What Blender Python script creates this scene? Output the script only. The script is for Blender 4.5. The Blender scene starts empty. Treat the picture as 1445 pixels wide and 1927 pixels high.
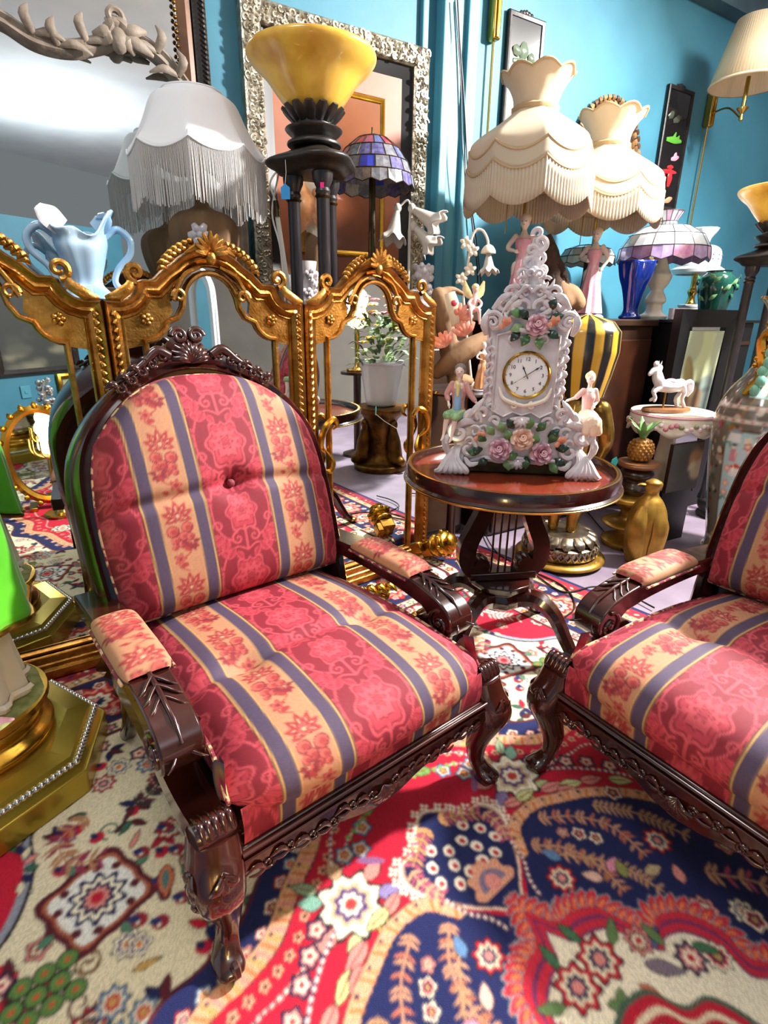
import bpy, math, random
import numpy as np
from mathutils import Matrix, Vector
random.seed(7); RNG = np.random.default_rng(7)
PI = math.pi
SC = bpy.context.scene
COL = SC.collection

# ------------------------------------------------------------------ camera, world, lights, exposure
CAM_H, CAM_PITCH, CAM_F, CAM_ROLL = 1.10, 0.345, 1040.0, 0.012
cam = bpy.data.objects.new('camera', bpy.data.cameras.new('camera'))
COL.objects.link(cam)
cam.matrix_world = (Matrix.Translation((0, 0, CAM_H)) @ Matrix.Rotation(PI / 2 - CAM_PITCH, 4, 'X') @ Matrix.Rotation(CAM_ROLL, 4, 'Z'))
cam.data.sensor_fit = 'VERTICAL'; cam.data.sensor_height = 36.0
cam.data.lens = CAM_F / 1927.0 * 36.0
cam.data.clip_start = 0.02
SC.camera = cam

world = bpy.data.worlds.new('world'); SC.world = world; world.use_nodes = True
world.node_tree.nodes['Background'].inputs[0].default_value = (0.93, 0.97, 1.0, 1)
world.node_tree.nodes['Background'].inputs[1].default_value = 0.17

def area_light(name, loc, target, size, power, color=(1, 1, 1)):
    d = bpy.data.lights.new(name, 'AREA'); d.shape = 'RECTANGLE'; d.size, d.size_y = size; d.energy = power; d.color = color
    o = bpy.data.objects.new(name, d); COL.objects.link(o); o.location = loc
    o.rotation_euler = (Vector(target) - Vector(loc)).to_track_quat('-Z', 'Y').to_euler()
    return o
# overhead lights of the shop, with added fill and a ceiling wash
area_light('overhead_light', (2.65, 2.3, 2.90), (0.5, 1.0, 0), (0.16, 0.3), 310, (1, .97, .93))
area_light('overhead_light', (-0.75, 0.75, 2.98), (-0.6, 0.9, 0), (0.35, 0.9), 17, (1, .98, .95))  # added fill over the left side, no known fitting there
area_light('overhead_light', (2.7, 3.0, 2.98), (2.5, 3.2, 0), (0.35, 0.9), 36, (1, .97, .92))
area_light('ceiling_wash_fill', (1.7, -1.7, 2.2), (1.7, -1.71, 3.0), (0.9, 0.9), 28, (.9, .96, 1))  # added upward wash to brighten the mirrored ceiling, not a known lamp
SC.view_settings.view_transform = 'Standard'
SC.view_settings.look = 'None'
SC.view_settings.exposure = 0.5
SC.view_settings.gamma = 1.0
SC.view_settings.use_curve_mapping = False

# ------------------------------------------------------------------ measuring helpers
_ct, _st, _cr, _sr = math.cos(CAM_PITCH), math.sin(CAM_PITCH), math.cos(CAM_ROLL), math.sin(CAM_ROLL)
def sight(px, py):
    a0, b0 = px - 722.5, py - 963.5
    a = _cr * a0 + _sr * b0; b = -_sr * a0 + _cr * b0
    v = b / CAM_F
    return np.array([a / CAM_F, _ct - v * _st, -_st - v * _ct])
def at(px, py, Y):
    """world point seen at a photo position, for a thing standing Y metres into the room"""
    r = sight(px, py); return np.array([0, 0, CAM_H]) + r * (Y / r[1])
def floor_at(px, py, z=0.0):
    r = sight(px, py); return np.array([0, 0, CAM_H]) + r * ((z - CAM_H) / r[2])
def mpp(p):
    """metres per photo pixel at a world point"""
    return (p[1] * _ct - (p[2] - CAM_H) * _st) / CAM_F

# ------------------------------------------------------------------ geometry helpers (numpy)
def A(x): return np.asarray(x, dtype=float)
def unit(v):
    v = A(v); n = np.linalg.norm(v); return v / n if n > 1e-12 else v
def T(x=0, y=0, z=0): return np.array(Matrix.Translation((x, y, z)))
def R(deg, ax): return np.array(Matrix.Rotation(math.radians(deg), 4, ax))
def S(x, y=None, z=None):
    y = x if y is None else y; z = x if z is None else z
    return np.diag([x, y, z, 1.0])
def frame_matrix(o, x, y, z):
    m = np.eye(4); m[:3, 0], m[:3, 1], m[:3, 2], m[:3, 3] = x, y, z, o; return m
def spline(pts, n=8, closed=False):
    """Catmull-Rom through pts (any dimension)"""
    p = A(pts); m = len(p)
    if closed: q = np.vstack([p[-1], p, p[0], p[1]]); segs = m
    else: q = np.vstack([2 * p[0] - p[1], p, 2 * p[-1] - p[-2]]); segs = m - 1
    out = []
    for i in range(segs):
        a, b, c, d = q[i], q[i + 1], q[i + 2], q[i + 3]
        for t in np.arange(n) / n:
            out.append(.5 * ((2 * b) + (-a + c) * t + (2 * a - 5 * b + 4 * c - d) * t * t + (-a + 3 * b - 3 * c + d) * t ** 3))
    if not closed: out.append(p[-1])
    return A(out)
def interp(vals, n):
    v = A(vals); x = np.linspace(0, len(v) - 1, n)
    if v.ndim == 1: return np.interp(x, np.arange(len(v)), v)
    return np.stack([np.interp(x, np.arange(len(v)), v[:, k]) for k in range(v.shape[1])], 1)
def grid_faces(nr, nc, wrap_c=False, wrap_r=False):
    f = []
    for i in range(nr if wrap_r else nr - 1):
        i2 = (i + 1) % nr
        for j in range(nc if wrap_c else nc - 1):
            j2 = (j + 1) % nc
            f.append((i * nc + j, i * nc + j2, i2 * nc + j2, i2 * nc + j))
    return f
def box(c, s):
    x, y, z = c; a, b, d = s[0] / 2, s[1] / 2, s[2] / 2
    v = A([(x + i * a, y + j * b, z + k * d) for k in (-1, 1) for j in (-1, 1) for i in (-1, 1)])
    return v, [(0, 2, 3, 1), (4, 5, 7, 6), (0, 1, 5, 4), (2, 6, 7, 3), (0, 4, 6, 2), (1, 3, 7, 5)]
def lathe(prof, n=32, rmod=None, cap=True, zmod=None):
    p = A(prof); th = np.arange(n) * 2 * PI / n
    rr = np.repeat(p[:, :1], n, 1); zz = np.repeat(p[:, 1:2], n, 1)
    if rmod is not None: rr = np.stack([rmod(th, i / (len(p) - 1), p[i, 0]) for i in range(len(p))])
    if zmod is not None: zz = zz + np.stack([zmod(th, i / (len(p) - 1), p[i, 0]) for i in range(len(p))])
    v = np.stack([rr * np.cos(th), rr * np.sin(th), zz], -1).reshape(-1, 3)
    f = grid_faces(len(p), n, True)
    if cap:
        if p[0, 0] > 1e-6: f.append(tuple(range(n - 1, -1, -1)))
        if p[-1, 0] > 1e-6: f.append(tuple((len(p) - 1) * n + k for k in range(n)))
    return v, f
def tube(path, rad, n=8, closed=False, flat=1.0, up=None, cap=True):
    """tube along path; flat < 1 squeezes the section along the 'up' direction"""
    p = A(path); m = len(p); r = np.full(m, rad) if np.isscalar(rad) else interp(rad, m)
    if closed: t = np.roll(p, -1, 0) - np.roll(p, 1, 0)
    else: t = np.gradient(p, axis=0)
    t /= np.maximum(np.linalg.norm(t, axis=1, keepdims=True), 1e-9)
    u = A(up) if up is not None else (A([0, 0, 1]) if abs(t[0][2]) < .9 else A([1, 0, 0]))
    v = []; ang = np.arange(n) * 2 * PI / n
    for i in range(m):
        if up is not None: u = A(up)
        b = np.cross(t[i], u)
        if np.linalg.norm(b) < 1e-6: b = np.cross(t[i], [0.3, .9, .2])
        b = unit(b); w = np.cross(b, t[i])
        if up is None: u = w
        v.append(p[i] + r[i] * (np.cos(ang)[:, None] * b + flat * np.sin(ang)[:, None] * w))
    f = grid_faces(m, n, True, closed)
    if cap and not closed:
        f.append(tuple(range(n - 1, -1, -1))); f.append(tuple((m - 1) * n + k for k in range(n)))
    return np.vstack(v), f
def prism(poly, z0, z1):
    p = A(poly); n = len(p)
    v = np.vstack([np.c_[p, np.full(n, z0)], np.c_[p, np.full(n, z1)]])
    area = np.sum(p[:, 0] * np.roll(p[:, 1], -1) - np.roll(p[:, 0], -1) * p[:, 1])
    idx = list(range(n)) if area > 0 else list(range(n - 1, -1, -1))
    f = [tuple(reversed(idx)), tuple(n + k for k in idx)]
    for a in range(n):
        i, j = idx[a], idx[(a + 1) % n]; f.append((i, j, n + j, n + i))
    return v, f
def ball(c, r, nu=14, nv=9):
    r = A([r] * 3 if np.isscalar(r) else r); v = [(0, 0, -1)]
    for i in range(1, nv):
        ph = -PI / 2 + PI * i / nv
        for j in range(nu):
            v.append((math.cos(ph) * math.cos(2 * PI * j / nu), math.cos(ph) * math.sin(2 * PI * j / nu), math.sin(ph)))
    v.append((0, 0, 1)); v = A(v) * r + A(c); f = []
    for j in range(nu): f.append((0, 1 + (j + 1) % nu, 1 + j))
    for i in range(nv - 2):
        for j in range(nu):
            a = 1 + i * nu; b = a + nu; f.append((a + j, a + (j + 1) % nu, b + (j + 1) % nu, b + j))
    a = 1 + (nv - 2) * nu; last = len(v) - 1
    for j in range(nu): f.append((a + j, a + (j + 1) % nu, last))
    return v, f
def loft(rings, cap=True, closed=False):
    r = A(rings); m, n = r.shape[:2]
    f = grid_faces(m, n, True, closed)
    if cap and not closed: f.append(tuple(range(n - 1, -1, -1))); f.append(tuple((m - 1) * n + k for k in range(n)))
    return r.reshape(-1, 3), f
def blade(path, width, thick, normal, n=6):
    """leaf or petal: a flat tapering solid along path; normal = facing direction"""
    path = spline(path, 3) if len(path) == 3 else A(path)
    m = len(path); w = interp(width, m)
    if len(width) == 3: q = np.linspace(0, 2, m); w = spline(A(width)[:, None], 12)[:, 0]; w = np.interp(np.linspace(0, 1, m), np.linspace(0, 1, len(w)), w)
    return tube(path, np.maximum(w, 1e-4), n, flat=thick, up=normal)
def sweep(path, prof, closed=True):
    """moulding: 2-D path (x,z), profile list of (d outward, h out of the plane -y). Mitred."""
    p = A(path); m = len(p)
    if closed: a = p - np.roll(p, 1, 0); b = np.roll(p, -1, 0) - p
    else: a = np.vstack([p[1] - p[0], p[1:] - p[:-1]]); b = np.vstack([p[1:] - p[:-1], p[-1] - p[-2]])
    a /= np.maximum(np.linalg.norm(a, axis=1, keepdims=True), 1e-9); b /= np.maximum(np.linalg.norm(b, axis=1, keepdims=True), 1e-9)
    na = np.stack([-a[:, 1], a[:, 0]], 1); nb = np.stack([-b[:, 1], b[:, 0]], 1)
    nn = na + nb; nn /= np.maximum(np.sum(nn * na, 1, keepdims=True), .45)
    pr = A(prof); k = len(pr)
    v = np.zeros((m, k, 3))
    v[:, :, 0] = p[:, None, 0] + nn[:, None, 0] * pr[None, :, 0]
    v[:, :, 2] = p[:, None, 1] + nn[:, None, 1] * pr[None, :, 0]
    v[:, :, 1] = -pr[None, :, 1]
    f = grid_faces(m, k, True, closed)
    if not closed: f.append(tuple(range(k - 1, -1, -1))); f.append(tuple((m - 1) * k + j for j in range(k)))
    return v.reshape(-1, 3), f
def spiral(c, r0, r1, a0, a1, ex, ez, n=20):
    """flat spiral path around c from radius r0 at angle a0 to r1 at a1 (degrees), in the plane ex, ez"""
    t = np.linspace(0, 1, n); an = np.radians(a0 + (a1 - a0) * t); r = r0 + (r1 - r0) * t
    return A(c) + (r * np.cos(an))[:, None] * A(ex) + (r * np.sin(an))[:, None] * A(ez)
def xf(vf, M):
    v, f = vf; v = A(v); return v @ M[:3, :3].T + M[:3, 3], f

class MB:
    """collects shapes for ONE mesh"""
    def __init__(self): self.v, self.f, self.c, self.n, self.has_c = [], [], [], 0, False
    def add(self, vf, M=None, col=None):
        v, f = vf; v = A(v)
        if M is not None: v = v @ M[:3, :3].T + M[:3, 3]
        self.v.append(v); self.f += [tuple(i + self.n for i in q) for q in f]; self.n += len(v)
        if col is None: self.c.append(np.ones((len(v), 3)))
        else:
            self.has_c = True; c = A(col); self.c.append(np.tile(c, (len(v), 1)) if c.ndim == 1 else c)
        return self
    def build(self, name, material, parent=None, smooth=True, bevel=0, M=None, angle=None):
        v = np.vstack(self.v)
        if M is not None: v = v @ M[:3, :3].T + M[:3, 3]
        return mesh_obj(name, v, self.f, material, parent, smooth, bevel, np.vstack(self.c) if self.has_c else None, angle)

def mesh_obj(name, v, f, material, parent=None, smooth=True, bevel=0, col=None, angle=None):
    me = bpy.data.meshes.new(name)
    me.from_pydata(np.asarray(v, dtype=float).tolist(), [], f); me.update()
    if col is not None:
        at_ = me.color_attributes.new('Col', 'FLOAT_COLOR', 'POINT')
        at_.data.foreach_set('color', np.c_[A(col), np.ones(len(v))].astype(np.float32).ravel())
    if smooth is True:
        me.set_sharp_from_angle(angle=math.radians(angle or 42)); 
        me.polygons.foreach_set('use_smooth', [True] * len(me.polygons))
    me.materials.append(MAT[material] if isinstance(material, str) else material)
    o = bpy.data.objects.new(name, me); COL.objects.link(o)
    if parent is not None: o.parent = parent
    if bevel:
        b = o.modifiers.new('bevel', 'BEVEL'); b.width = bevel; b.segments = 2; b.limit_method = 'ANGLE'; b.angle_limit = math.radians(35)
    return o
def grid_obj(name, V, material, parent=None, col=None, wrap_c=False):
    """big regular grid mesh, V of shape (rows, columns, 3)"""
    nr, nc = V.shape[:2]; idx = np.arange(nr * nc).reshape(nr, nc)
    if wrap_c: idx = np.c_[idx, idx[:, :1]]
    q = np.stack([idx[:-1, :-1], idx[:-1, 1:], idx[1:, 1:], idx[1:, :-1]], -1).reshape(-1, 4)
    me = bpy.data.meshes.new(name)
    me.vertices.add(nr * nc); me.vertices.foreach_set('co', V.astype(np.float32).ravel())
    me.loops.add(q.size); me.loops.foreach_set('vertex_index', q.astype(np.int32).ravel())
    me.polygons.add(len(q)); me.polygons.foreach_set('loop_start', np.arange(0, q.size, 4, dtype=np.int32))
    me.polygons.foreach_set('loop_total', np.full(len(q), 4, dtype=np.int32))
    me.polygons.foreach_set('use_smooth', np.ones(len(q), dtype=bool))
    me.update(calc_edges=True); me.validate()
    if col is not None:
        a = me.color_attributes.new('Col', 'FLOAT_COLOR', 'POINT')
        a.data.foreach_set('color', np.c_[col.reshape(-1, 3), np.ones(nr * nc)].astype(np.float32).ravel())
    me.materials.append(MAT[material]); o = bpy.data.objects.new(name, me); COL.objects.link(o)
    if parent is not None: o.parent = parent
    return o
def part(name, vf, material, parent, M=None, **kw):
    return MB().add(vf, M).build(name, material, parent, **kw)
def tag(o, label, cat, group=None):
    o['label'] = label; o['category'] = cat
    if group: o['group'] = group
    return o
def thing(name, label, cat, loc=(0, 0, 0), rz=0, group=None, M=None):
    o = bpy.data.objects.new(name, None); COL.objects.link(o); o.empty_display_size = .05
    if M is not None: o.matrix_world = Matrix(M.tolist())
    else: o.location = [float(q) for q in loc]; o.rotation_euler = (0, 0, math.radians(rz))
    return tag(o, label, cat, group)
def struct(o): o['kind'] = 'structure'; return o
def stuff(o): o['kind'] = 'stuff'; return o
def copy_tree(o, parent=None):
    c = o.copy(); COL.objects.link(c); c.parent = parent
    for ch in [q for q in bpy.data.objects if q.parent == o]: copy_tree(ch, c)
    return c
def text_mesh(txt, size, depth=.0006):
    cu = bpy.data.curves.new('lettering', 'FONT'); cu.body = txt; cu.size = size; cu.extrude = depth; cu.align_x = 'CENTER'; cu.align_y = 'CENTER'
    o = bpy.data.objects.new('lettering', cu); COL.objects.link(o)
    dg = bpy.context.evaluated_depsgraph_get(); me = bpy.data.meshes.new_from_object(o.evaluated_get(dg))
    v = np.array([q.co[:] for q in me.vertices]); f = [tuple(p.vertices) for p in me.polygons]
    bpy.data.objects.remove(o); bpy.data.curves.remove(cu); bpy.data.meshes.remove(me)
    return v, f

# ------------------------------------------------------------------ materials
def lin(h):
    if isinstance(h, str):
        h = h.lstrip('#'); c = A([int(h[i:i + 2], 16) / 255 for i in (0, 2, 4)])
    else: c = A(h)
    return np.where(c <= .04045, c / 12.92, ((c + .055) / 1.055) ** 2.4)
MAT = {}
def mat(name, col, rough=.5, metal=0.0, col2=None, scale=8.0, bump=0.0, bscale=None, coat=0.0, attr=False, stretch=None, trans=0.0, spec=None, sss=0.0, sheen=0.0, thresh=None, emit=0.0, alpha=None, ior=None, detail=4):
    m = bpy.data.materials.new(name); m.use_nodes = True; nt = m.node_tree; N, L = nt.nodes, nt.links
    b = N['Principled BSDF']; b.inputs['Roughness'].default_value = rough; b.inputs['Metallic'].default_value = metal
    if coat: b.inputs['Coat Weight'].default_value = coat; b.inputs['Coat Roughness'].default_value = .06
    if trans: b.inputs['Transmission Weight'].default_value = trans
    if spec is not None: b.inputs['Specular IOR Level'].default_value = spec
    if ior: b.inputs['IOR'].default_value = ior
    if sss: b.inputs['Subsurface Weight'].default_value = sss; b.inputs['Subsurface Radius'].default_value = (.02, .015, .01)
    if sheen: b.inputs['Sheen Weight'].default_value = sheen; b.inputs['Sheen Roughness'].default_value = .4
    if alpha is not None: b.inputs['Alpha'].default_value = alpha
    c1 = lin(col)
    tc = N.new('ShaderNodeTexCoord'); mp = N.new('ShaderNodeMapping'); L.new(tc.outputs['Object'], mp.inputs['Vector'])
    if stretch: mp.inputs['Scale'].default_value = stretch
    src = None
    if attr:
        a = N.new('ShaderNodeAttribute'); a.attribute_name = 'Col'; src = a.outputs['Color']
    if col2 is not None:
        nz = N.new('ShaderNodeTexNoise'); nz.inputs['Scale'].default_value = scale; nz.inputs['Detail'].default_value = detail; L.new(mp.outputs['Vector'], nz.inputs['Vector'])
        rp = N.new('ShaderNodeValToRGB'); lo, hi = thresh or (.35, .65)
        rp.color_ramp.elements[0].position = lo; rp.color_ramp.elements[1].position = hi
        rp.color_ramp.elements[0].color = (*c1, 1); rp.color_ramp.elements[1].color = (*lin(col2), 1)
        L.new(nz.outputs['Fac'], rp.inputs['Fac'])
        if src is not None:
            mx = N.new('ShaderNodeMix'); mx.data_type = 'RGBA'; mx.blend_type = 'MULTIPLY'; mx.inputs['Factor'].default_value = 1.0
            L.new(src, mx.inputs['A']); L.new(rp.outputs['Color'], mx.inputs['B']); src = mx.outputs['Result']
        else: src = rp.outputs['Color']
    if src is not None: L.new(src, b.inputs['Base Color'])
    else: b.inputs['Base Color'].default_value = (*c1, 1)
    if emit:
        b.inputs['Emission Strength'].default_value = emit
        if src is not None: L.new(src, b.inputs['Emission Color'])
        else: b.inputs['Emission Color'].default_value = (*c1, 1)
    if bump:
        n2 = N.new('ShaderNodeTexNoise'); n2.inputs['Scale'].default_value = bscale or scale * 3; n2.inputs['Detail'].default_value = 3; L.new(mp.outputs['Vector'], n2.inputs['Vector'])
        bp = N.new('ShaderNodeBump'); bp.inputs['Strength'].default_value = bump; bp.inputs['Distance'].default_value = .004
        L.new(n2.outputs['Fac'], bp.inputs['Height']); L.new(bp.outputs['Normal'], b.inputs['Normal'])
    MAT[name] = m; return m
mat('brown_wall', '#8d857c', .7, col2='#9a9288', scale=2)
mat('vase_glaze', '#ffffff', .15, attr=True, coat=.6)
mat('green_enamel', '#6fb09a', .2, coat=.5)
mat('antique_gold', '#a8843c', .3, .9, col2='#6d5526', scale=10, bump=.2)
mat('rug_backing', '#8a7a66', .95, bump=.4, bscale=300)
mat('teal_wall', '#347288', .55, col2='#408096', scale=2.2, bump=.15, bscale=30)
mat('teal_trim', '#5596a8', .45, col2='#418599', scale=3, stretch=(1, 1, .12))
mat('white_ceiling', '#eef0f2', .7, col2='#e2e6ea', scale=3)
mat('dark_beam', '#3d5660', .6, col2='#4a6570', scale=6)
mat('concrete', '#6d5f6e', .55, col2='#7f7180', scale=5, bump=.1)
mat('pale_wall', '#c9cfd4', .7, col2='#d8dde0', scale=2)
mat('mahogany', '#230b08', .22, col2='#39130b', scale=9, stretch=(1, 1, .15), coat=.6)
mat('mahogany_top', '#5e1f12', .2, col2='#7c3018', scale=7, stretch=(.2, 1, 1), coat=.7)
mat('dark_wood', '#24130d', .4, col2='#35200f', scale=8, stretch=(1, .2, 1))
mat('rail_wood', '#241008', .3, coat=.4, col2='#351a0e', scale=8)
mat('fabric', '#ffffff', .75, attr=True, bump=.12, bscale=900)
mat('rug', '#ffffff', .95, attr=True, bump=.5, bscale=500)
mat('piping', '#7d2432', .7, col2='#d9b183', scale=42, thresh=(.5, .56))
mat('gilt', '#c28d48', .36, 1.0, col2='#966428', scale=26, bump=.35, bscale=140)
mat('gilt_dark', '#7a531f', .42, .9, col2='#4d3312', scale=18, bump=.4, bscale=90)
mat('bright_gold', '#d2a03c', .25, 1.0, col2='#a9772a', scale=9, bump=.1)
mat('old_gold', '#b98f3c', .38, .75, col2='#8d6a2a', scale=12, bump=.15)
mat('antique_silver', '#a79a85', .3, .95, col2='#6d6152', scale=14, bump=.2)
mat('silver', '#cfcfcf', .22, 1.0)
mat('mirror', '#dfe6e6', .012, 1.0)
mat('mirror_old', '#d3dcdd', .03, 1.0)
mat('porcelain', '#dcd6d6', .18, coat=.5, col2='#cbbfc4', scale=26)
mat('porcelain_cream', '#efe0c6', .22, coat=.4, col2='#f4eee2', scale=20)
mat('paint', '#ffffff', .25, attr=True, coat=.4)
mat('matte_paint', '#ffffff', .6, attr=True)
mat('shade_white', '#e0dfe1', .85, col2='#e8e6e8', scale=5, sss=0.0)
mat('shade_cream', '#c6b296', .85, col2='#cfbda4', scale=5)
mat('fringe_white', '#c2bfbc', .8)
mat('fringe_cream', '#c2b39c', .8)
mat('braid_cream', '#bb9f78', .85, bump=.4, bscale=300)
mat('amber_glass', '#b9801f', .28, col2='#e0b448', scale=6, thresh=(.32, .52), coat=.3, emit=.06)
mat('black_iron', '#15110f', .4, col2='#2a211c', scale=20, bump=.25, bscale=70)
mat('black_column', '#1f1b20', .35, col2='#2c272b', scale=10)
mat('bronze', '#3a3020', .35, .8, col2='#54462c', scale=20, bump=.3)
mat('frosted', '#b9b2aa', .45, col2='#ccc5bd', scale=9, coat=.2)
mat('white_enamel', '#cbc5bb', .35)
mat('cream_enamel', '#ead9c2', .4)
mat('silver_leaf', '#d5cdb8', .3, .85, col2='#8f8672', scale=30, bump=1.0, bscale=42)
mat('black_paint', '#0d0d0f', .35)
mat('brown_panel', '#8a4a2c', .5, col2='#9a5836', scale=4)
mat('brown_glass', '#6b3a26', .12, col2='#8a5230', scale=3, coat=.5)
mat('brass', '#c9a04e', .2, 1.0)
mat('driftwood', '#6f5238', .8, col2='#8d6c4a', scale=9, bump=.6, bscale=30, stretch=(1, 1, .3))
mat('bark_dark', '#2c1d14', .85, col2='#463021', scale=20, bump=.8)
mat('grey_wood', '#6d5f52', .6, col2='#8f8172', scale=16, bump=.5, bscale=60)
mat('pink_porcelain', '#e79aae', .2, coat=.5, col2='#f2bcc8', scale=9)
mat('skin_porcelain', '#f3dccf', .25, coat=.4)
mat('blue_porcelain', '#bcd6ea', .15, coat=.6, col2='#6fa9d6', scale=5, thresh=(.42, .68))
mat('cobalt_glass', '#0b2f8f', .08, trans=.45, coat=.4)
mat('green_glaze', '#16463c', .12, coat=.5, col2='#0d2420', scale=6)
mat('green_cloth', '#3f9a0c', .6, col2='#57b814', scale=5, sheen=.3)
mat('cream_cloth', '#e9dfc8', .55, col2='#d8c9a8', scale=6)
mat('olive_gold', '#8f7a22', .25, .7, col2='#b29a3a', scale=5)
mat('moss', '#6f7d3c', .7, col2='#a9a86a', scale=30, bump=.6)
mat('tag_blue', '#2b8fd0', .6)
mat('tag_teal', '#33b5b0', .6)
mat('tag_cream', '#e8d7b4', .7)
mat('sticker_pink', '#ff1d8a', .5)
mat('cable_black', '#0b0b0d', .5)
mat('cable_white', '#e5e0d8', .5)
mat('ink', '#2a2c33', .5)
mat('dial', '#f3f4f5', .35)
mat('leaf_green', '#4f8446', .35, col2='#7fae6b', scale=20, coat=.3)
mat('leaf_dark', '#24391c', .5, col2='#3b5a2a', scale=12)
mat('pineapple', '#b9853a', .4, .2, col2='#7f5520', scale=30, bump=.5)
mat('turned_wood', '#6a4326', .45, col2='#8a5c36', scale=10, coat=.2)
mat('gold_black', '#ffffff', .32, attr=True, coat=.3)
mat('milk_glass', '#d3d6d8', .2, coat=.5)
mat('linen', '#cfbb9a', .8, bump=.1)
mat('bulb_glow', '#ffd98a', .5, emit=26)
mat('lamp_glow', '#ffe2a8', .5, emit=5)
mat('woven_brown', '#6b4526', .55, col2='#8d6238', scale=14, bump=.4)
mat('lacquer', '#121013', .25, coat=.5)
# ------------------------------------------------------------------ flat print: woven patterns drawn on a numpy canvas and put on the mesh as vertex colour
class Canvas:
    def __init__(self, x0, y0, x1, y1, res, col):
        self.x0, self.y0, self.res = x0, y0, res
        self.w, self.h = int(round((x1 - x0) / res)), int(round((y1 - y0) / res))
        self.a = np.tile(lin(col), (self.h, self.w, 1)); self.px = self.py = None
    def win(self, xa, ya, xb, yb):
        r = self.res; i0 = max(0, int((ya - self.y0) / r) - 1); i1 = min(self.h, int((yb - self.y0) / r) + 2)
        j0 = max(0, int((xa - self.x0) / r) - 1); j1 = min(self.w, int((xb - self.x0) / r) + 2)
        if i1 <= i0 or j1 <= j0: return None
        X, Y = np.meshgrid(self.x0 + (np.arange(j0, j1) + .5) * r, self.y0 + (np.arange(i0, i1) + .5) * r)
        return (slice(i0, i1), slice(j0, j1)), X, Y
    def put(self, sl, m, col): self.a[sl][m] = lin(col)
    def ell(self, cx, cy, rx, ry, col, rot=0.0):
        k = max(rx, ry); w = self.win(cx - k, cy - k, cx + k, cy + k)
        if w is None: return
        sl, X, Y = w; c, s = math.cos(rot), math.sin(rot); u = (X - cx) * c + (Y - cy) * s; v = -(X - cx) * s + (Y - cy) * c
        self.put(sl, (u / rx) ** 2 + (v / ry) ** 2 <= 1, col)
    def poly(self, pts, col):
        p = A(pts); w = self.win(p[:, 0].min(), p[:, 1].min(), p[:, 0].max(), p[:, 1].max())
        if w is None: return
        sl, X, Y = w; ins = np.zeros(X.shape, bool); q = np.roll(p, -1, 0)
        for (xa, ya), (xb, yb) in zip(p, q):
            if ya == yb: continue
            c = ((ya > Y) != (yb > Y)) & (X < (xb - xa) * (Y - ya) / (yb - ya) + xa); ins ^= c
        self.put(sl, ins, col)
    def line(self, pts, wd, col, taper=None):
        p = A(pts); n = len(p)
        ws = np.full(n, wd) if np.isscalar(wd) else interp(wd, n)
        k = ws.max()
        for i in range(n - 1):
            a, b = p[i], p[i + 1]; w = self.win(min(a[0], b[0]) - k, min(a[1], b[1]) - k, max(a[0], b[0]) + k, max(a[1], b[1]) + k)
            if w is None: continue
            sl, X, Y = w; d = b - a; L2 = max(d @ d, 1e-12); t = np.clip(((X - a[0]) * d[0] + (Y - a[1]) * d[1]) / L2, 0, 1)
            dist = np.hypot(X - a[0] - t * d[0], Y - a[1] - t * d[1]); self.put(sl, dist <= (ws[i] * (1 - t) + ws[i + 1] * t) / 2, col)
    def leaf(self, x, y, ang, ln, wd, col, edge=None, ew=.003):
        t = np.linspace(0, 1, 9); prof = np.sin(PI * t ** .8) * wd / 2
        def shp(g):
            u = np.r_[t * ln, (t * ln)[::-1]]; v = np.r_[prof + g, -(prof + g)[::-1]]
            return np.c_[x + u * math.cos(ang) - v * math.sin(ang), y + u * math.sin(ang) + v * math.cos(ang)]
        if edge: self.poly(shp(ew), edge)
        self.poly(shp(0), col)
    def rosette(self, x, y, r, n, cols, rot=0.0, lobed=.18, edge=None):
        for k, c in enumerate(([edge] if edge else []) + list(cols)):
            rr = r * (1 + (.12 if edge and k == 0 else 0)) * (1 - (k - (1 if edge else 0)) / (len(cols) + .3)) if not (edge and k == 0) else r * 1.14
            t = np.linspace(0, 2 * PI, n * 8, endpoint=False)
            q = rr * (1 + lobed * np.cos(n * (t - rot)))
            self.poly(np.c_[x + q * np.cos(t), y + q * np.sin(t)], c)
    def scroll(self, x, y, r, a0, turns, wd, col, n=26):
        t = np.linspace(0, 1, n); an = a0 + turns * 2 * PI * t; rr = r * (1 - .85 * t)
        self.line(np.c_[x + rr * np.cos(an), y + rr * np.sin(an)], np.linspace(wd, wd * .6, n), col)
    def blur(self, k=1):
        for _ in range(k):
            for ax in (0, 1): self.a = (np.roll(self.a, 1, ax) + 2 * self.a + np.roll(self.a, -1, ax)) / 4
    def sample(self, X, Y, wrap=False):
        j = (X - self.x0) / self.res - .5; i = (Y - self.y0) / self.res - .5
        if wrap: j = np.mod(j, self.w); i = np.mod(i, self.h)
        else: j = np.clip(j, 0, self.w - 1.001); i = np.clip(i, 0, self.h - 1.001)
        j0 = np.floor(j).astype(int); i0 = np.floor(i).astype(int); fj = (j - j0)[..., None]; fi = (i - i0)[..., None]
        j1 = (j0 + 1) % self.w; i1 = (i0 + 1) % self.h; a = self.a; j0 %= self.w; i0 %= self.h
        return (a[i0, j0] * (1 - fj) + a[i0, j1] * fj) * (1 - fi) + (a[i1, j0] * (1 - fj) + a[i1, j1] * fj) * fi

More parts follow.
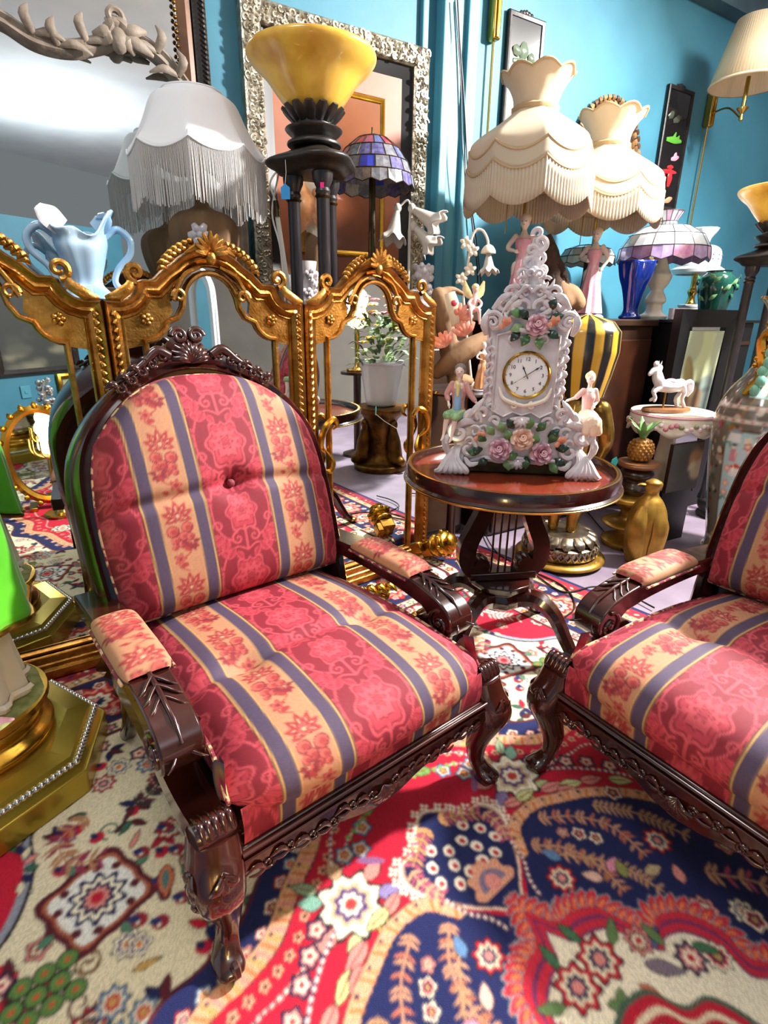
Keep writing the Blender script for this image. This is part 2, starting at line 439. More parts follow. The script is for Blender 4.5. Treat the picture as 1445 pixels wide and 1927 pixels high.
# ---- striped damask of the chairs: one repeat, half width (mirrored) 0 .. 0.1525, height 0.34
FW, FH = .1525, .34
def damask():
    G, M_, Lt = '#7d1024', '#ad2f40', '#bd4550'
    c = Canvas(0, 0, FW, FH, .00125, G)
    def P(fn, *a, **k):            # periodic along the length
        for d in (-FH, 0, FH): fn(d)
    for d in (-FH, 0, FH, FH * 2):
        for oy, sc, big in ((.095, 1.0, True), (.265, .8, False)):
            y = d + oy
            # ogee palmette on the centre line
            for k, (r, col) in enumerate(((.056, Lt), (.050, G), (.046, M_), (.033, G), (.030, Lt))):
                t = np.linspace(-PI / 2, PI / 2, 40); q = r * sc * (1 + .13 * np.cos(7 * t) - .12 * np.sin(t))
                c.poly(np.r_[np.c_[q * np.cos(t) * .85, y + q * np.sin(t) * 1.1], [[-.01, y + r * sc * 1.1], [-.01, y - r * sc * 1.1]]], col)
            c.rosette(0, y, .016 * sc, 6, [G, Lt, G, M_], lobed=.3)
            for an in (-60, -25, 10, 45, 75): c.leaf(.02 * sc * math.cos(math.radians(an)), y + .02 * sc * math.sin(math.radians(an)), math.radians(an), .022 * sc, .009, Lt)
            # stem and curls
            c.line([(0, y - .05 * sc), (0, y - .12 * sc)], .005, Lt)
            c.scroll(.022, y - .085 * sc, .016, PI * .5, -1.2, .0055, Lt); c.scroll(.05, y + .078 * sc, .017, PI * 1.1, 1.2, .005, M_)
            c.scroll(.066, y - .03, .013, 0, 1.3, .005, Lt)
            c.line(spline([(.0, y + .07 * sc), (.03, y + .082), (.062, y + .055), (.075, y + .0), (.06, y - .05), (.03, y - .075)]), .0042, Lt)
            for (lx, ly, an, ln, wd) in ((.06, y - .055, -.5, .036, .024), (.05, y - .06, -1.3, .034, .02), (.045, y + .062, .7, .034, .02), (.07, y + .03, .2, .02, .018), (.03, y - .1, -2.2, .026, .014), (.035, y - .09, -.9, .03, .018)):
                c.leaf(lx, ly, an, ln, wd, M_, Lt, .0018)
                c.line([(lx, ly), (lx + ln * .8 * math.cos(an), ly + ln * .8 * math.sin(an))], .0022, G)
            c.rosette(.074, y + .085, .011, 5, [Lt, G, M_], lobed=.3)
    # stripes
    gold, pur, tan = '#bf9350', '#483850', '#b07b5a'
    rib = lambda a, b, col: c.poly([(a, -1), (b, -1), (b, 2), (a, 2)], col)
    rib(.079, .0815, '#3a1a24'); rib(.0815, .0855, gold); rib(.0855, .112, pur); rib(.112, .1155, gold); rib(.1155, .1535, tan)
    return c
def damask_full():
    h = damask()
    # full repeat 0 .. 2*FW: centre red -> tan centre at FW (mirror), then florals on the tan band
    f = Canvas(0, 0, 2 * FW, FH, .00125, '#000000'); f.a = np.concatenate([h.a, h.a[:, ::-1]], 1); f.w = f.a.shape[1]
    br, dk, mid = '#98302e', '#7c1e28', '#b8564a'
    X = FW
    for oy, fl in ((.0, 1), (.17, -1)):
        for d in (-FH, 0, FH):
            y = d + oy + .085
            K = 1.22
            for an, ln in ((90, .03), (55, .029), (125, .029), (20, .026), (160, .026), (-20, .022), (200, .022)):
                a = math.radians(an); ln *= K; f.leaf(X + .006 * math.cos(a), y + .024 + .004 * math.sin(a), a, ln, .015, br, None)
                f.line([(X + .008 * math.cos(a), y + .024 + .006 * math.sin(a)), (X + ln * .7 * math.cos(a), y + .024 + ln * .7 * math.sin(a))], .0018, '#d0a27c')
            f.rosette(X, y + .026, .014, 6, [dk, mid, dk, '#d0a27c'], lobed=.25)
            for (dx, dy, r) in ((-.013, -.003, .014), (.014, -.008, .015), (-.005, -.022, .013), (.012, -.030, .011), (-.016, -.026, .010), (.002, -.040, .009), (.015, -.044, .008), (-.010, -.042, .008)):
                f.ell(X + fl * dx * K, y + dy, r, r * .95, dk); f.ell(X + fl * dx * K - .001, y + dy + .001, r * .78, r * .7, mid); f.ell(X + fl * dx * K + .002, y + dy - .001, r * .5, r * .45, br)
            for an in (-70, -110, -40, -140, 170, 10):
                a = math.radians(an); f.leaf(X - fl * .018 + .004 * math.cos(a), y - .040 + .004 * math.sin(a), a, .019, .010, dk)
            st = spline([(X + fl * .004, y - .048), (X - fl * .014, y - .060), (X + fl * .010, y - .076), (X + fl * .018, y - .090), (X - fl * .002, y - .104)]); f.line(st, .0028, br)
            f.rosette(X + fl * .013, y - .073, .012, 5, [br, mid, dk], lobed=.3); f.leaf(X - fl * .012, y - .06, 2.2, .018, .010, br); f.leaf(X + fl * .016, y - .088, -.3, .016, .009, br); f.leaf(X - fl * .004, y - .09, 2.8, .018, .010, br)
    f.blur(1); return f
FAB = damask_full()
def fabric_col(x, s):
    c = FAB.sample(A(x), A(s), wrap=True); return c * RNG.uniform(.90, 1.06, c.shape[:-1])[..., None]

# ---- Persian carpet: quarter design, a = across from the long axis, b = along from the centre
RUG_HA, RUG_HB = 1.32, 1.80
def rug_quarter():
    red, navy, cream, mar = '#b90a2e', '#10194e', '#ded3b4', '#541020'
    pink, org, sky, grn, gold, ink = '#d98a80', '#c8703a', '#5a7fa8', '#33614a', '#c39a52', '#1b1018'
    c = Canvas(-.02, -.02, RUG_HA + .02, RUG_HB + .02, .0024, cream)
    rg = random.Random(3)
    def flower(x, y, r, k=0, rot=0.0):
        pal = [('#f0e6cc', '#3a2a6a', '#e8dcc0', org), (pink, mar, cream, red), (navy, pink, '#f0e6cc', red), ('#f0e6cc', red, navy, gold), (red, cream, navy, pink), (sky, cream, red, gold)][k % 6]
        c.rosette(x, y, r, 8 if r > .02 else 5, pal, rot, .16, ink)
    def bracket(pts, wd, col, dots=None, dcol=None, n=10):
        s = spline(pts, n); c.line(s, wd, col)
        if dots:
            L_ = np.r_[0, np.cumsum(np.linalg.norm(np.diff(s, axis=0), axis=1))]
            for q in np.arange(dots / 2, L_[-1], dots):
                x = np.interp(q, L_, s[:, 0]); y = np.interp(q, L_, s[:, 1]); c.ell(x, y, dots * .27, dots * .27, dcol)
        return s
    def garland(pts, w=.03, cols=(org, pink, gold)):
        s = spline(pts, 10); L_ = np.r_[0, np.cumsum(np.linalg.norm(np.diff(s, axis=0), axis=1))]; k = 0
        c.line(s, w * 1.12, ink); c.line(s, w, '#d9a27c')
        for q in np.arange(0, L_[-1], .016):
            i = min(np.searchsorted(L_, q), len(s) - 2); d = unit(s[i + 1] - s[i]); n = A([-d[1], d[0]]); x = np.interp(q, L_, s[:, 0]); y = np.interp(q, L_, s[:, 1])
            c.line([(x - n[0] * w * .46, y - n[1] * w * .46), (x + n[0] * w * .3 + d[0] * .006, y + n[1] * w * .3 + d[1] * .006)], .0065, cols[k % len(cols)]); k += 1
            if k % 3 == 0: c.ell(x + n[0] * w * .2, y + n[1] * w * .2, .004, .004, navy)
    def fern(pts, n, ln, col, col2, wd=.008):
        s = spline(pts, 8); c.line(s, .0045, col)
        for q in np.linspace(0, len(s) - 2, n).astype(int):
            d = unit(s[q + 1] - s[q]); an = math.atan2(d[1], d[0])
            for sg in (-1, 1): c.leaf(s[q][0], s[q][1], an + sg * 1.05, ln, wd, col2 if (q // 2) % 2 else col)
    # --- cream field: scattered ornament
    for k in range(420):
        x, y = rg.uniform(.25, 1.1), rg.uniform(.1, 1.62); t = k % 5
        if t == 0: flower(x, y, rg.uniform(.014, .026), rg.randrange(6), rg.random())
        elif t == 1:
            for j in range(3): c.leaf(x, y, rg.random() * 6.28, .04, .016, rg.choice([mar, grn, navy, red]), ink, .0022)
        elif t == 2: c.ell(x, y, .016, .013, rg.choice([red, mar]), rg.random() * 3); c.ell(x + .004, y + .008, .01, .007, navy, 1)
        elif t == 3: c.scroll(x, y, .025, rg.random() * 6, 1.2, .006, rg.choice([mar, '#7a5a3a', grn]))
        else: c.leaf(x, y, rg.random() * 6.28, .05, .012, rg.choice([pink, gold, mar]), ink, .002)
    # --- red spandrels towards the corners
    sd_ = spline([(.70, 1.42), (.665, 1.30), (.72, 1.20), (.735, 1.09), (.79, .985), (.88, .93), (1.02, .90), (1.02, 1.5)], 8)
    c.poly(sd_ * 1.0 + [-.02, -.012], ink); c.poly(sd_ + [-.014, -.008], '#8d92a0'); c.poly(sd_, red)
    fern([(.80, 1.30), (.83, 1.18), (.90, 1.08)], 14, .04, '#e0b0a0', '#f0d8c8', .009); flower(.86, 1.2, .034, 0); flower(.80, 1.09, .02, 1); flower(.93, 1.02, .024, 3); flower(.78, 1.36, .026, 2); flower(.9, 1.34, .03, 5)
    for k in range(26): q = sd_[k]; c.leaf(q[0], q[1], k * .7, .03, .014, [navy, cream, pink, grn][k % 4], ink, .002)
    # --- star diamonds on the cream field
    for (x, y) in ((.63, .945), (.63, .42), (.95, 1.3)):
        for r, col in ((.125, mar), (.108, '#a65a3c'), (.098, '#e3e2dc')):
            t = np.linspace(0, 2 * PI, 96, endpoint=False); q = r * (.66 + .20 * np.abs(np.cos(2 * t)) ** 1.5 + .10 * np.cos(8 * t) * .5)
            c.poly(np.c_[x + q * np.cos(t + .5), y + q * np.sin(t + .5)], col)
        c.rosette(x, y, .05, 10, [navy, '#f0e6cc', navy, pink, red], 0, .16); 
        for k in range(4):
            for dd in (-.28, .28):
                a = .5 + k * PI / 2 + dd; c.ell(x + .068 * math.cos(a), y + .068 * math.sin(a), .009, .009, mar)
        for k in range(4): a = .5 + PI / 4 + k * PI / 2; c.leaf(x + .085 * math.cos(a), y + .085 * math.sin(a), a, .03, .018, '#4d7a62', ink, .002)
    # green berry cluster, tulip buds, ferns around the first diamond
    for i in range(3):
        for j in range(3): c.ell(.70 + i * .036 + (j % 2) * .018, .80 + j * .03, .019, .018, ink); c.ell(.70 + i * .036 + (j % 2) * .018, .80 + j * .03, .016, .015, '#58803e'); c.ell(.70 + i * .036 + (j % 2) * .018, .80 + j * .03, .0055, .005, '#c0552e')
    fern([(.60, 1.16), (.66, 1.13), (.655, 1.06), (.60, 1.03)], 16, .036, '#b07a58', '#8e2f4c', .009)
    fern([(.50, 1.12), (.44, 1.15), (.40, 1.20)], 12, .034, '#3a2a30', '#5d1b2a', .01)
    for (x, y) in ((.52, .90), (.50, .84), (.55, .82), (.47, .95), (.53, .99), (.47, 1.02), (.44, .89), (.58, .85)):
        c.ell(x, y, .0165, .0145, '#8e1a30', .6); c.ell(x + .007, y + .007, .011, .0075, '#1c2a66', .6); c.ell(x + .004, y - .004, .004, .004, cream)
    c.leaf(.50, .93, -1.2, .075, .03, '#c46a44', mar, .003); c.leaf(.505, .92, -1.2, .05, .015, '#4a7a78')
    # --- medallion outline: navy band with garland, red ground
    out = [(0, .93), (.10, .90), (.20, .86), (.27, .80), (.34, .755), (.42, .69), (.50, .665), (.585, .65), (.64, .56), (.70, .44), (.79, .36), (.80, .22), (.87, .10), (.90, -.1)]
    def band(scale, col):
        s = spline(out, 10) * scale; c.poly(np.r_[s, [[-.1, -.1], [-.1, s[0][1]]]], col)
    band(1.05, mar); band(1.04, navy); 
    s = spline(out, 10)
    for k in range(0, len(s) - 1, 5): flower(s[k][0] * .985, s[k][1] * .985, .014, k)
    garland(A(out) * .955, .034)
    band(.93, red)
    for k in range(0, len(s) - 1, 4): c.rosette(s[k][0] * .90, s[k][1] * .90, .0085, 5, ['#e6b08a', mar], 0, .3)
    bracket(A(out) * .855, .006, '#e8d2c4', .014, '#7b3a4a')
    # red ground ornament
    flower(.252, .618, .058, 0, .2); c.rosette(.252, .618, .05, 8, ['#efe6d0', '#c9b08a', '#5a3a7a', '#efe6d0', '#c43a3a'], .1, .13)
    for an, ln, col in ((40, .05, '#7fae9a'), (100, .05, '#c9a07a'), (160, .055, pink), (200, .05, '#8f7fb0'), (250, .05, gold), (300, .055, '#b7c08a'), (340, .05, pink)):
        a = math.radians(an); c.leaf(.252 + .056 * math.cos(a), .618 + .056 * math.sin(a), a, ln, .03, col, ink, .0028)
    for (x, y, k) in ((.33, .62, 2), (.365, .59, 2), (.40, .56, 2), (.44, .525, 2), (.475, .48, 2), (.51, .43, 2), (.165, .70, 5), (.20, .71, 5), (.13, .74, 5), (.55, .50, 3), (.60, .36, 0), (.62, .2, 1), (.64, .08, 4)):
        flower(x, y, .019 if k != 0 else .045, k)
    bracket([(.30, .60), (.37, .555), (.44, .49), (.50, .40), (.55, .28), (.58, .1)], .007, '#e6d6d0', .015, '#5b2a4a')
    bracket([(.07, .80), (.18, .78), (.235, .71)], .006, '#e6d6d0', .014, '#5b2a4a')
    for (x, y, a, ln, col) in ((.165, .575, -.3, .06, pink), (.20, .565, -.1, .06, '#c8cc8a'), (.27, .545, -.3, .065, pink), (.32, .525, -.5, .06, '#c8cc8a'), (.37, .50, -.5, .06, pink), (.29, .68, .9, .055, '#8fb088'), (.30, .52, -.5, .05, pink), (.11, .76, 2.6, .07, '#6f9a4e'), (.15, .80, 2.8, .05, '#6f9a4e'), (.43, .46, -.8, .06, '#c8cc8a')):
        c.leaf(x, y, a, ln, ln * .42, col, ink, .003); c.line([(x, y), (x + ln * .8 * math.cos(a), y + ln * .8 * math.sin(a))], .003, '#8a3a3a')
    for k in range(7): c.ell(.06 + k * .018, .775 - k * .006, .0075, .005, '#7fa24e', 1.2)
    c.ell(.165, .665, .03, .008, '#8a5a86', .7)
    # --- navy compartments
    N1 = spline([(-.06, .66), (0, .685), (.05, .655), (.075, .625), (.13, .615), (.148, .575), (.13, .53), (.085, .47), (.04, .43), (0, .40), (-.06, .42)], 8)
    c.poly(N1, '#e8dcc6')
    c.poly(A(N1) * [.94, .972] + [0, .014], '#b98f7a'); c.poly(A(N1) * [.90, .955] + [0, .022], navy)
    for k in range(2, len(N1) // 2 + 8, 4):
        c.rosette(N1[k][0] * 1.05, N1[k][1] + .008, .009, 4, ['#efe6d2'], 0, .35); c.ell(N1[k][0] * 1.05, N1[k][1] + .008, .0032, .0032, red)
    N2 = spline([(.095, .475), (.14, .535), (.215, .545), (.28, .52), (.37, .475), (.46, .39), (.51, .27), (.53, .10), (.53, -.08), (-.05, -.08), (-.05, .36), (.03, .405)], 8)
    c.poly(N2, navy); garland([(.10, .475), (.14, .525), (.215, .533), (.28, .508), (.365, .463), (.45, .38), (.498, .265), (.518, .10), (.518, -.08)], .026, ('#c9763e', '#d99a7c', '#c08a5a'))
    bracket([(.105, .515), (.09, .465), (.062, .425), (.05, .39)], .006, '#e8d2c4', .013, '#5b2a4a')
    # ornaments on the navy
    for (x, y) in ((.02, .575), (.05, .60), (.035, .545), (.075, .57), (.085, .535), (.02, .515), (.055, .51)):
        c.ell(x, y, .0115, .0135, '#efe6d2', .5); c.ell(x, y - .002, .006, .007, red)
    fern([(.02, .645), (.06, .625), (.105, .598)], 9, .026, '#c8905c', '#b9506a', .008); fern([(.115, .59), (.115, .545), (.10, .515)], 8, .022, '#d9a27c', '#b9506a', .007)
    t = np.linspace(-.3, PI + .3, 40); c.poly(np.c_[.0 + .05 * (1 + .12 * np.cos(9 * t)) * np.cos(t), .465 + .052 * (1 + .12 * np.cos(9 * t)) * np.sin(t)], '#d99a7c')
    t2 = np.linspace(0, PI, 20); c.poly(np.c_[.033 * np.cos(t2), .462 + .036 * np.sin(t2)], '#7a6a86'); c.ell(0, .47, .016, .018, pink)
    fern([(.13, .47), (.18, .42), (.20, .35), (.19, .29)], 15, .022, '#c08a68', '#b06a4a', .0065)
    fern([(.14, .44), (.23, .33), (.25, .24)], 14, .021, '#b98a62', '#c08f70', .006)
    fern([(.20, .50), (.27, .45), (.31, .38), (.30, .30)], 15, .024, '#c08a68', '#b8664a', .007); fern([(.33, .44), (.39, .36), (.42, .26)], 14, .024, '#b98a62', '#c08f70', .007); fern([(.36, .2), (.42, .12), (.44, .02)], 10, .03, '#d29a78', '#b9506a', .009); flower(.355, .30, .026, 4); flower(.40, .43, .018, 3); flower(.46, .2, .02, 1); flower(.33, .12, .022, 0); flower(.115, .385, .026, 4); flower(.235, .42, .014, 3); flower(.21, .445, .012, 1); flower(.255, .39, .013, 3); flower(.275, .17, .024, 1); flower(.33, .10, .02, 3)
    for (x, y, a, col) in ((.205, .33, .2, '#d78aa0'), (.22, .30, 1.0, '#8a8a4a'), (.18, .33, 2.2, '#d9b0a0'), (.26, .28, -.3, '#b7a07a'), (.30, .22, .9, pink), (.15, .41, 1.9, sky)):
        c.leaf(x, y, a, .042, .022, col, ink, .002)
    # --- jagged red edge and cream heart of the medallion
    H_ = [(-.02, .405), (0, .395), (.03, .345), (.07, .335), (.115, .31), (.135, .255), (.16, .215), (.19, .225), (.235, .20), (.26, .14), (.25, .08), (.29, .03), (.29, -.06), (-.05, -.06)]
    hs = spline(H_, 10)
    for k in range(2, len(hs) - 12, 3):
        d = unit(hs[k + 1] - hs[k]); n = A([-d[1], d[0]]); x, y = hs[k]; c.leaf(x - n[0] * -.0, y, math.atan2(n[1], n[0]) - .5, .04, .022, '#c02238', '#7fa0a0', .002); c.leaf(x, y, math.atan2(n[1], n[0]) - .5, .026, .008, '#e07a4a')
    c.poly(hs, '#c02238'); c.poly(hs * .95, '#6a2a5a'); c.poly(hs * .925, '#c02238'); c.poly(hs * .88, '#6a2a5a'); c.poly(hs * .862, '#e8dfc6')
    flower(.035, .255, .034, 4); flower(.12, .225, .022, 1); flower(.165, .15, .024, 2); flower(.205, .12, .022, 3)
    for (x, y, a, ln, col) in ((.035, .29, 1.7, .05, '#3d6b4a'), (.075, .25, .6, .055, '#5d7a4a'), (.02, .21, -2.4, .05, '#5d7a4a'), (.09, .20, -.9, .07, '#7a6a7a'), (.13, .20, .4, .045, '#4d5a86'), (.05, .19, -1.3, .05, '#c46a4a'), (.15, .19, 1.5, .05, '#5d7a4a'), (.19, .16, -1.0, .05, '#3d6b4a')):
        c.leaf(x, y, a, ln, ln * .36, col, ink, .002)
    H2 = spline([(-.05, .19), (0, .185), (.05, .17), (.075, .12), (.12, .10), (.14, .04), (.14, -.06), (-.05, -.06)], 8)
    c.poly(H2 * 1.06, '#3d5a4a'); c.poly(H2, '#b3122e'); c.poly(H2 * .9, cream); c.poly(H2 * .84, '#b3122e'); flower(0, .11, .03, 3); flower(.07, .05, .028, 0); flower(.0, .0, .06, 5)
    # --- borders near the edge of the carpet
    def inside(m): return RUG_HA - m, RUG_HB - m
    def rect(m, col):
        a, b = inside(m); X, Y = np.meshgrid(c.x0 + (np.arange(c.w) + .5) * c.res, c.y0 + (np.arange(c.h) + .5) * c.res)
        c.a[(X > a) | (Y > b)] = lin(col)
    rect(.40, mar); rect(.385, '#d8c6a0'); rect(.35, mar); rect(.342, navy); rect(.115, mar); rect(.108, '#c9a878'); rect(.075, '#8e1a2c'); rect(.02, navy)
    def run(m, step, fn):
        a, b = inside(m)
        for k, q in enumerate(np.arange(step / 2, b, step)): fn(a, q, k)
        for k, q in enumerate(np.arange(step / 2, a, step)): fn(q, b, k)
    run(.368, .045, lambda x, y, k: c.rosette(x, y, .013, 5, [[red, gold], [navy, pink], [grn, cream]][k % 3], 0, .25, ink))
    run(.228, .19, lambda x, y, k: (c.rosette(x, y, .085, 8, ['#a81830', '#d98a6a', '#a81830', cream, navy], k, .18, ink)))
    run(.228, .095, lambda x, y, k: k % 2 == 1 and (c.leaf(x, y, k, .06, .03, '#c46a44', cream, .002), c.leaf(x, y, k + 2.1, .06, .03, '#8fa08a', ink, .002), c.leaf(x, y, k + 4.2, .06, .03, pink, ink, .002)))
    run(.30, .06, lambda x, y, k: flower(x, y, .016, k)); run(.15, .06, lambda x, y, k: flower(x, y, .016, k + 2))
    run(.09, .04, lambda x, y, k: c.rosette(x, y, .012, 4, [[mar, cream], [navy, org]][k % 2], .4, .3))
    run(.047, .03, lambda x, y, k: c.leaf(x - .008, y - .008, k * .9, .02, .01, [cream, org, navy][k % 3]))
    return c
RUG_C = floor_at(195, 1690)[:2] + .62 * A([.76477, .64431]) + .945 * A([.64431, -.76477])   # centre of the medallion on the floor
RUG_U, RUG_V = A([.76477, .64431]), A([.64431, -.76477])
def build_rug():
    q = rug_quarter(); q.blur(1)
    def sheet(name, s, t, z, parent):
        Sg, Tg = np.meshgrid(s, t)
        col = q.sample(np.abs(Sg), np.abs(Tg)) * RNG.uniform(.86, 1.12, Sg.shape)[..., None]        # uneven wool knots
        P = RUG_C[None, None] + Sg[..., None] * RUG_U + Tg[..., None] * RUG_V
        return grid_obj(name, np.dstack([P, np.full(Sg.shape, z)])[::-1], 'rug', parent, col[::-1])
    r = thing('persian_rug', 'large red, navy and cream patterned wool carpet on the floor', 'rug', (RUG_C[0], RUG_C[1], 0))
    inv = np.array([-RUG_C[0], -RUG_C[1], 0])
    fine = sheet('patterned_pile', np.arange(-RUG_HA, RUG_HA + .001, .0036), np.arange(-RUG_HB, .08, .0036), .010, r)
    coarse = sheet('patterned_pile', np.arange(-RUG_HA, RUG_HA + .001, .016), np.arange(.076, RUG_HB, .016), .0099, r)
    for o in (fine, coarse): o.matrix_parent_inverse = Matrix.Translation(tuple(inv))
    # woven edge
    c4 = [RUG_C + a * RUG_HA * RUG_U + b * RUG_HB * RUG_V for a, b in ((-1, -1), (1, -1), (1, 1), (-1, 1))]
    e = part('bound_edge', prism([tuple(p) for p in c4], .001, .0095), 'dark_wood', r); e.matrix_parent_inverse = Matrix.Translation(tuple(inv))
    return r
# ------------------------------------------------------------------ the shop: floor, walls, ceiling
WALL_ANG = 31.7
WU = A([math.cos(math.radians(WALL_ANG)), math.sin(math.radians(WALL_ANG)), 0]); WN = A([WU[1], -WU[0], 0])   # along the wall, out of the wall
W0 = A([0.26, 3.25, 0])
CEIL = 3.04
def wall_pt(px, py, off=0.0):
    """point of the back wall (or off metres in front of it) seen at a photo position"""
    r = sight(px, py); c = A([0, 0, CAM_H]); P = W0 + WN * off
    return c + r * (np.dot(WN, P - c) / np.dot(WN, r))
def wall_uv(p): d = A(p) - W0; return d @ WU, p[2]
def wall_frame(p): return frame_matrix(p, WU, -WN, A([0, 0, 1]))      # local x along wall, y into wall, z up
def on_wall(u, z, off=0.0): return W0 + WU * u + WN * off + A([0, 0, z])
def wp(o, parent):
    """mesh given in world coordinates, parented"""
    o.parent = parent; o.matrix_parent_inverse = parent.matrix_basis.inverted(); return o

struct(part('floor', box((0.6, 1.0, -.02), (9.5, 10, .04)), 'concrete', None, smooth=False))
MW = wall_frame(W0)
struct(part('wall_back', box((0.9, .06, CEIL / 2), (9.5, .12, CEIL)), 'teal_wall', None, M=MW, smooth=False))
struct(part('ceiling', box((0.6, 1.0, CEIL + .03), (9.5, 10, .06)), 'white_ceiling', None, smooth=False))
struct(part('trim_1', box((0.9, -.05, CEIL - .065), (9.5, .10, .13)), 'dark_beam', None, M=MW, smooth=False))
# pilaster with round pipes on the wall
pu0, pu1 = wall_uv(wall_pt(812, 300))[0], wall_uv(wall_pt(872, 300))[0]
mb = MB().add(box(((pu0 + pu1) / 2, -.02, 1.75), (pu1 - pu0, .05, 3.5)))
mb.add(box((pu0 + .02, -.055, 1.75), (.05, .03, 3.5))).add(box((pu1 - .03, -.055, 1.75), (.07, .03, 3.5)))
struct(mb.build('trim_2', 'teal_trim', None, M=MW, smooth=False, bevel=.006))
su = wall_uv(wall_pt(795, 60))[0]
struct(MB().add(box((su, -.012, 2.2), (.035, .03, 2.6))).build('trim_3', 'teal_trim', None, M=MW, smooth=False, bevel=.006))
# side of the shop behind the viewer, seen only in the mirrors
struct(part('wall_front', box((-0.4, -2.06, 1.0), (6.0, .12, 2.0)), 'teal_wall', None, smooth=False))
struct(part('wall_left', box((-3.46, 0.0, 1.75), (.12, 4.0, 3.5)), 'pale_wall', None, smooth=False))
struct(part('wall_right', box((4.9, 0.5, 1.75), (.12, 8.0, 3.5)), 'brown_wall', None, smooth=False))
build_rug()

# ------------------------------------------------------------------ armchairs
CH = dict(w=.328, arm=.335)
def sq_ring(c, hx, hy, n=12, p=3.2):
    t = np.arange(n) * 2 * PI / n; cx, sx = np.cos(t), np.sin(t)
    return np.c_[c[0] + hx * np.sign(cx) * np.abs(cx) ** (2 / p), c[1] + hy * np.sign(sx) * np.abs(sx) ** (2 / p), np.full(n, c[2])]
def ribbon_poly(path, hw):
    p = A(path); t = np.gradient(p, axis=0); t /= np.linalg.norm(t, axis=1, keepdims=True); n = np.c_[-t[:, 1], t[:, 0]]; w = interp(hw, len(p))[:, None]
    return np.vstack([p + n * w, (p - n * w)[::-1]])
YZX = frame_matrix((0, 0, 0), (0, 1, 0), (0, 0, 1), (1, 0, 0))      # prism polygons drawn in (y, z), thickness along x
XZY = frame_matrix((0, 0, 0), (1, 0, 0), (0, 0, 1), (0, -1, 0))     # polygons in (x, z), thickness along -y
LEAN = math.radians(20); BO = A([0, .585, .36]); BL = A([0, math.sin(LEAN), math.cos(LEAN)]); BN = A([0, -math.cos(LEAN), math.sin(LEAN)])
def back_pt(x, q, n): return BO + A([x, 0, 0]) + BL * q + BN * n
MBACK = frame_matrix(BO, A([1, 0, 0]), -BN, BL)                       # local x, y = into the back, z = up the back

def carved_leaf(mb, base, direction, side, normal, ln, n=4, w=.012, M=None):
    """acanthus: a midrib with paired lobes"""
    d, s, nn = unit(direction), unit(side), unit(normal)
    base = A(base)
    for k in range(n):
        q = base + d * ln * k / n
        for sg in (-1, 1):
            L_ = ln * .42 * (1 - .45 * k / n)
            mb.add(blade([q, q + d * L_ * .45 + s * sg * L_ * .45 + nn * .006, q + d * L_ * .8 + s * sg * L_ * .85 + nn * .001], [w * .55, w, w * .25], .55, nn, 6), M)
    mb.add(blade([base, base + d * ln * .5 + nn * .005, base + d * ln * 1.05], [w * .8, w, w * .3], .7, nn, 6), M)

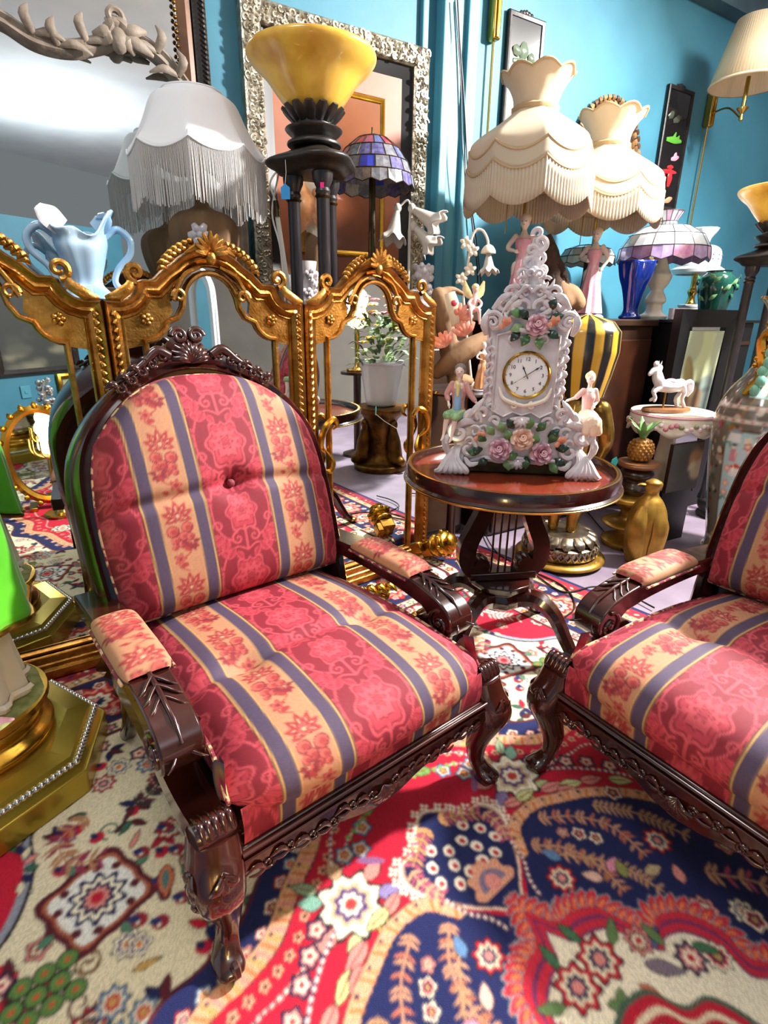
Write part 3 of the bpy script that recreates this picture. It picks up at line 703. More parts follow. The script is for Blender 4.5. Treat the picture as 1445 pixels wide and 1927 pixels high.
def armchair(name, label):
    t = thing(name, label, 'armchair')
    w = CH['w']
    # --- seat cushion: profile in (y, z) from the back over the top, round the front and under
    prof = spline([(.60, .405), (.50, .418), (.38, .432), (.22, .438), (.09, .432), (.0, .415), (-.045, .378), (-.052, .335), (-.025, .300), (.02, .29)], 24)
    seg = np.r_[0, np.cumsum(np.linalg.norm(np.diff(prof, axis=0), axis=1))]
    ns = int(seg[-1] / .0034); s = np.linspace(0, seg[-1], ns); py = np.interp(s, seg, prof[:, 0]); pz = np.interp(s, seg, prof[:, 1])
    ty = np.gradient(py); tz = np.gradient(pz); tl = np.hypot(ty, tz); ny, nz = tz / tl, -ty / tl       # outward normal
    hw = .285; xs = np.linspace(-1, 1, 176); ext = np.array([.0, .25, .5, .75, 1.0]) * .115
    def hw_at(i): return hw + .015 * np.clip((.10 - py[i]) / .12, 0, 1)
    V = np.zeros((ns, len(xs) + 8, 3)); C = np.zeros((ns, len(xs) + 8, 3))
    for i in range(ns):
        h = hw_at(i); x = xs * h; drop = .045 * np.abs(xs) ** 7 + .010 * xs ** 2
        dent = .024 * (np.exp(-(((x + .153) / .05) ** 2 + ((py[i] - .235) / .05) ** 2)) + np.exp(-(((x - .153) / .05) ** 2 + ((py[i] - .235) / .05) ** 2))) if pz[i] > .40 else 0 * x
        crease = (.010 * np.exp(-((py[i] - .235) / .018) ** 2) if pz[i] > .40 else 0)
        off = -(drop + dent + crease)
        row = np.c_[x, py[i] + ny[i] * off, pz[i] + nz[i] * off]
        e = ext[1:]
        L_ = np.c_[np.full(4, -h - .004) + .006 * (e / .115) , py[i] + ny[i] * (-.055 - e * .6), pz[i] + nz[i] * (-.055 - e * .6)]
        R_ = L_ * [-1, 1, 1]
        V[i] = np.vstack([L_[::-1], row, R_])
        fx = np.r_[-h - e[::-1], x, h + e]
        C[i] = fabric_col(fx, np.full(len(fx), -s[i] + .03))
    grid_obj('seat_cushion', V, 'fabric', t, C)
    sc_ = [o for o in t.children if o.name.startswith('seat_cushion')][0]
    for sg in (-1, 1):
        pts = [(sg * (hw_at(i) + .001), py[i] - ny[i] * .053, pz[i] - nz[i] * .053) for i in range(0, ns, 6)]
        part('piping', tube(pts, .0045, 6), 'piping', sc_)
    # --- fabric border below the cushion
    xb = np.linspace(-.29, .29, 170); zb = np.linspace(.262, .345, 10)
    Vb = np.dstack([np.tile(xb, (10, 1)), np.full((10, 170), -.020) - .006 * np.sin(np.linspace(0, PI, 10))[:, None], np.tile(zb[:, None], (1, 170))])
    grid_obj('front_border', Vb[::1], 'fabric', t, fabric_col(np.tile(xb, (10, 1)), np.tile(zb[:, None], (1, 170))))
    part('seat_deck', box((0, .29, .285), (.60, .58, .03)), 'dark_wood', t, smooth=False)
    # --- back cushion
    nx, nq = 168, 170; u = np.linspace(-1, 1, nx); v = np.linspace(0, 1, nq); U, Vv = np.meshgrid(u, v)
    hb = .290 + .012 * np.sin(PI * Vv) - .02 * Vv ** 6
    top = .605 - .150 * np.abs(U) ** 2.6
    Q = .035 + (top - .035) * Vv
    Xb = U * hb
    edge = np.clip((1 - np.abs(U) ** 8), 0, 1) ** .5 * np.clip(1 - np.abs(2 * Vv - 1) ** 9, 0, 1) ** .5
    puff = .045 + .075 * edge + .03 * (1 - U ** 2) * np.sin(PI * Vv)
    puff -= .030 * np.exp(-((Xb / .035) ** 2 + ((Q - .315) / .035) ** 2)) + .013 * np.exp(-((Q - .315 + .02 * np.abs(U)) / .016) ** 2) * edge
    P = BO[None, None] + np.dstack([Xb, 0 * Xb, 0 * Xb]) + Q[..., None] * BL + puff[..., None] * BN
    bc = grid_obj('back_cushion', P, 'fabric', t, fabric_col(Xb, Q + .02))
    rim = np.vstack([P[0, ::6], P[::6, -1], P[-1, ::-6], P[::-6, 0]])
    part('piping', tube(rim, .0048, 6, closed=True), 'piping', bc)
    part('button', ball(back_pt(0, .315, .118), (.011, .011, .011), 10, 7), 'piping', bc)
    # fabric boxing behind the front face
    rim2 = rim - BN * .05
    MBx = np.stack([rim, rim - BN * .03, rim - BN * .075], 0)
    grid_obj('cushion_side', MBx, 'fabric', bc, fabric_col(np.tile(np.linspace(.14, .16, len(rim)) + .07, (3, 1)), np.tile(np.arange(len(rim)) * .02, (3, 1))), wrap_c=True)
    # --- back frame
    fp = spline([(-.300, -.10), (-.312, .08), (-.316, .26), (-.306, .40), (-.268, .488), (-.20, .562), (-.10, .622), (0, .640), (.10, .622), (.20, .562), (.268, .488), (.306, .40), (.316, .26), (.312, .08), (.300, -.10)], 8)
    sec = [(-.026, -.03), (-.024, .035), (-.014, .048), (-.002, .040), (.008, .050), (.018, .036), (.024, .0), (.026, -.05), (.020, -.095), (.004, -.115), (-.020, -.11), (-.026, -.07)]
    part('back_frame', sweep(fp, sec, closed=False), 'mahogany', t, MBACK, angle=50)
    bp = fp.copy(); part('back_panel', prism(np.vstack([bp * .97]), -.012, .012), 'mahogany', t, MBACK @ frame_matrix((0, .03, 0), (1, 0, 0), (0, 0, 1), (0, -1, 0)))
    # crest: shell, volutes, side leaves
    mb = MB()
    for k in range(-4, 5):
        a = math.radians(90 + k * 19); ln = .058 - .002 * abs(k)
        mb.add(blade([(0, -.045, .638), (.5 * ln * math.cos(a), -.062, .638 + .5 * ln * math.sin(a)), (ln * math.cos(a), -.05, .638 + ln * math.sin(a))], [.004, .0085, .0075], .8, (0, -1, 0), 8))
    for sg in (-1, 1):
        mb.add(tube(spiral((sg * .022, -.058, .703), .02, .004, 90 - sg * 90, 90 - sg * 90 + sg * 560, (1, 0, 0), (0, 0, 1), 26), [.0085, .007, .006], 7))
        mb.add(tube(spline([(sg * .055, -.05, .655), (sg * .085, -.055, .668), (sg * .12, -.05, .640), (sg * .165, -.045, .612), (sg * .21, -.04, .585)], 5), [.014, .013, .011, .007, .003], 7))
        for k in range(5):
            x = sg * (.075 + .028 * k); z = .648 - .0185 * k
            mb.add(tube(spiral((x, -.056, z + .006), .012, .003, 60, 60 + sg * 420, (1, 0, 0), (0, 0, 1), 14), [.006, .004], 6))
            mb.add(blade([(x, -.05, z), (x + sg * .014, -.058, z + .02), (x + sg * .032, -.05, z + .012)], [.004, .008, .002], .6, (0, -1, 0)))
    mb.add(xf(prism(spline([(-.085, .62), (-.05, .665), (-.035, .705), (0, .722), (.035, .705), (.05, .665), (.085, .62)], 6), -.045, .005), frame_matrix((0, 0, 0), (1, 0, 0), (0, 0, 1), (0, -1, 0)) @ T(0, 0, 0)))
    mb.build('carved_crest', 'mahogany', t, M=MBACK, angle=60)
    # --- legs, rails
    for sg in (-1, 1):
        path = [(sg * w, .010, .305, .040, .038), (sg * (w + .004), .002, .27, .043, .042), (sg * (w + .012), -.012, .235, .044, .046), (sg * (w + .012), -.018, .20, .040, .042), (sg * (w + .004), -.008, .155, .030, .031), (sg * (w - .004), .004, .11, .023, .024), (sg * (w - .002), .004, .07, .018, .019), (sg * (w + .006), -.006, .045, .021, .023), (sg * (w + .012), -.022, .030, .026, .030), (sg * (w + .010), -.020, .0105, .022, .024)]
        pp = spline(path, 4)
        lg = part('front_leg', loft([sq_ring((a, b, c), d, e) for a, b, c, d, e in pp[::-1]]), 'mahogany', t, angle=60)
        mb = MB(); carved_leaf(mb, (sg * (w + .012), -.050, .262), (0, .1, -1), (1, 0, 0), (0, -1, 0), .075, 3, .010); mb.build('knee_carving', 'mahogany', lg, angle=60)
        mb = MB(); carved_leaf(mb, (sg * (w + .048), -.012, .258), (0, 0, -1), (0, 1, 0), (sg, 0, 0), .070, 3, .010); mb.build('knee_carving', 'mahogany', lg, angle=60)
        part('foot_scroll', tube(spiral((sg * (w + .008), -.040, .032), .014, .004, 90, 480, (0, 1, 0), (0, 0, 1), 20), [.008, .006], 6), 'mahogany', lg)
        rp = spline([(sg * (w - .03), .60, .30, .030, .034), (sg * (w - .03), .61, .18, .027, .030), (sg * (w - .025), .645, .08, .022, .024), (sg * (w - .02), .69, .0105, .020, .022)], 5)
        part('rear_leg', loft([sq_ring((a, b, c), d, e) for a, b, c, d, e in rp[::-1]]), 'mahogany', t, angle=60)
        srp = np.vstack([[(.03, .285), (.60, .315)], spline([(.60, .235), (.45, .225), (.3, .215), (.15, .205), (.03, .20)], 4)])
        part('side_rail', xf(prism(srp, -.014, .014), YZX), 'mahogany', t, T(sg * (w - .004), 0, 0), bevel=.004)
    top = [(w - .02, .270), (-w + .02, .270)]
    low = spline([(-w + .02, .215), (-.24, .212), (-.17, .20), (-.10, .188), (-.05, .172), (0, .165), (.05, .172), (.10, .188), (.17, .20), (.24, .212), (w - .02, .215)], 6)
    fr = part('front_rail', xf(prism(np.vstack([top, low]), .0, .030), XZY), 'mahogany', t, bevel=.004)
    mb = MB()
    mb.add(tube([(-.3, -.034, .263), (.3, -.034, .263)], .0055, 6)).add(tube([(-.3, -.034, .248), (.3, -.034, .248)], .0035, 6))
    for sg in (-1, 1):
        for k in range(6):
            x = sg * (.03 + .045 * k); z = .205 + .006 * math.sin(k * 1.9)
            mb.add(tube(spiral((x, -.031, z + .006), .012, .003, 0, sg * 420, (1, 0, 0), (0, 0, 1), 16), [.004, .003], 6))
            mb.add(blade([(x + sg * .006, -.032, z), (x + sg * .022, -.034, z + .018), (x + sg * .042, -.031, z + .006)], [.003, .006, .002], .5, (0, -1, 0)))
            mb.add(blade([(x + sg * .004, -.032, z), (x + sg * .02, -.033, z - .004), (x + sg * .036, -.031, z + .0)], [.003, .005, .002], .5, (0, -1, 0)))
    for k in range(-3, 4): a = math.radians(-90 + k * 22); mb.add(blade([(0, -.032, .215), (.018 * math.cos(a), -.04, .215 + .018 * math.sin(a)), (.036 * math.cos(a), -.034, .215 + .036 * math.sin(a))], [.003, .006, .004], .7, (0, -1, 0)))
    mb.build('rail_carving', 'mahogany', fr, angle=60)
    # --- arms
    AZ = -.042
    ax = CH['arm']
    for sg in (-1, 1):
        ap = np.vstack([spline([(.68, .505), (.5, .520), (.35, .523), (.24, .518), (.17, .508), (.115, .490), (.088, .462), (.088, .428), (.108, .403), (.14, .402), (.160, .42), (.165, .445)], 6), spline([(.19, .462), (.3, .475), (.5, .478), (.68, .462)], 5)])
        arm = part('arm', xf(prism(ap, -.038, .038), YZX), 'mahogany', t, T(sg * ax, 0, AZ), bevel=.006, angle=50)
        mb = MB()
        for s2 in (-1, 1):
            mb.add(tube(spiral((sg * ax + s2 * .039, .125, .44), .036, .006, 100, -420, (0, 1, 0), (0, 0, 1), 34), [.006, .005, .004], 6))
            mb.add(ball((sg * ax + s2 * .038, .125, .44), (.008, .010, .010), 10, 6))
        for k in range(6):
            y = .225 - .024 * k; z = [.520, .516, .508, .495, .474, .446][k]
            for s2 in (-1, 1): mb.add(tube(spline([(sg * ax, y, z + .001), (sg * ax + s2 * .012, y - .014, z - .001), (sg * ax + s2 * .024, y - .030, z - .005), (sg * ax + s2 * .034, y - .036, z - .009)], 4), [.0045, .004, .003, .0015], 6))
        mb.add(tube([(sg * ax, .24, .521), (sg * ax, .18, .513), (sg * ax, .12, .497), (sg * ax, .09, .466)], [.006, .005, .004], 6))
        mb.build('arm_carving', 'mahogany', arm, angle=60, M=T(0, 0, AZ))
        # support sweeping back then forward onto the leg
        sp = ribbon_poly(spline([(.135, .385), (.185, .365), (.208, .335), (.19, .308), (.13, .292), (.065, .288), (.02, .298)], 7), [.026, .028, .026, .025, .026, .028, .024])
        su_ = part('arm_support', xf(prism(sp, -.030, .030), YZX), 'mahogany', t, T(sg * (ax - .006), 0, 0), bevel=.006, angle=50)
        mb = MB().add(xf(lathe([(0, -.033), (.022, -.033), (.026, -.02), (.026, .02), (.022, .033), (0, .033)], 18), T(sg * (ax - .006), .004, .312) @ R(90, 'Y')))
        for k in range(5): mb.add(blade([(sg * (ax - .006) + (k - 2) * .012, .03, .326), (sg * (ax - .006) + (k - 2) * .012, -.005, .342), (sg * (ax - .006) + (k - 2) * .012, -.022, .318)], [.003, .006, .003], .6, (0, -.6, 1)))
        mb.build('leg_scroll', 'mahogany', su_, angle=60)
        # pad
        nu, nv = 84, 74; uu = np.linspace(0, 2 * PI, nu, endpoint=False); vv = np.linspace(0, 1, nv)
        Pd = np.zeros((nv, nu, 3)); Cd = np.zeros((nv, nu, 3))
        for i, q in enumerate(vv):
            e = max(1 - abs(2 * q - 1) ** 7, 0.02) ** .5
            cx = np.sign(np.cos(uu)) * np.abs(np.cos(uu)) ** .7 * .047 * (.75 + .25 * e); cz = np.sign(np.sin(uu)) * np.abs(np.sin(uu)) ** .75 * .027 * e
            y = .235 + .25 * q
            Pd[i] = np.c_[sg * ax + cx, np.full(nu, y), .520 + AZ + cz]
            Cd[i] = fabric_col(FW + cx * .8 + np.where(cz < .006, np.sign(cx) * (.006 - cz) * 1.1, 0), np.full(nu, y + .02))
        o = grid_obj('arm_pad', Pd[:, ::-1], 'fabric', arm, Cd[:, ::-1], wrap_c=True)
        for s2 in (-1, 1): part('piping', tube([(sg * ax + s2 * .047, .24, .514 + AZ), (sg * ax + s2 * .049, .36, .516 + AZ), (sg * ax + s2 * .047, .48, .514 + AZ)], .0032, 6), 'piping', arm)
    return t
chairL = armchair('armchair', 'carved mahogany armchair in red striped damask in front of the gilt mirror screen')
chairL.location = (-.0145, .8754, 0); chairL.rotation_euler = (0, 0, .6896)
chairR = copy_tree(chairL)
chairR.location = (.605, .8436, 0); chairR.rotation_euler = (0, 0, -.989)
chairR['label'] = 'carved mahogany armchair in red striped damask beside the tall oriental vase'
for o in (chairL, chairR): o['group'] = 'pair of striped damask armchairs'

# ------------------------------------------------------------------ round side table with a lyre base
tc_ = floor_at(960, 886, .64)
tb = thing('lyre_table', 'round mahogany tray-top side table on a lyre pedestal', 'table', (tc_[0], tc_[1], 0), 8)
TR = .318
part('table_top', lathe([(0, .618), (TR - .03, .618), (TR, .626), (TR, .6385), (0, .6385)], 72), 'mahogany_top', tb)
part('gallery_rim', lathe([(TR - .014, .636), (TR - .012, .660), (TR - .008, .664), (TR + .004, .664), (TR + .008, .655), (TR + .006, .628), (TR + .014, .622), (TR + .012, .612), (TR - .02, .610), (TR - .03, .6195)], 72, cap=False), 'mahogany', tb)
part('brass_line', lathe([(TR + .0125, .6125), (TR + .0158, .6145), (TR + .0158, .6175), (TR + .0125, .6195)], 72, cap=False), 'brass', tb)
part('rim_line', lathe([(TR - .010, .6635), (TR - .004, .6655), (TR + .003, .6642)], 72, cap=False), 'brass', tb)
part('top_block', box((0, 0, .597), (.24, .10, .04)), 'mahogany', tb, bevel=.006)
for sg in (-1, 1):
    ly = ribbon_poly(spline([(sg * .055, .60), (sg * .068, .53), (sg * .095, .46), (sg * .122, .395), (sg * .122, .335), (sg * .09, .30), (sg * .05, .31)], 8), [.026, .024, .026, .028, .028, .026, .016])
    a = part('lyre_arm', xf(prism(ly, -.022, .022), XZY), 'mahogany', tb, bevel=.005, angle=50)
    part('lyre_scroll', xf(lathe([(0, -.027), (.026, -.027), (.03, 0), (.026, .027), (0, .027)], 18), T(sg * .075, 0, .325) @ R(90, 'X')), 'mahogany', a)
part('lyre_foot', box((0, 0, .285), (.23, .055, .03)), 'mahogany', tb, bevel=.006)
for k in range(4): part('lyre_string', tube([(-.036 + .024 * k, 0, .29), (-.036 + .024 * k, 0, .58)], .0035, 6), 'mahogany', tb)
mb = MB().add(lathe([(0, .17), (.06, .17), (.085, .19), (.09, .215), (.075, .235), (.10, .25), (.105, .272), (0, .272)], 8))
mb.build('pedestal_block', 'mahogany', tb, bevel=.004)
for a in (40, 140, 220, 320):
    d = A([math.cos(math.radians(a)), math.sin(math.radians(a))])
    path = spline([(.06, .21, .034), (.13, .225, .030), (.19, .185, .027), (.235, .11, .024), (.27, .055, .022), (.30, .032, .019)], 5)
    lg = part('splayed_leg', tube([(d[0] * r, d[1] * r, z) for r, z, q in path], [q for r, z, q in path], 8), 'mahogany', tb)
    part('brass_foot', ball((d[0] * .312, d[1] * .312, .024), (.024, .024, .0135), 12, 8), 'brass', lg)
# ------------------------------------------------------------------ gilt three-panel mirror screen
SW = .61; SH = SW / 2
def mirror_path(half):
    h = A(half); return np.vstack([h, (h * [-1, 1])[::-1][1 if abs(h[-1][0]) < 1e-6 else 0:]])
def screen_panel(M, root):
    arc = lambda c, r, a0, a1, n=6: [(c[0] + r * math.cos(math.radians(a)), c[1] + r * math.sin(math.radians(a))) for a in np.linspace(a0, a1, n)]
    half = [(-SH, .03), (-SH, 1.115), (-SH + .035, 1.115)] + arc((-SH + .035, 1.175), .06, -80, -10, 5) + [(-.195, 1.172), (-.165, 1.172), (-.135, 1.20)] + arc((0, 1.115), .148, 135, 90, 7)
    path = mirror_path(half)
    prof = [(0, -.014), (0, .022), (-.006, .030), (-.013, .024), (-.019, .020), (-.028, .026), (-.035, .020), (-.041, .012), (-.047, .016), (-.051, .008), (-.051, -.014)]
    fr = part('gilt_frame', sweep(path, prof), 'gilt', root, M, angle=50)
    part('mirror_glass', prism(path * [.97, 1] + [0, -.01], .0, .006), 'mirror', root, M @ frame_matrix((0, .004, 0), (1, 0, 0), (0, 0, 1), (0, -1, 0)), smooth=False)
    part('back_board', prism(path, -.012, -.004), 'dark_wood', root, M @ frame_matrix((0, .004, 0), (1, 0, 0), (0, 0, 1), (0, -1, 0)), smooth=False)
    ih = [(-.205, .10), (-.205, 1.005)] + arc((-.205, 1.075), .07, -75, -15, 5) + [(-.105, 1.072), (-.088, 1.10), (-.082, 1.13)] + arc((0, 1.115), .082, 165, 90, 6)
    ip = mirror_path(ih)
    part('inner_bead', sweep(ip, [(.008, .006), (.008, .012), (.003, .020), (-.003, .020), (-.008, .012), (-.008, .006)]), 'gilt', root, M, angle=50)
    for sg in (-1, 1):
        # spandrel plate with a flower
        sp = A([(-.257, .985), (-.257, 1.075), (-.243, 1.085), (-.205, 1.12), (-.165, 1.125), (-.13, 1.15), (-.118, 1.085), (-.14, 1.06), (-.175, 1.015), (-.205, .995)]) * [sg, 1]
        pl = part('spandrel', prism(sp, .0, .010), 'gilt', root, M @ frame_matrix((0, 0, 0), (1, 0, 0), (0, 0, 1), (0, -1, 0)))
        fl = MB()
        for k in range(5):
            a = k * 72; fl.add(ball((sg * .195 + .011 * math.cos(math.radians(a)), -.014, 1.065 + .011 * math.sin(math.radians(a))), (.008, .006, .008), 8, 6), M)
        fl.add(ball((sg * .195, -.018, 1.065), .006, 8, 6), M); fl.build('rosette', 'gilt', pl)
        # curled scroll on the shoulder
        sc = MB().add(tube(spiral((sg * .215, -.028, 1.188), .026, .005, -90 + sg * 0, -90 - sg * -430, (1, 0, 0), (0, 0, 1), 26), [.010, .009, .006], 7), M)
        sc.add(blade([(sg * .30, -.03, 1.12), (sg * .27, -.04, 1.125), (sg * .235, -.036, 1.15), (sg * .225, -.03, 1.172)], [.006, .016, .014, .008], .5, (0, -1, 0)), M); sc.build('shoulder_scroll', 'gilt', root)
        # C scroll inside the arch
        part('arch_scroll', tube(np.vstack([spiral((sg * .098, -.022, 1.13), .022, .006, -30 if sg > 0 else 210, 330 if sg > 0 else -150, (1, 0, 0), (0, 0, 1), 14)[::-1], spline([(sg * .10, -.022, 1.155), (sg * .075, -.024, 1.19), (sg * .03, -.022, 1.212)], 4)]), [.004, .008, .006], 7), 'gilt', root, M)
        lf = MB()
        for k in range(7):
            a = math.radians(90 + sg * -(16 + k * 6.2)); r = .160; x, z = r * math.cos(a), 1.115 + r * math.sin(a)
            lf.add(blade([(x, -.026, z - .008), (x + sg * .010, -.036, z + .008), (x + sg * .024, -.028, z + .004)], [.003, .009, .002], .5, (0, -1, 0)), M)
            lf.add(blade([(x, -.028, z - .008), (x + sg * .016, -.036, z - .006), (x + sg * .026, -.026, z - .016)], [.003, .007, .002], .5, (0, -1, 0)), M)
        stuff(lf.build('leaf_garland', 'gilt', root))
        bd = MB()
        for k in range(44): z = .10 + k * .0225; bd.add(blade([(sg * (SH - .024), -.022, z), (sg * (SH - .019), -.029, z + .010), (sg * (SH - .028), -.024, z + .02)], [.002, .006, .002], .6, (0, -1, 0), 5), M)
        stuff(bd.build('carved_leaf_strip', 'gilt', root))
        br = MB().add(tube(spline([(sg * .235, -.02, .60), (sg * .265, -.04, .64), (sg * .25, -.05, .70), (sg * .21, -.045, .725), (sg * .19, -.035, .70), (sg * .205, -.03, .685)], 5), [.004, .011, .013, .011, .008, .004], 7), M)
        br.add(tube(spline([(sg * .235, -.02, .61), (sg * .21, -.035, .565), (sg * .225, -.04, .53), (sg * .25, -.035, .54)], 5), [.004, .010, .010, .004], 7), M); br.build('side_scroll', 'bright_gold', root)
    cr = MB()
    for k in range(-4, 5):
        a = math.radians(90 + k * 21); ln = .062 - .004 * abs(k)
        cr.add(blade([(0, -.03, 1.245), (.5 * ln * math.cos(a), -.046, 1.245 + .55 * ln * math.sin(a)), (ln * math.cos(a) * 1.05, -.04 - .012, 1.245 + ln * math.sin(a))], [.005, .0105, .004], .6, (0, -1, 0)), M)
    for sg in (-1, 1): cr.add(blade([(0, -.03, 1.25), (sg * .035, -.042, 1.262), (sg * .075, -.035, 1.245)], [.006, .011, .003], .6, (0, -1, 0)), M)
    cr.add(ball((0, -.04, 1.235), (.016, .012, .02), 10, 7), M); cr.build('palmette', 'gilt', root)
    part('bottom_rail', box((0, 0, .045), (SW, .045, .09)), 'gilt', root, M, bevel=.006)
scr = thing('mirror_screen', 'carved gilt three-panel folding mirror screen standing behind the armchair', 'screen', (-.786, 1.625, 0))
HB, HA, HM, HL = A([.184, 2.364, 0]), A([-.29, 1.98, 0]), A([-.786, 1.625, 0]), A([-1.298, 1.293, 0])
for a, b in ((HL, HM), (HM, HA), (HA, HB)):
    d = unit(b - a); n_before = set(bpy.data.objects)
    M = frame_matrix((a + b) / 2 + A([0, 0, .0108]), d, A([-d[1], d[0], 0]), A([0, 0, 1])) @ S(np.linalg.norm(b - a) / SW - .006, 1, 1)
    pn = bpy.data.objects.new('screen_panel', None); COL.objects.link(pn); pn.parent = scr
    screen_panel(M, pn)
    for o in set(bpy.data.objects) - n_before:
        if o.parent == pn: o.matrix_parent_inverse = scr.matrix_basis.inverted()
        elif o.parent and o.parent.parent == pn: pass

# ------------------------------------------------------------------ tall sideboard behind the screen and what stands on it
SB = 1.125
def back(u, off, z=0.0): return W0 + WU * u + WN * off + A([0, 0, z])
def u_at(px, py, off): return wall_uv(wall_pt(px, py, off))[0]
sbo = thing('sideboard', 'tall dark wood sideboard against the teal wall behind the mirror screen', 'cabinet', M=wall_frame(back(-1.33, .27)))
part('carcass', box((0, 0, .54), (2.4, .46, 1.06)), 'dark_wood', sbo, smooth=False, bevel=.005)
part('top', box((0, 0, SB - .0275), (2.46, .50, .055)), 'dark_wood', sbo, smooth=False, bevel=.006)
for k in range(4):
    dr = part('door', box((-.9 + .6 * k, -.238, .5), (.56, .02, .9)), 'dark_wood', sbo, smooth=False, bevel=.006)
    part('knob', ball((-.68 + .6 * k, -.262, .55), .014, 10, 7), 'brass', dr)

def rect_path(u0, u1, z0, z1): return A([(u0, z0), (u0, z1), (u1, z1), (u1, z0)])
# large mirror with a rope-edged dark frame on the wall
ub = u_at(386, 60, .03); MWm = lambda off: wall_frame(W0 + WN * off)
mr = thing('rope_mirror', 'large wall mirror in a dark rope-edged frame behind the carved weathered mirror', 'mirror', back(ub - .6, .02, SB))
pth = rect_path(ub - 1.35, ub, SB + .01, 2.75)
wp(part('dark_frame', sweep(pth, [(0, 0), (0, .05), (-.012, .06), (-.03, .05), (-.05, .045), (-.055, 0)]), 'black_iron', None, MWm(.005)), mr)
ro = MB(); 
for z in np.arange(SB + .05, 2.7, .016): ro.add(blade([(ub - .004, -.05, z), (ub - .016, -.062, z + .008), (ub - .028, -.05, z + .016)], [.004, .007, .004], .8, (0, -1, 0), 6))
stuff(wp(ro.build('rope_edge', 'black_iron', None, M=MWm(.005)), mr))
wp(part('gilt_band', sweep(pth + A([(.055, .055), (.055, -.055), (-.055, -.055), (-.055, .055)]), [(0, 0), (0, .04), (-.02, .05), (-.05, .03), (-.055, 0)]), 'turned_wood', None, MWm(.005)), mr)
bd = MB()
for z in np.arange(SB + .1, 2.62, .022): bd.add(ball((ub - .112, -.035, z), .0075, 8, 6))
stuff(wp(bd.build('bead_row', 'gilt_dark', None, M=MWm(.005)), mr))
wp(part('mirror_glass', box((ub - .675, -.012, 1.94), (1.15, .006, 1.42)), 'mirror_old', None, MWm(.005), smooth=False), mr)

# cartouche mirror with a carved weathered frame
off = .115
px_path = [(-190, 250), (-150, 90), (-75, 15), (0, 38), (65, 78), (130, 93), (190, 84), (222, 72), (262, 82), (300, 108), (336, 150), (385, 225), (428, 320), (452, 420), (455, 520)]
uz = A([wall_uv(wall_pt(x, y, off)) for x, y in px_path]); uz[-1, 1] = SB + .03; uz[0, 1] = SB + .25; uz = np.vstack([[(uz[0, 0], SB + .03)], uz])
sp_ = spline(uz, 7)
cm = thing('carved_mirror', 'large mirror in a curving weathered carved wood frame behind the white fringed lamp', 'mirror', back(float(uz[:, 0].mean()), off, SB))
wp(part('carved_frame', sweep(sp_, [(.02, -.01), (.024, .02), (.012, .036), (.0, .028), (-.012, .032), (-.024, .022), (-.03, -.01)], closed=False), 'grey_wood', None, MWm(off)), cm)
wp(part('mirror_glass', prism(np.vstack([sp_ * [.995, .997]]), 0, .006), 'mirror', None, MWm(off) @ frame_matrix((0, .006, 0), (1, 0, 0), (0, 0, 1), (0, -1, 0)), smooth=False), cm)
wp(part('bottom_rail', box(((sp_[0, 0] + sp_[-1, 0]) / 2, 0, SB + .03), (abs(sp_[-1, 0] - sp_[0, 0]), .04, .055)), 'grey_wood', None, MWm(off), bevel=.005), cm)
cv = MB(); ku, kz = wall_uv(wall_pt(218, 72, off)); s1 = 1.0
for a, ln in ((100, .05), (60, .06), (15, .10), (-20, .12), (-45, .07), (150, .045), (190, .08), (215, .07), (130, .05)):
    a = math.radians(a); d = A([math.cos(a), 0, math.sin(a)])
    cv.add(blade([A([ku, -.03, kz]), A([ku, -.055, kz]) + d * ln * .5, A([ku, -.035, kz]) + d * ln], [.012, .02, .006], .5, (0, -1, 0), 7))
cv.add(tube(spiral((ku - .005, -.045, kz + .045), .03, .008, -90, 380, (1, 0, 0), (0, 0, 1), 22), [.013, .011, .007], 7)).add(ball((ku, -.045, kz - .02), (.03, .025, .04), 12, 8))
for (x, y, fl) in ((60, 55, 1), (108, 78, 1), (290, 90, -1), (330, 135, -1), (160, 70, 1)):
    u_, z_ = wall_uv(wall_pt(x, y, off)); 
    cv.add(blade([(u_, -.03, z_ - .02), (u_ - fl * .02, -.05, z_ + .02), (u_ - fl * .005, -.035, z_ + .055)], [.012, .016, .003], .5, (0, -1, 0), 6))
    cv.add(blade([(u_, -.03, z_ - .02), (u_ + fl * .05, -.045, z_ - .012), (u_ + fl * .10, -.035, z_ - .03)], [.008, .013, .003], .5, (0, -1, 0), 6))
wp(cv.build('leaf_carving', 'grey_wood', None, M=MWm(off)), cm)

# silver-leaf mirror with a brown panelled picture inside
u0, z_top = u_at(451, 0, .05), wall_uv(wall_pt(808, 92, .05))[1]; u1 = u_at(806, 200, .05)
sm = thing('silver_leaf_mirror', 'tall wall mirror in a wide embossed silver-leaf frame behind the yellow torchiere', 'mirror', back((u0 + u1) / 2, .01, SB + .01))
ZB = SB + .01; pth = rect_path(u0, u1, ZB, z_top); fw = .082
wp(part('embossed_frame', sweep(pth, [(0, 0), (0, .045), (-.01, .052), (-fw + .01, .05), (-fw, .04), (-fw, 0)]), 'silver_leaf', None, MWm(.004)), sm)
em = MB(); rg = random.Random(5)
def emb(u, z):
    a = rg.uniform(0, 6.28); r = rg.uniform(.010, .018)
    em.add(tube(spiral((u, -.053, z), r, .004, math.degrees(a), math.degrees(a) + rg.choice([-1, 1]) * 290, (1, 0, 0), (0, 0, 1), 10), [.0045, .0055, .003], 5))
for z in np.arange(ZB + .05, z_top, .027):
    for ss in (u0 + .02, u0 + .04, u0 + .062, u1 - .02, u1 - .04, u1 - .062): emb(ss + rg.uniform(-.006, .006), z + rg.uniform(-.006, .006))
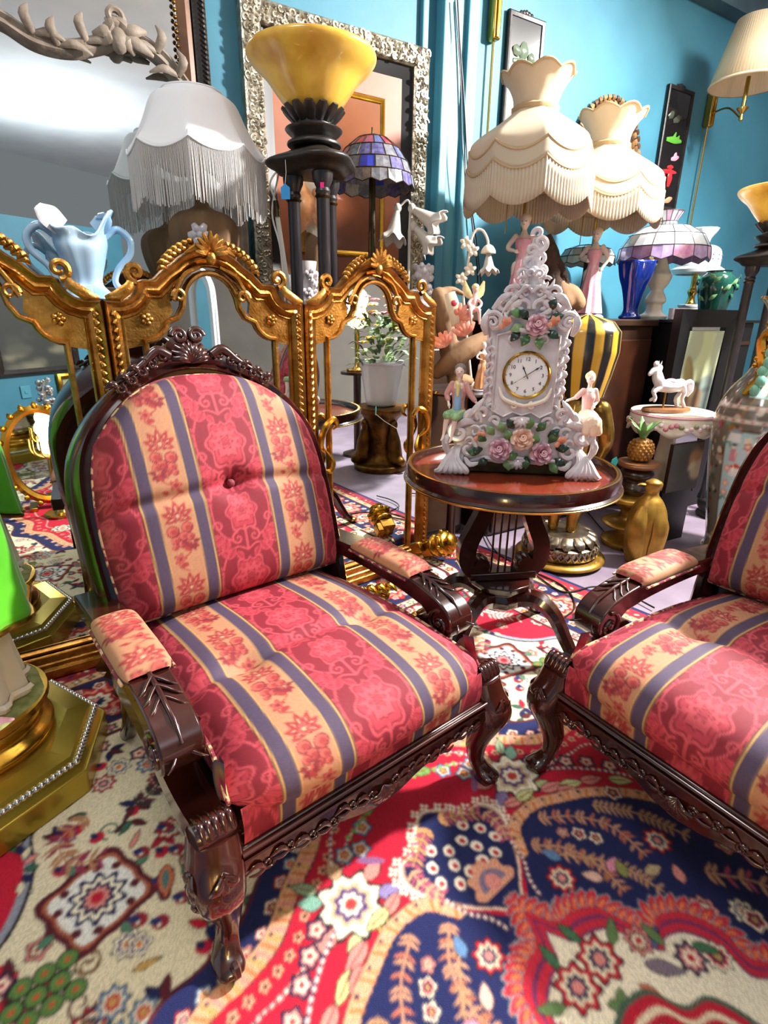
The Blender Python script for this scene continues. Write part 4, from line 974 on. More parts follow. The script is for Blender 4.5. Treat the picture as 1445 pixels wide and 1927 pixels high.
for u_ in np.arange(u0 + .08, u1 - .06, .027):
    for zz in (z_top - .02, z_top - .04, z_top - .062): emb(u_ + rg.uniform(-.006, .006), zz + rg.uniform(-.006, .006))
stuff(wp(em.build('embossed_scrolls', 'silver_leaf', None, M=MWm(.004)), sm))
ins = lambda m: pth + A([(m, m), (m, -m), (-m, -m), (-m, m)])
wp(part('black_liner', sweep(ins(fw - .002), [(0, 0), (0, .03), (-.055, .008), (-.055, 0)]), 'black_paint', None, MWm(.004)), sm)
wp(part('brown_panel', box(((u0 + u1) / 2, -.006, (ZB + z_top) / 2), (u1 - u0 - .2, .008, z_top - ZB - .2)), 'brown_panel', None, MWm(.004), smooth=False), sm)
wp(part('gold_fillet', sweep(ins(.225), [(0, 0), (0, .012), (-.006, .018), (-.014, .016), (-.024, .010), (-.024, 0)]), 'bright_gold', None, MWm(.010)), sm)
wp(part('dark_glass', box(((u0 + u1) / 2, -.012, (ZB + z_top) / 2), (u1 - u0 - .50, .006, z_top - ZB - .5)), 'brown_glass', None, MWm(.004), smooth=False), sm)

# ------------------------------------------------------------------ lamp shades
def panel_shade(prof, n_pan, sag, depth, sub=12, neck=None):
    """sewn shade: profile (r, z) bottom first, n_pan bulging panels, scalloped lower edge. Returns vf, lower-edge points"""
    n = n_pan * sub; th = np.arange(n) * 2 * PI / n; ph = (th * n_pan / (2 * PI)) % 1.0
    p = A(prof); V = []
    for i, (r, z) in enumerate(p):
        k = 1 - i / (len(p) - 1)
        rr = r * (1 - depth * (1 - 4 * (ph - .5) ** 2) * (.3 + .7 * k) * 0 - depth * (np.cos(PI / n_pan * 0) - np.cos((ph - .5) * 2 * PI / n_pan)) * 0 - depth * np.abs(2 * ph - 1) ** 2 * 0)
        rr = r * (1 - depth * (1 - np.abs(2 * ph - 1) ** 2) * .5)
        zz = z - sag * k ** 3 * (1 - np.abs(2 * ph - 1) ** 2)
        V.append(np.c_[rr * np.cos(th), rr * np.sin(th), zz])
    V = A(V)
    return (V.reshape(-1, 3), grid_faces(len(p), n, True)), V
def closed_shell(vf, thick=.0025):
    return vf
def fringe(edge, length, n, rad=.0013, taper=0.0):
    """many hanging strands from a closed edge loop"""
    e = np.vstack([edge, edge[:1]]); L_ = np.r_[0, np.cumsum(np.linalg.norm(np.diff(e, axis=0), axis=1))]; mb = MB()
    for q in np.linspace(0, L_[-1], n, endpoint=False):
        p = A([np.interp(q, L_, e[:, k]) for k in range(3)]); ln = length * (1 + random.uniform(-.04, .04))
        b = p + A([random.uniform(-.002, .002), random.uniform(-.002, .002), -ln])
        mb.add(tube([p + [0, 0, .002], (p + b) / 2, b], rad, 4))
    return mb
# white fringed lamp
lp = back(u_at(372, 300, .39), .39, SB); s_ = mpp(lp + A([0, 0, .4]))
zb = at(365, 290, lp[1])[2] - SB; zt = at(365, 176, lp[1])[2] - SB
wl = thing('fringed_lamp', 'table lamp with a white scalloped bell shade and long grey-white fringe', 'lamp', lp)
prof = spline([(.230, zb), (.202, zb + .035), (.170, zb + .09), (.140, zb + .15), (.115, zt - .02), (.100, zt)], 4)
vf, V = panel_shade(prof, 8, .030, .05)
sh = part('shade', vf, 'shade_white', wl, R(11, 'Z')); sh.modifiers.new('thickness', 'SOLIDIFY').thickness = .003
part('top_rim', tube(V[-1] @ R(11, 'Z')[:3, :3].T, .0035, 6, closed=True), 'shade_white', sh); part('lower_trim', tube(V[0] @ R(11, 'Z')[:3, :3].T, .0035, 6, closed=True), 'shade_white', sh)
stuff(fringe(V[0] @ R(11, 'Z')[:3, :3].T, .165, 330, .0013).build('fringe', 'fringe_white', sh))
urn = lathe(spline([(.06, .0015), (.075, .02), (.05, .04), (.085, .10), (.115, .19), (.118, .26), (.085, .30), (.035, .32), (.022, .36), (.018, zb + .10)], 4), 40, rmod=lambda th, k, r: r * (1 + .05 * np.cos(10 * th)))
part('urn_base', urn, 'driftwood', wl)
fl = MB()
for k in range(6): a = k * PI / 3; fl.add(blade([(0, -.112, .22), (.018 * math.cos(a), -.128, .22 + .018 * math.sin(a)), (.04 * math.cos(a), -.122, .22 + .04 * math.sin(a))], [.006, .014, .008], .4, (0, -1, 0)))
fl.add(ball((0, -.128, .22), .012, 10, 7)); fl.build('porcelain_flower', 'porcelain', wl, M=R(10, 'Z'))
part('stem', tube([(0, 0, .34), (0, 0, zt)], .008, 8), 'brass', wl)

# pale blue two-handled vase
vp = back(u_at(168, 560, .47), .47, SB); k_ = mpp(vp) 
vs = thing('blue_vase', 'pale blue glazed porcelain vase with two looping handles and a ruffled rim', 'vase', vp, WALL_ANG - 8)
h_ = at(155, 425, vp[1])[2] - SB
body = lathe(spline([(.075, .0015), (.085, .012), (.06, .035), (.045, .06), (.058, .11), (.072, .16), (.070, h_ * .86), (.086, h_)], 5), 40,
             rmod=lambda th, k, r: r * (1 + .05 * np.cos(6 * th) + (.22 * (k ** 6)) * np.cos(2 * th)), zmod=lambda th, k, r: (k ** 5) * (.03 * np.cos(2 * th) + .02 * np.cos(4 * th + .6)), cap=False)
o = part('body', body, 'blue_porcelain', vs); o.modifiers.new('thickness', 'SOLIDIFY').thickness = .006
for sg in (-1, 1):
    part('handle', tube(spline([(sg * .070, 0, h_ * .86), (sg * .11, 0, h_ * .98), (sg * .145, 0, h_ * .85), (sg * .14, 0, h_ * .66), (sg * .10, 0, h_ * .46), (sg * .085, 0, h_ * .28), (sg * .10, 0, h_ * .14), (sg * .075, 0, h_ * .06)], 7), [.010, .012, .012, .011, .010, .010, .012, .008], 10), 'blue_porcelain', vs)
lip1 = MB().add(blade(spline([(-.045, -.02, h_ * .96), (-.075, -.03, h_ * 1.10), (-.10, -.03, h_ * 1.20)], 5), [.035, .04, .016], .25, (.5, -.8, .3), 8)); lip2 = MB().add(blade(spline([(.05, .0, h_ * .96), (.075, -.01, h_ * 1.08), (.07, -.02, h_ * 1.17)], 5), [.03, .03, .010], .25, (-.3, -.8, .3), 8))
lip1.build('ruffled_lip', 'porcelain', vs); lip2.build('ruffled_lip', 'blue_porcelain', vs)

# ------------------------------------------------------------------ torchieres: amber glass bowl on three black columns
def torchiere(name, label, pos, rim_z, R_=.205, rz=0):
    t = thing(name, label, 'lamp', pos, rz)
    rim_z = rim_z - pos[2]; b0 = rim_z - .165
    bowl = spline([(.05, b0 - .004), (.085, b0 + .012), (.12, b0 + .05), (.155, b0 + .095), (.19, b0 + .125), (R_ + .005, b0 + .150), (R_, rim_z), (R_ - .02, rim_z - .006), (.17, b0 + .118), (.11, b0 + .06), (.07, b0 + .022), (.0, b0 + .014)], 4)
    part('glass_bowl', lathe(bowl, 56), 'amber_glass', t)
    cup = MB().add(lathe(spline([(.03, b0 - .10), (.085, b0 - .098), (.09, b0 - .085), (.07, b0 - .075), (.092, b0 - .055), (.095, b0 - .045), (.065, b0 - .035), (.07, b0 - .01), (.06, b0 + .004), (.03, b0)], 3), 36))
    for k in range(14):
        a = k * 2 * PI / 14; d = A([math.cos(a), math.sin(a), 0]); cup.add(blade([d * .062 + [0, 0, b0 - .03], d * .086 + [0, 0, b0 - .004], d * .104 + [0, 0, b0 + .012]], [.012, .021, .013], .4, d, 6))
    cup.build('leaf_cup', 'black_iron', t)
    cap = lathe(spline([(.02, b0 - .185), (.10, b0 - .183), (.125, b0 - .165), (.150, b0 - .15), (.145, b0 - .135), (.09, b0 - .115), (.05, b0 - .095)], 3), 48, rmod=lambda th, k, r: r * (1 + .13 * np.cos(3 * th)))
    part('capital', cap, 'black_iron', t)
    for k in range(3):
        a = k * 2 * PI / 3; x, y = .078 * math.cos(a), .078 * math.sin(a)
        c = part('column', lathe([(.03, .10), (.03, .12), (.024, .14), (.022, .16), (.022, b0 - .25), (.026, b0 - .24), (.022, b0 - .23), (.034, b0 - .205), (.036, b0 - .178)], 20), 'black_column', t, T(x, y, 0))
        part('collar', lathe([(.0225, b0 - .262), (.028, b0 - .255), (.0225, b0 - .248)], 20, cap=False), 'bronze', c, T(x, y, 0))
    part('base', lathe(spline([(.092, .0005), (.096, .02), (.085, .04), (.094, .06), (.09, .10), (.02, .105)], 3), 48, rmod=lambda th, k, r: r * (1 + .05 * np.cos(3 * th))), 'black_iron', t)
    return t
tp = back(u_at(592, 300, .63), .63, .0105); rz_ = at(592, 102, tp[1])[2]
t1 = torchiere('torchiere', 'black three-column torchiere with a marbled yellow glass bowl before the silver frame', tp, rz_, .205, -65)
tg = thing('price_tag', 'blue price tag hanging from the torchiere column', 'tag', at(537, 362, tp[1] - .12)); q = tg.location
part('card', xf(prism([(-.014, -.02), (.014, -.02), (.015, .014), (0, .026), (-.015, .014)], -.0006, .0006), R(90, 'X')), 'tag_blue', tg)
part('string', tube([(0, .001, .024), (.003, .012, .06), (.0, .026, .10)], .0009, 5), 'cable_white', tg)
st = part('price_sticker', xf(prism([(-.006, -.008), (.006, -.008), (.006, .008), (-.006, .008)], -.0006, .0006), T(*at(606, 348, tp[1] - .112)) @ R(90, 'X')), 'sticker_pink', None)
tag(st, 'tiny pink price sticker on a black torchiere column', 'sticker')
# ------------------------------------------------------------------ porcelain helpers
def rose(mb, c, normal, r, col, edge, core=None):
    n = unit(normal); e1 = unit(np.cross(n, [0, 0, 1]) if abs(n[2]) < .9 else np.cross(n, [1, 0, 0])); e2 = np.cross(n, e1); c = A(c)
    col, edge = lin(col), lin(edge)
    def petal(a, ln, wd, lift, roll):
        d = math.cos(a) * e1 + math.sin(a) * e2; s = np.cross(n, d); rows = []; cl = []
        for i, t in enumerate(np.linspace(0, 1, 6)):
            for q in np.linspace(-1, 1, 7):
                w = wd * math.sin(PI * min(.12 + t * .75, 1)) ** .8
                p = c + d * (ln * (t - .25 * roll * t ** 4)) + s * (q * w * (1 - .25 * t * abs(q) ** 3)) + n * (lift * t - roll * ln * .28 * t ** 4 + .35 * wd * q * q * (1 - t * .4))
                rows.append(p); cl.append(col * (1 - t ** 2) + edge * t ** 2)
        v = A(rows); f = grid_faces(6, 7); vb = v - n * .0022; m = len(v)
        f2 = f + [tuple(m + i for i in reversed(q)) for q in f]
        rim = [0, 1, 2, 3, 4, 5, 6, 13, 20, 27, 34, 41, 40, 39, 38, 37, 36, 35, 28, 21, 14, 7]
        f2 += [(rim[k], rim[k - 1], m + rim[k - 1], m + rim[k]) for k in range(len(rim))]
        mb.add((np.vstack([v, vb]), f2), None, np.vstack([cl, cl]))
    for k in range(6): petal(k * PI / 3 + .2, r, r * .42, r * .10, .9)
    for k in range(5): petal(k * 2 * PI / 5, r * .72, r * .34, r * .38, .7)
    for k in range(4): petal(k * PI / 2 + .5, r * .45, r * .26, r * .55, .3)
    sp = spiral(c + n * r * .42, r * .24, r * .03, 0, 620, e1, e2, 26); mb.add(tube(sp, r * .06, 5, flat=1.0), None, edge * .6 + col * .4)
def leaf3(mb, base, d, n, ln, wd, col):
    base, d, n = A(base), unit(d), unit(n); mb.add(blade([base, base + d * ln * .5 + n * ln * .18, base + d * ln], [wd * .25, wd, wd * .1], .16, n, 8), None, lin(col))
def figure_body(name, parent, strokes, material, voxel=.003, M=None):
    """one continuous surface grown from overlapping tapered strokes: list of (path, radii)"""
    mb = MB()
    for path, rad in strokes:
        if len(path) == 1: mb.add(ball(path[0], rad, 14, 10))
        else:
            p = spline(path, 5) if len(path) > 2 else A(path); mb.add(tube(p, rad, 10)); mb.add(ball(p[0], (rad if np.isscalar(rad) else rad[0]) * .99, 10, 8)); mb.add(ball(p[-1], (rad if np.isscalar(rad) else rad[-1]) * .99, 10, 8))
    o = mb.build(name, material, parent, M=M); m = o.modifiers.new('skin', 'REMESH'); m.mode = 'VOXEL'; m.voxel_size = voxel; m.use_smooth_shade = True
    s = o.modifiers.new('soft', 'SMOOTH'); s.iterations = 3; s.factor = .5
    return o
def hand(strokes, wrist, d, palm_n, s):
    """palm and five fingers of a small figure"""
    d, n = unit(d), unit(palm_n); w = np.cross(d, n); wrist = A(wrist)
    strokes.append(([wrist, wrist + d * s * .5], [s * .22, s * .26]))
    for k, ln in enumerate((.42, .5, .48, .38)):
        b = wrist + d * s * .5 + w * s * (k - 1.5) * .15; strokes.append(([b, b + d * s * ln * .55 - n * s * .03, b + d * s * ln - n * s * .12], [s * .075, s * .065, s * .05]))
    b = wrist + d * s * .18 - w * s * .2; strokes.append(([b, b + d * s * .18 - w * s * .2, b + d * s * .36 - w * s * .26], [s * .085, s * .075, s * .055]))
def face(parent, c, r, fwd, M=None):
    """eyes, nose and mouth on a small head"""
    f = unit(fwd); up = A([0, 0, 1]); s = np.cross(f, up); c = A(c)
    e = MB()
    for sg in (-1, 1): e.add(ball(c + f * r * .86 + s * sg * r * .34 + up * r * .08, r * .10, 8, 6), M)
    e.build('eyes', 'ink', parent); m = MB().add(ball(c + f * r * .93 - up * r * .45, (r * .2, r * .2, r * .07), 8, 6), M); m.build('mouth', 'pink_porcelain', parent)
# ------------------------------------------------------------------ the clock
cp = floor_at(966, 882, .64)
ck = thing('porcelain_clock', 'ornate white porcelain mantel clock with roses and two seated figures on the tray table', 'clock', (cp[0], cp[1], .6388), -7); ck.scale = (.875, .875, .865)
FR = -1.0
outline = [(-.165, .040), (-.19, .045), (-.215, .075), (-.222, .12), (-.215, .155), (-.18, .172), (-.145, .195), (-.128, .235), (-.122, .30), (-.121, .40), (-.126, .47), (-.135, .505), (-.118, .545), (-.085, .57), (-.062, .595), (-.040, .625), (-.020, .66), (-.010, .68)]
ol = A(outline); full = np.vstack([ol, (ol * [-1, 1])[::-1]])
part('clock_case', xf(prism(full, .075, -.055), XZY), 'porcelain', ck, bevel=.012)
pl = A([(-.098, .225), (-.098, .47), (-.06, .48), (-.04, .462), (0, .47), (.04, .462), (.06, .48), (.098, .47), (.098, .225), (.06, .205), (.03, .222), (0, .212), (-.03, .222), (-.06, .205)])
part('raised_panel', xf(prism(pl, .076, .082), XZY), 'porcelain', ck, bevel=.003)
part('panel_moulding', sweep(pl, [(.004, .076), (.004, .084), (0, .089), (-.004, .084), (-.004, .076)]), 'porcelain', ck)
part('plinth', box((0, .0, .022), (.36, .12, .044)), 'bronze', ck, bevel=.004)
# scrollwork
def sc(mb, x, z, r, a0, a1, th, y=-.078, sg=1, r1=.25):
    a0, a1 = (a0, a1) if sg > 0 else (180 - a0, 180 - a1)
    mb.add(tube(spiral((sg * x, y, z), r, r * r1, a0, a1, (1, 0, 0), (0, 0, 1), 20), [th * .9, th, th * .7], 7))
def lf(mb, p0, p1, p2, w, sg=1, y=-.078):
    f = lambda p, dy: (sg * p[0], y - dy, p[1])
    mb.add(blade([f(p0, 0), f(p1, .010), f(p2, .002)], [w * .5, w, w * .25], .6, (0, -1, 0), 7))
for sg in (-1, 1):
    # foot: flared fluted scroll
    mb = MB()
    for k in range(6):
        a = math.radians(-150 + k * 24); b = A([sg * .195, -.062, .075]); d = A([-sg * math.cos(a) * -1, -.35, math.sin(a)])
        mb.add(tube(spline([b + [0, 0, .03], b + A([sg * (.012 + .006 * k), -.03, -.02]), b + A([sg * (-.02 + .017 * k), -.048, -.058]), b + A([sg * (-.025 + .022 * k), -.034, -.0685])], 4), [.008, .013, .014, .0065], 7))
    mb.add(ball((sg * .20, -.055, .05), (.035, .03, .035), 12, 8)); mb.add(ball((sg * .205, .02, .04), (.035, .05, .036), 12, 8))
    sc(mb, .205, .145, .036, 60, -280, .011, -.085, sg); sc(mb, .17, .09, .03, 120, 440, .009, -.088, sg)
    lf(mb, (.235, .06), (.25, .11), (.228, .155), .014, sg); lf(mb, (.18, .06), (.16, .035), (.12, .045), .011, sg, -.085)
    mb.build('scroll_foot', 'porcelain', ck)
    # base shoulders
    mb = MB()
    sc(mb, .165, .195, .034, 200, -120, .011, -.080, sg); sc(mb, .13, .215, .024, -60, 300, .009, -.083, sg)
    lf(mb, (.215, .16), (.185, .185), (.15, .18), .015, sg); lf(mb, (.20, .17), (.15, .235), (.128, .265), .012, sg); lf(mb, (.10, .195), (.07, .178), (.03, .185), .010, sg)
    sc(mb, .085, .188, .02, 0, 330, .007, -.082, sg)
    mb.add(ball((sg * .20, 0, .175), (.045, .05, .018), 12, 8))
    mb.build('shoulder_scroll', 'porcelain', ck)
    # body sides
    mb = MB()
    for k, z in enumerate((.27, .32, .37, .42)): sc(mb, .118, z, .020, 250, -30 - 60 * (k % 2), .007, -.074, sg); lf(mb, (.116, z + .01), (.128, z + .03), (.114, z + .045), .008, sg, -.072)
    mb.build('side_scroll', 'porcelain', ck)
    # top shoulders and pediment
    mb = MB()
    sc(mb, .112, .51, .034, 30, 380, .010, -.082, sg); sc(mb, .118, .51, .016, 60, 420, .006, -.088, sg); sc(mb, .085, .56, .026, 200, -150, .009, -.080, sg); sc(mb, .062, .60, .022, 0, 330, .008, -.080, sg)
    lf(mb, (.135, .47), (.145, .51), (.13, .55), .014, sg); lf(mb, (.12, .55), (.09, .585), (.06, .60), .013, sg); lf(mb, (.03, .585), (.05, .565), (.095, .545), .012, sg)
    for k in range(4): lf(mb, (.008 + .012 * k, .62 - .012 * k), (.03 + .014 * k, .615 - .016 * k), (.045 + .016 * k, .585 - .018 * k), .007, sg, -.082)
    mb.build('pediment_scroll', 'porcelain', ck)
    mb = MB(); sc(mb, .05, .455, .02, 180, -90, .006, -.086, sg); lf(mb, (.0, .478), (.03, .488), (.075, .478), .007, sg, -.084); mb.build('panel_scroll', 'porcelain', ck)
for sg in (-1, 1):
    for (x, z, r, a0, a1) in ((.03, .56, .024, 200, -120), (.055, .535, .02, 0, 330), (.02, .60, .018, 180, -160), (.09, .525, .018, 90, 420), (.035, .63, .018, 30, 380), (.015, .655, .014, 200, -150), (.07, .585, .014, 0, 330)):
        mb = MB(); sc(mb, x, z, r, a0, a1, r * .34, -.082, sg); lf(mb, (x, z - r), (x + r, z - r * .6), (x + r * 1.5, z + r * .6), r * .34, sg, -.080); mb.build('relief_scroll', 'porcelain', ck)
    for (x, z, r, a0, a1) in ((.15, .15, .022, 40, 400), (.125, .16, .016, 180, -160), (.165, .115, .018, 0, 330), (.10, .235, .014, 0, 340), (.085, .25, .010, 180, -150)):
        mb = MB(); sc(mb, x, z, r, a0, a1, r * .34, -.080, sg); mb.build('relief_scroll', 'porcelain', ck)
# bottom shell and rail
mb = MB()
for k in range(-3, 4): a = math.radians(-90 + k * 24); mb.add(blade([(0, -.078, .06), (.02 * math.cos(a), -.092, .06 + .02 * math.sin(a)), (.04 * math.cos(a), -.085, .06 + .036 * math.sin(a))], [.005, .008, .006], .7, (0, -1, 0)))
mb.add(tube(spline([(-.16, -.078, .045), (-.11, -.082, .058), (-.06, -.082, .048), (0, -.082, .062), (.06, -.082, .048), (.11, -.082, .058), (.16, -.078, .045)], 6), .008, 7)); mb.build('shell_apron', 'porcelain', ck)
mb = MB()
for k in range(-3, 4): a = math.radians(-90 + k * 26); mb.add(blade([(0, -.084, .205), (.018 * math.cos(a), -.096, .205 + .018 * math.sin(a)), (.036 * math.cos(a), -.088, .205 + .034 * math.sin(a))], [.004, .007, .005], .7, (0, -1, 0)))
mb.build('shell_ornament', 'porcelain', ck)
# finial: stacked asymmetric scrolls
mb = MB().add(tube(spline([(0, -.01, .66), (-.004, -.015, .70), (.008, -.015, .74), (.004, -.012, .765)], 5), [.034, .026, .024, .012], 10))
for x, z, r, a0, a1, th in ((-.012, .685, .030, -60, 300, .009), (.018, .70, .026, 240, -120, .008), (-.010, .725, .022, -90, 290, .008), (.014, .748, .024, -100, 250, .009), (.004, .775, .016, 200, -120, .008), (.03, .665, .022, 240, -80, .008), (-.035, .655, .022, -60, 280, .008)):
    mb.add(tube(spiral((x, -.035, z), r, r * .25, a0, a1, (1, 0, 0), (0, 0, 1), 20), [th, th, th * .6], 7))
mb.build('finial', 'porcelain', ck)
# dial
dz = .345
part('gilt_bezel', xf(lathe([(.068, -.002), (.077, -.002), (.078, .006), (.073, .011), (.068, .006)], 56, cap=False), T(.004, -.083, dz) @ R(90, 'X')), 'brass', ck)
dl = part('dial', xf(lathe([(0, 0), (.0695, 0), (.0695, .003), (0, .003)], 56), T(.004, -.083, dz) @ R(90, 'X')), 'dial', ck)
MD = T(.004, -.0866, dz) @ R(90, 'X')
for k in range(1, 13):
    a = math.radians(90 - 30 * k); part('numeral', text_mesh(str(k), .0165), 'ink', dl, MD @ T((.052) * math.cos(a), .052 * math.sin(a), 0), smooth=False)
    part('hour_mark', box((0, .0655, 0), (.0014, .004, .0006)), 'ink', dl, MD @ R(-30 * k, 'Z'), smooth=False)
def hand_of_clock(name, deg, ln, w, z, m='ink'):
    part(name, prism([(-w * .5, -.012), (w * .5, -.012), (w * .5, ln * .55), (w * 1.4, ln * .66), (w * .3, ln * .8), (0, ln), (-w * .3, ln * .8), (-w * 1.4, ln * .66), (-w * .5, ln * .55)], z, z + .0006), m, dl, MD @ R(-deg, 'Z'), smooth=False)
hand_of_clock('hour_hand', -26, .038, .0028, .001); hand_of_clock('minute_hand', 56, .058, .0022, .002); hand_of_clock('second_hand', 236, .062, .0009, .003, 'brass')
part('hand_pin', ball((.004, -.091, dz), .0035, 10, 6), 'brass', dl)
mb = MB()
for sg in (-1, 1): mb.add(tube(spline([(sg * .085 + .004, -.084, dz - .04), (sg * .07 + .004, -.088, dz - .075), (sg * .035 + .004, -.09, dz - .092), (.004, -.09, dz - .10)], 5), [.004, .007, .008, .006], 7)); sc(mb, .03, dz - .10, .013, 90, 400, .005, -.088, sg)
mb.build('bezel_garland', 'porcelain_cream', ck)
# roses and leaves
for (x, z, r, c1, c2, nn) in ((.022, .505, .046, '#b86a86', '#f3d3d6', (0, -1, .25)), (-.062, .095, .052, '#b06a86', '#f0ccd4', (-.25, -1, .3)), (.010, .135, .052, '#d99a7c', '#f6dccb', (0, -1, .35)), (.078, .085, .052, '#a85f7c', '#eecad2', (.25, -1, .3))):
    mb = MB(); rose(mb, (x, -.098, z), nn, r, c1, c2); mb.build('rose', 'paint', ck)
rg = random.Random(9)
lv = [(-.02, .50, 200), (-.03, .485, 230), (.055, .485, -30), (.06, .52, 20), (-.025, .53, 160), (.03, .47, -80), (-.11, .12, 150), (-.12, .09, 190), (-.1, .06, 220), (-.055, .15, 110), (-.02, .165, 130), (.055, .16, 50), (.095, .14, 40), (.125, .10, 10), (.125, .065, -30), (.03, .07, -90), (-.015, .06, -110), (.11, .05, -50), (-.085, .14, 130), (-.04, .06, -70), (.0, .075, 200), (.05, .11, 80), (.03, .165, 90), (-.13, .075, 170), (.10, .12, 60), (-.035, .12, 100), (-.005, .52, 140), (.05, .545, 60), (.0, .475, 240)]
for x, z, a in lv:
    mb = MB(); a = math.radians(a); leaf3(mb, (x, -.082, z), (math.cos(a), -.3, math.sin(a)), (0, -1, .2), .045, .015, rg.choice(['#3d6238', '#5f8a4e', '#27402b', '#7f9e6a', '#1f3324'])); mb.build('rose_leaf', 'paint', ck)
for x, z in ((-.075, .50), (.075, .505), (-.13, .13), (.14, .12)):
    mb = MB()
    for k in range(3): a = math.radians(60 + 60 * k); leaf3(mb, (x, -.084, z), (math.cos(a) * .6, -.5, math.sin(a)), (0, -1, 0), .034, .011, '#eaa184')
    mb.build('bud', 'paint', ck)
# seated gentleman on the left shoulder
def seated(parent, s, M, who):
    """s = scale (torso length about s), local x right, -y front"""
    g = bpy.data.objects.new(who, None); COL.objects.link(g); g.parent = parent
    P = lambda x, y, z: A([x * s, y * s, z * s])
    man = who == 'gentleman_figure'
    st = [([P(0, 0, 1.28)], A([.135, .15, .175]) * s), ([P(0, -.135, 1.26), P(0, -.165, 1.245)], .03 * s), ([P(0, .01, 1.0), P(0, 0, 1.15)], [.06 * s, .065 * s])]
    st += [([P(0, .02, .02), P(0, .02, .3), P(0, .01, .62), P(0, .01, .9), P(0, .01, 1.0)], [.17 * s, .15 * s, .19 * s, .17 * s, .06 * s])]
    if man: armL = [P(-.2, .0, .9), P(-.34, -.02, .62), P(-.26, -.16, .38)]; armR = [P(.2, .0, .9), P(.36, -.08, .62), P(.56, -.16, .40)]
    else: armL = [P(-.19, 0, .9), P(-.42, -.08, .72), P(-.68, -.2, .66)]; armR = [P(.19, 0, .9), P(.28, -.02, .6), P(.12, -.2, .46)]
    st += [(armL, [.075 * s, .062 * s, .04 * s]), (armR, [.075 * s, .062 * s, .04 * s])]
    hand(st, armL[-1], armL[-1] - armL[-2], (0, 0, 1), .19 * s); hand(st, armR[-1], armR[-1] - armR[-2], (0, 0, 1), .19 * s)
    for sg in (-1, 1):
        k = P(sg * .12 - (.1 if man else 0), -.5, .06 - (.04 if sg > 0 else 0)); f = k + P(-.08 if man else sg * .02, -.02, -.62)
        st += [([P(sg * .1, .0, .05), k], [.12 * s, .09 * s]), ([k, (k + f) / 2 + P(0, .04, 0), f], [.085 * s, .075 * s, .04 * s]), ([f, f + P(0, -.1, -.05), f + P(-.02 if man else 0, -.2, -.09)], [.045 * s, .045 * s, .03 * s])]
    figure_body('body', g, st, 'skin_porcelain', .0022, M)
    face(g, P(0, 0, 1.28), .15 * s, (.1 if man else -.2, -1, -.1), M)
    def dress(nm, strokes, col, vx=.0025): figure_body(nm, g, strokes, col, vx, M)
    if man:
        dress('jacket', [([P(0, .04, .02), P(0, .03, .35), P(0, .02, .7), P(0, .02, .92)], [.2 * s, .18 * s, .215 * s, .14 * s]), (armL[:2] + [armL[1] * .35 + armL[2] * .65], [.1 * s, .09 * s, .075 * s]), (armR[:2] + [armR[1] * .35 + armR[2] * .65], [.1 * s, .09 * s, .075 * s]), ([P(-.12, .05, .1), P(-.22, .1, -.25)], [.12 * s, .08 * s]), ([P(.12, .05, .1), P(.2, .08, -.3)], [.12 * s, .08 * s])], 'coat_pink')
        dress('scarf', [([P(-.07, -.14, .98), P(0, -.2, .9), P(.0, -.215, .6)], [.05 * s, .075 * s, .05 * s])], 'scarf_yellow')
        dress('waistcoat', [([P(.0, -.12, .75), P(0, -.15, .35), P(0, -.13, .12)], [.1 * s, .11 * s, .11 * s])], 'vest_blue')
        dress('breeches', [([P(-.1, 0, .05), P(-.22, -.5, .06)], [.16 * s, .135 * s]), ([P(.1, 0, .05), P(.02, -.5, .02)], [.16 * s, .135 * s])], 'breeches_green')
        dress('hair', [([P(0, .05, 1.36)], A([.165, .165, .14]) * s), ([P(0, .16, 1.25), P(.02, .2, 1.05)], [.07 * s, .035 * s]), ([P(-.13, .03, 1.25)], A([.05, .07, .06]) * s), ([P(.13, .03, 1.25)], A([.05, .07, .06]) * s)], 'hair_grey')
    else:
        dress('bodice', [([P(0, .02, .1), P(0, .02, .35), P(0, -.02, .7), P(0, .0, .86)], [.19 * s, .16 * s, .21 * s, .15 * s]), (armL[:2], [.1 * s, .085 * s]), (armR[:2], [.1 * s, .085 * s])], 'dress_pink')
        dress('skirt', [([P(0, .05, .1), P(0, -.25, .1), P(0, -.5, .03)], [.24 * s, .26 * s, .24 * s]), ([P(-.1, -.5, .0), P(-.2, -.56, -.3)], [.2 * s, .13 * s]), ([P(.1, -.5, .0), P(.2, -.56, -.3)], [.2 * s, .13 * s]), ([P(0, -.55, -.05), P(0, -.6, -.32)], [.2 * s, .12 * s])], 'skirt_peach')
        dress('hair', [([P(0, .05, 1.34)], A([.16, .16, .145]) * s), ([P(.06, .16, 1.42)], A([.085, .085, .085]) * s)], 'hair_blond')
    return g
mat('coat_pink', '#c98a84', .3, coat=.4, col2='#d9a39a', scale=60); mat('scarf_yellow', '#e8d98a', .3, coat=.4); mat('vest_blue', '#8fb4d8', .3, coat=.4); mat('breeches_green', '#7fb074', .3, coat=.4, col2='#a9cc98', scale=50)
mat('hair_grey', '#6d6560', .4, col2='#948a82', scale=90); mat('dress_pink', '#f0bdb4', .3, coat=.4); mat('skirt_peach', '#f5cfae', .3, coat=.4, col2='#f8dfc6', scale=40); mat('hair_blond', '#e8c98a', .35, col2='#f0dca8', scale=80)
seated(ck, .118, T(-.212, -.035, .198) @ R(-10, 'Z'), 'gentleman_figure')
seated(ck, .108, T(.222, -.03, .196) @ R(12, 'Z'), 'lady_figure')
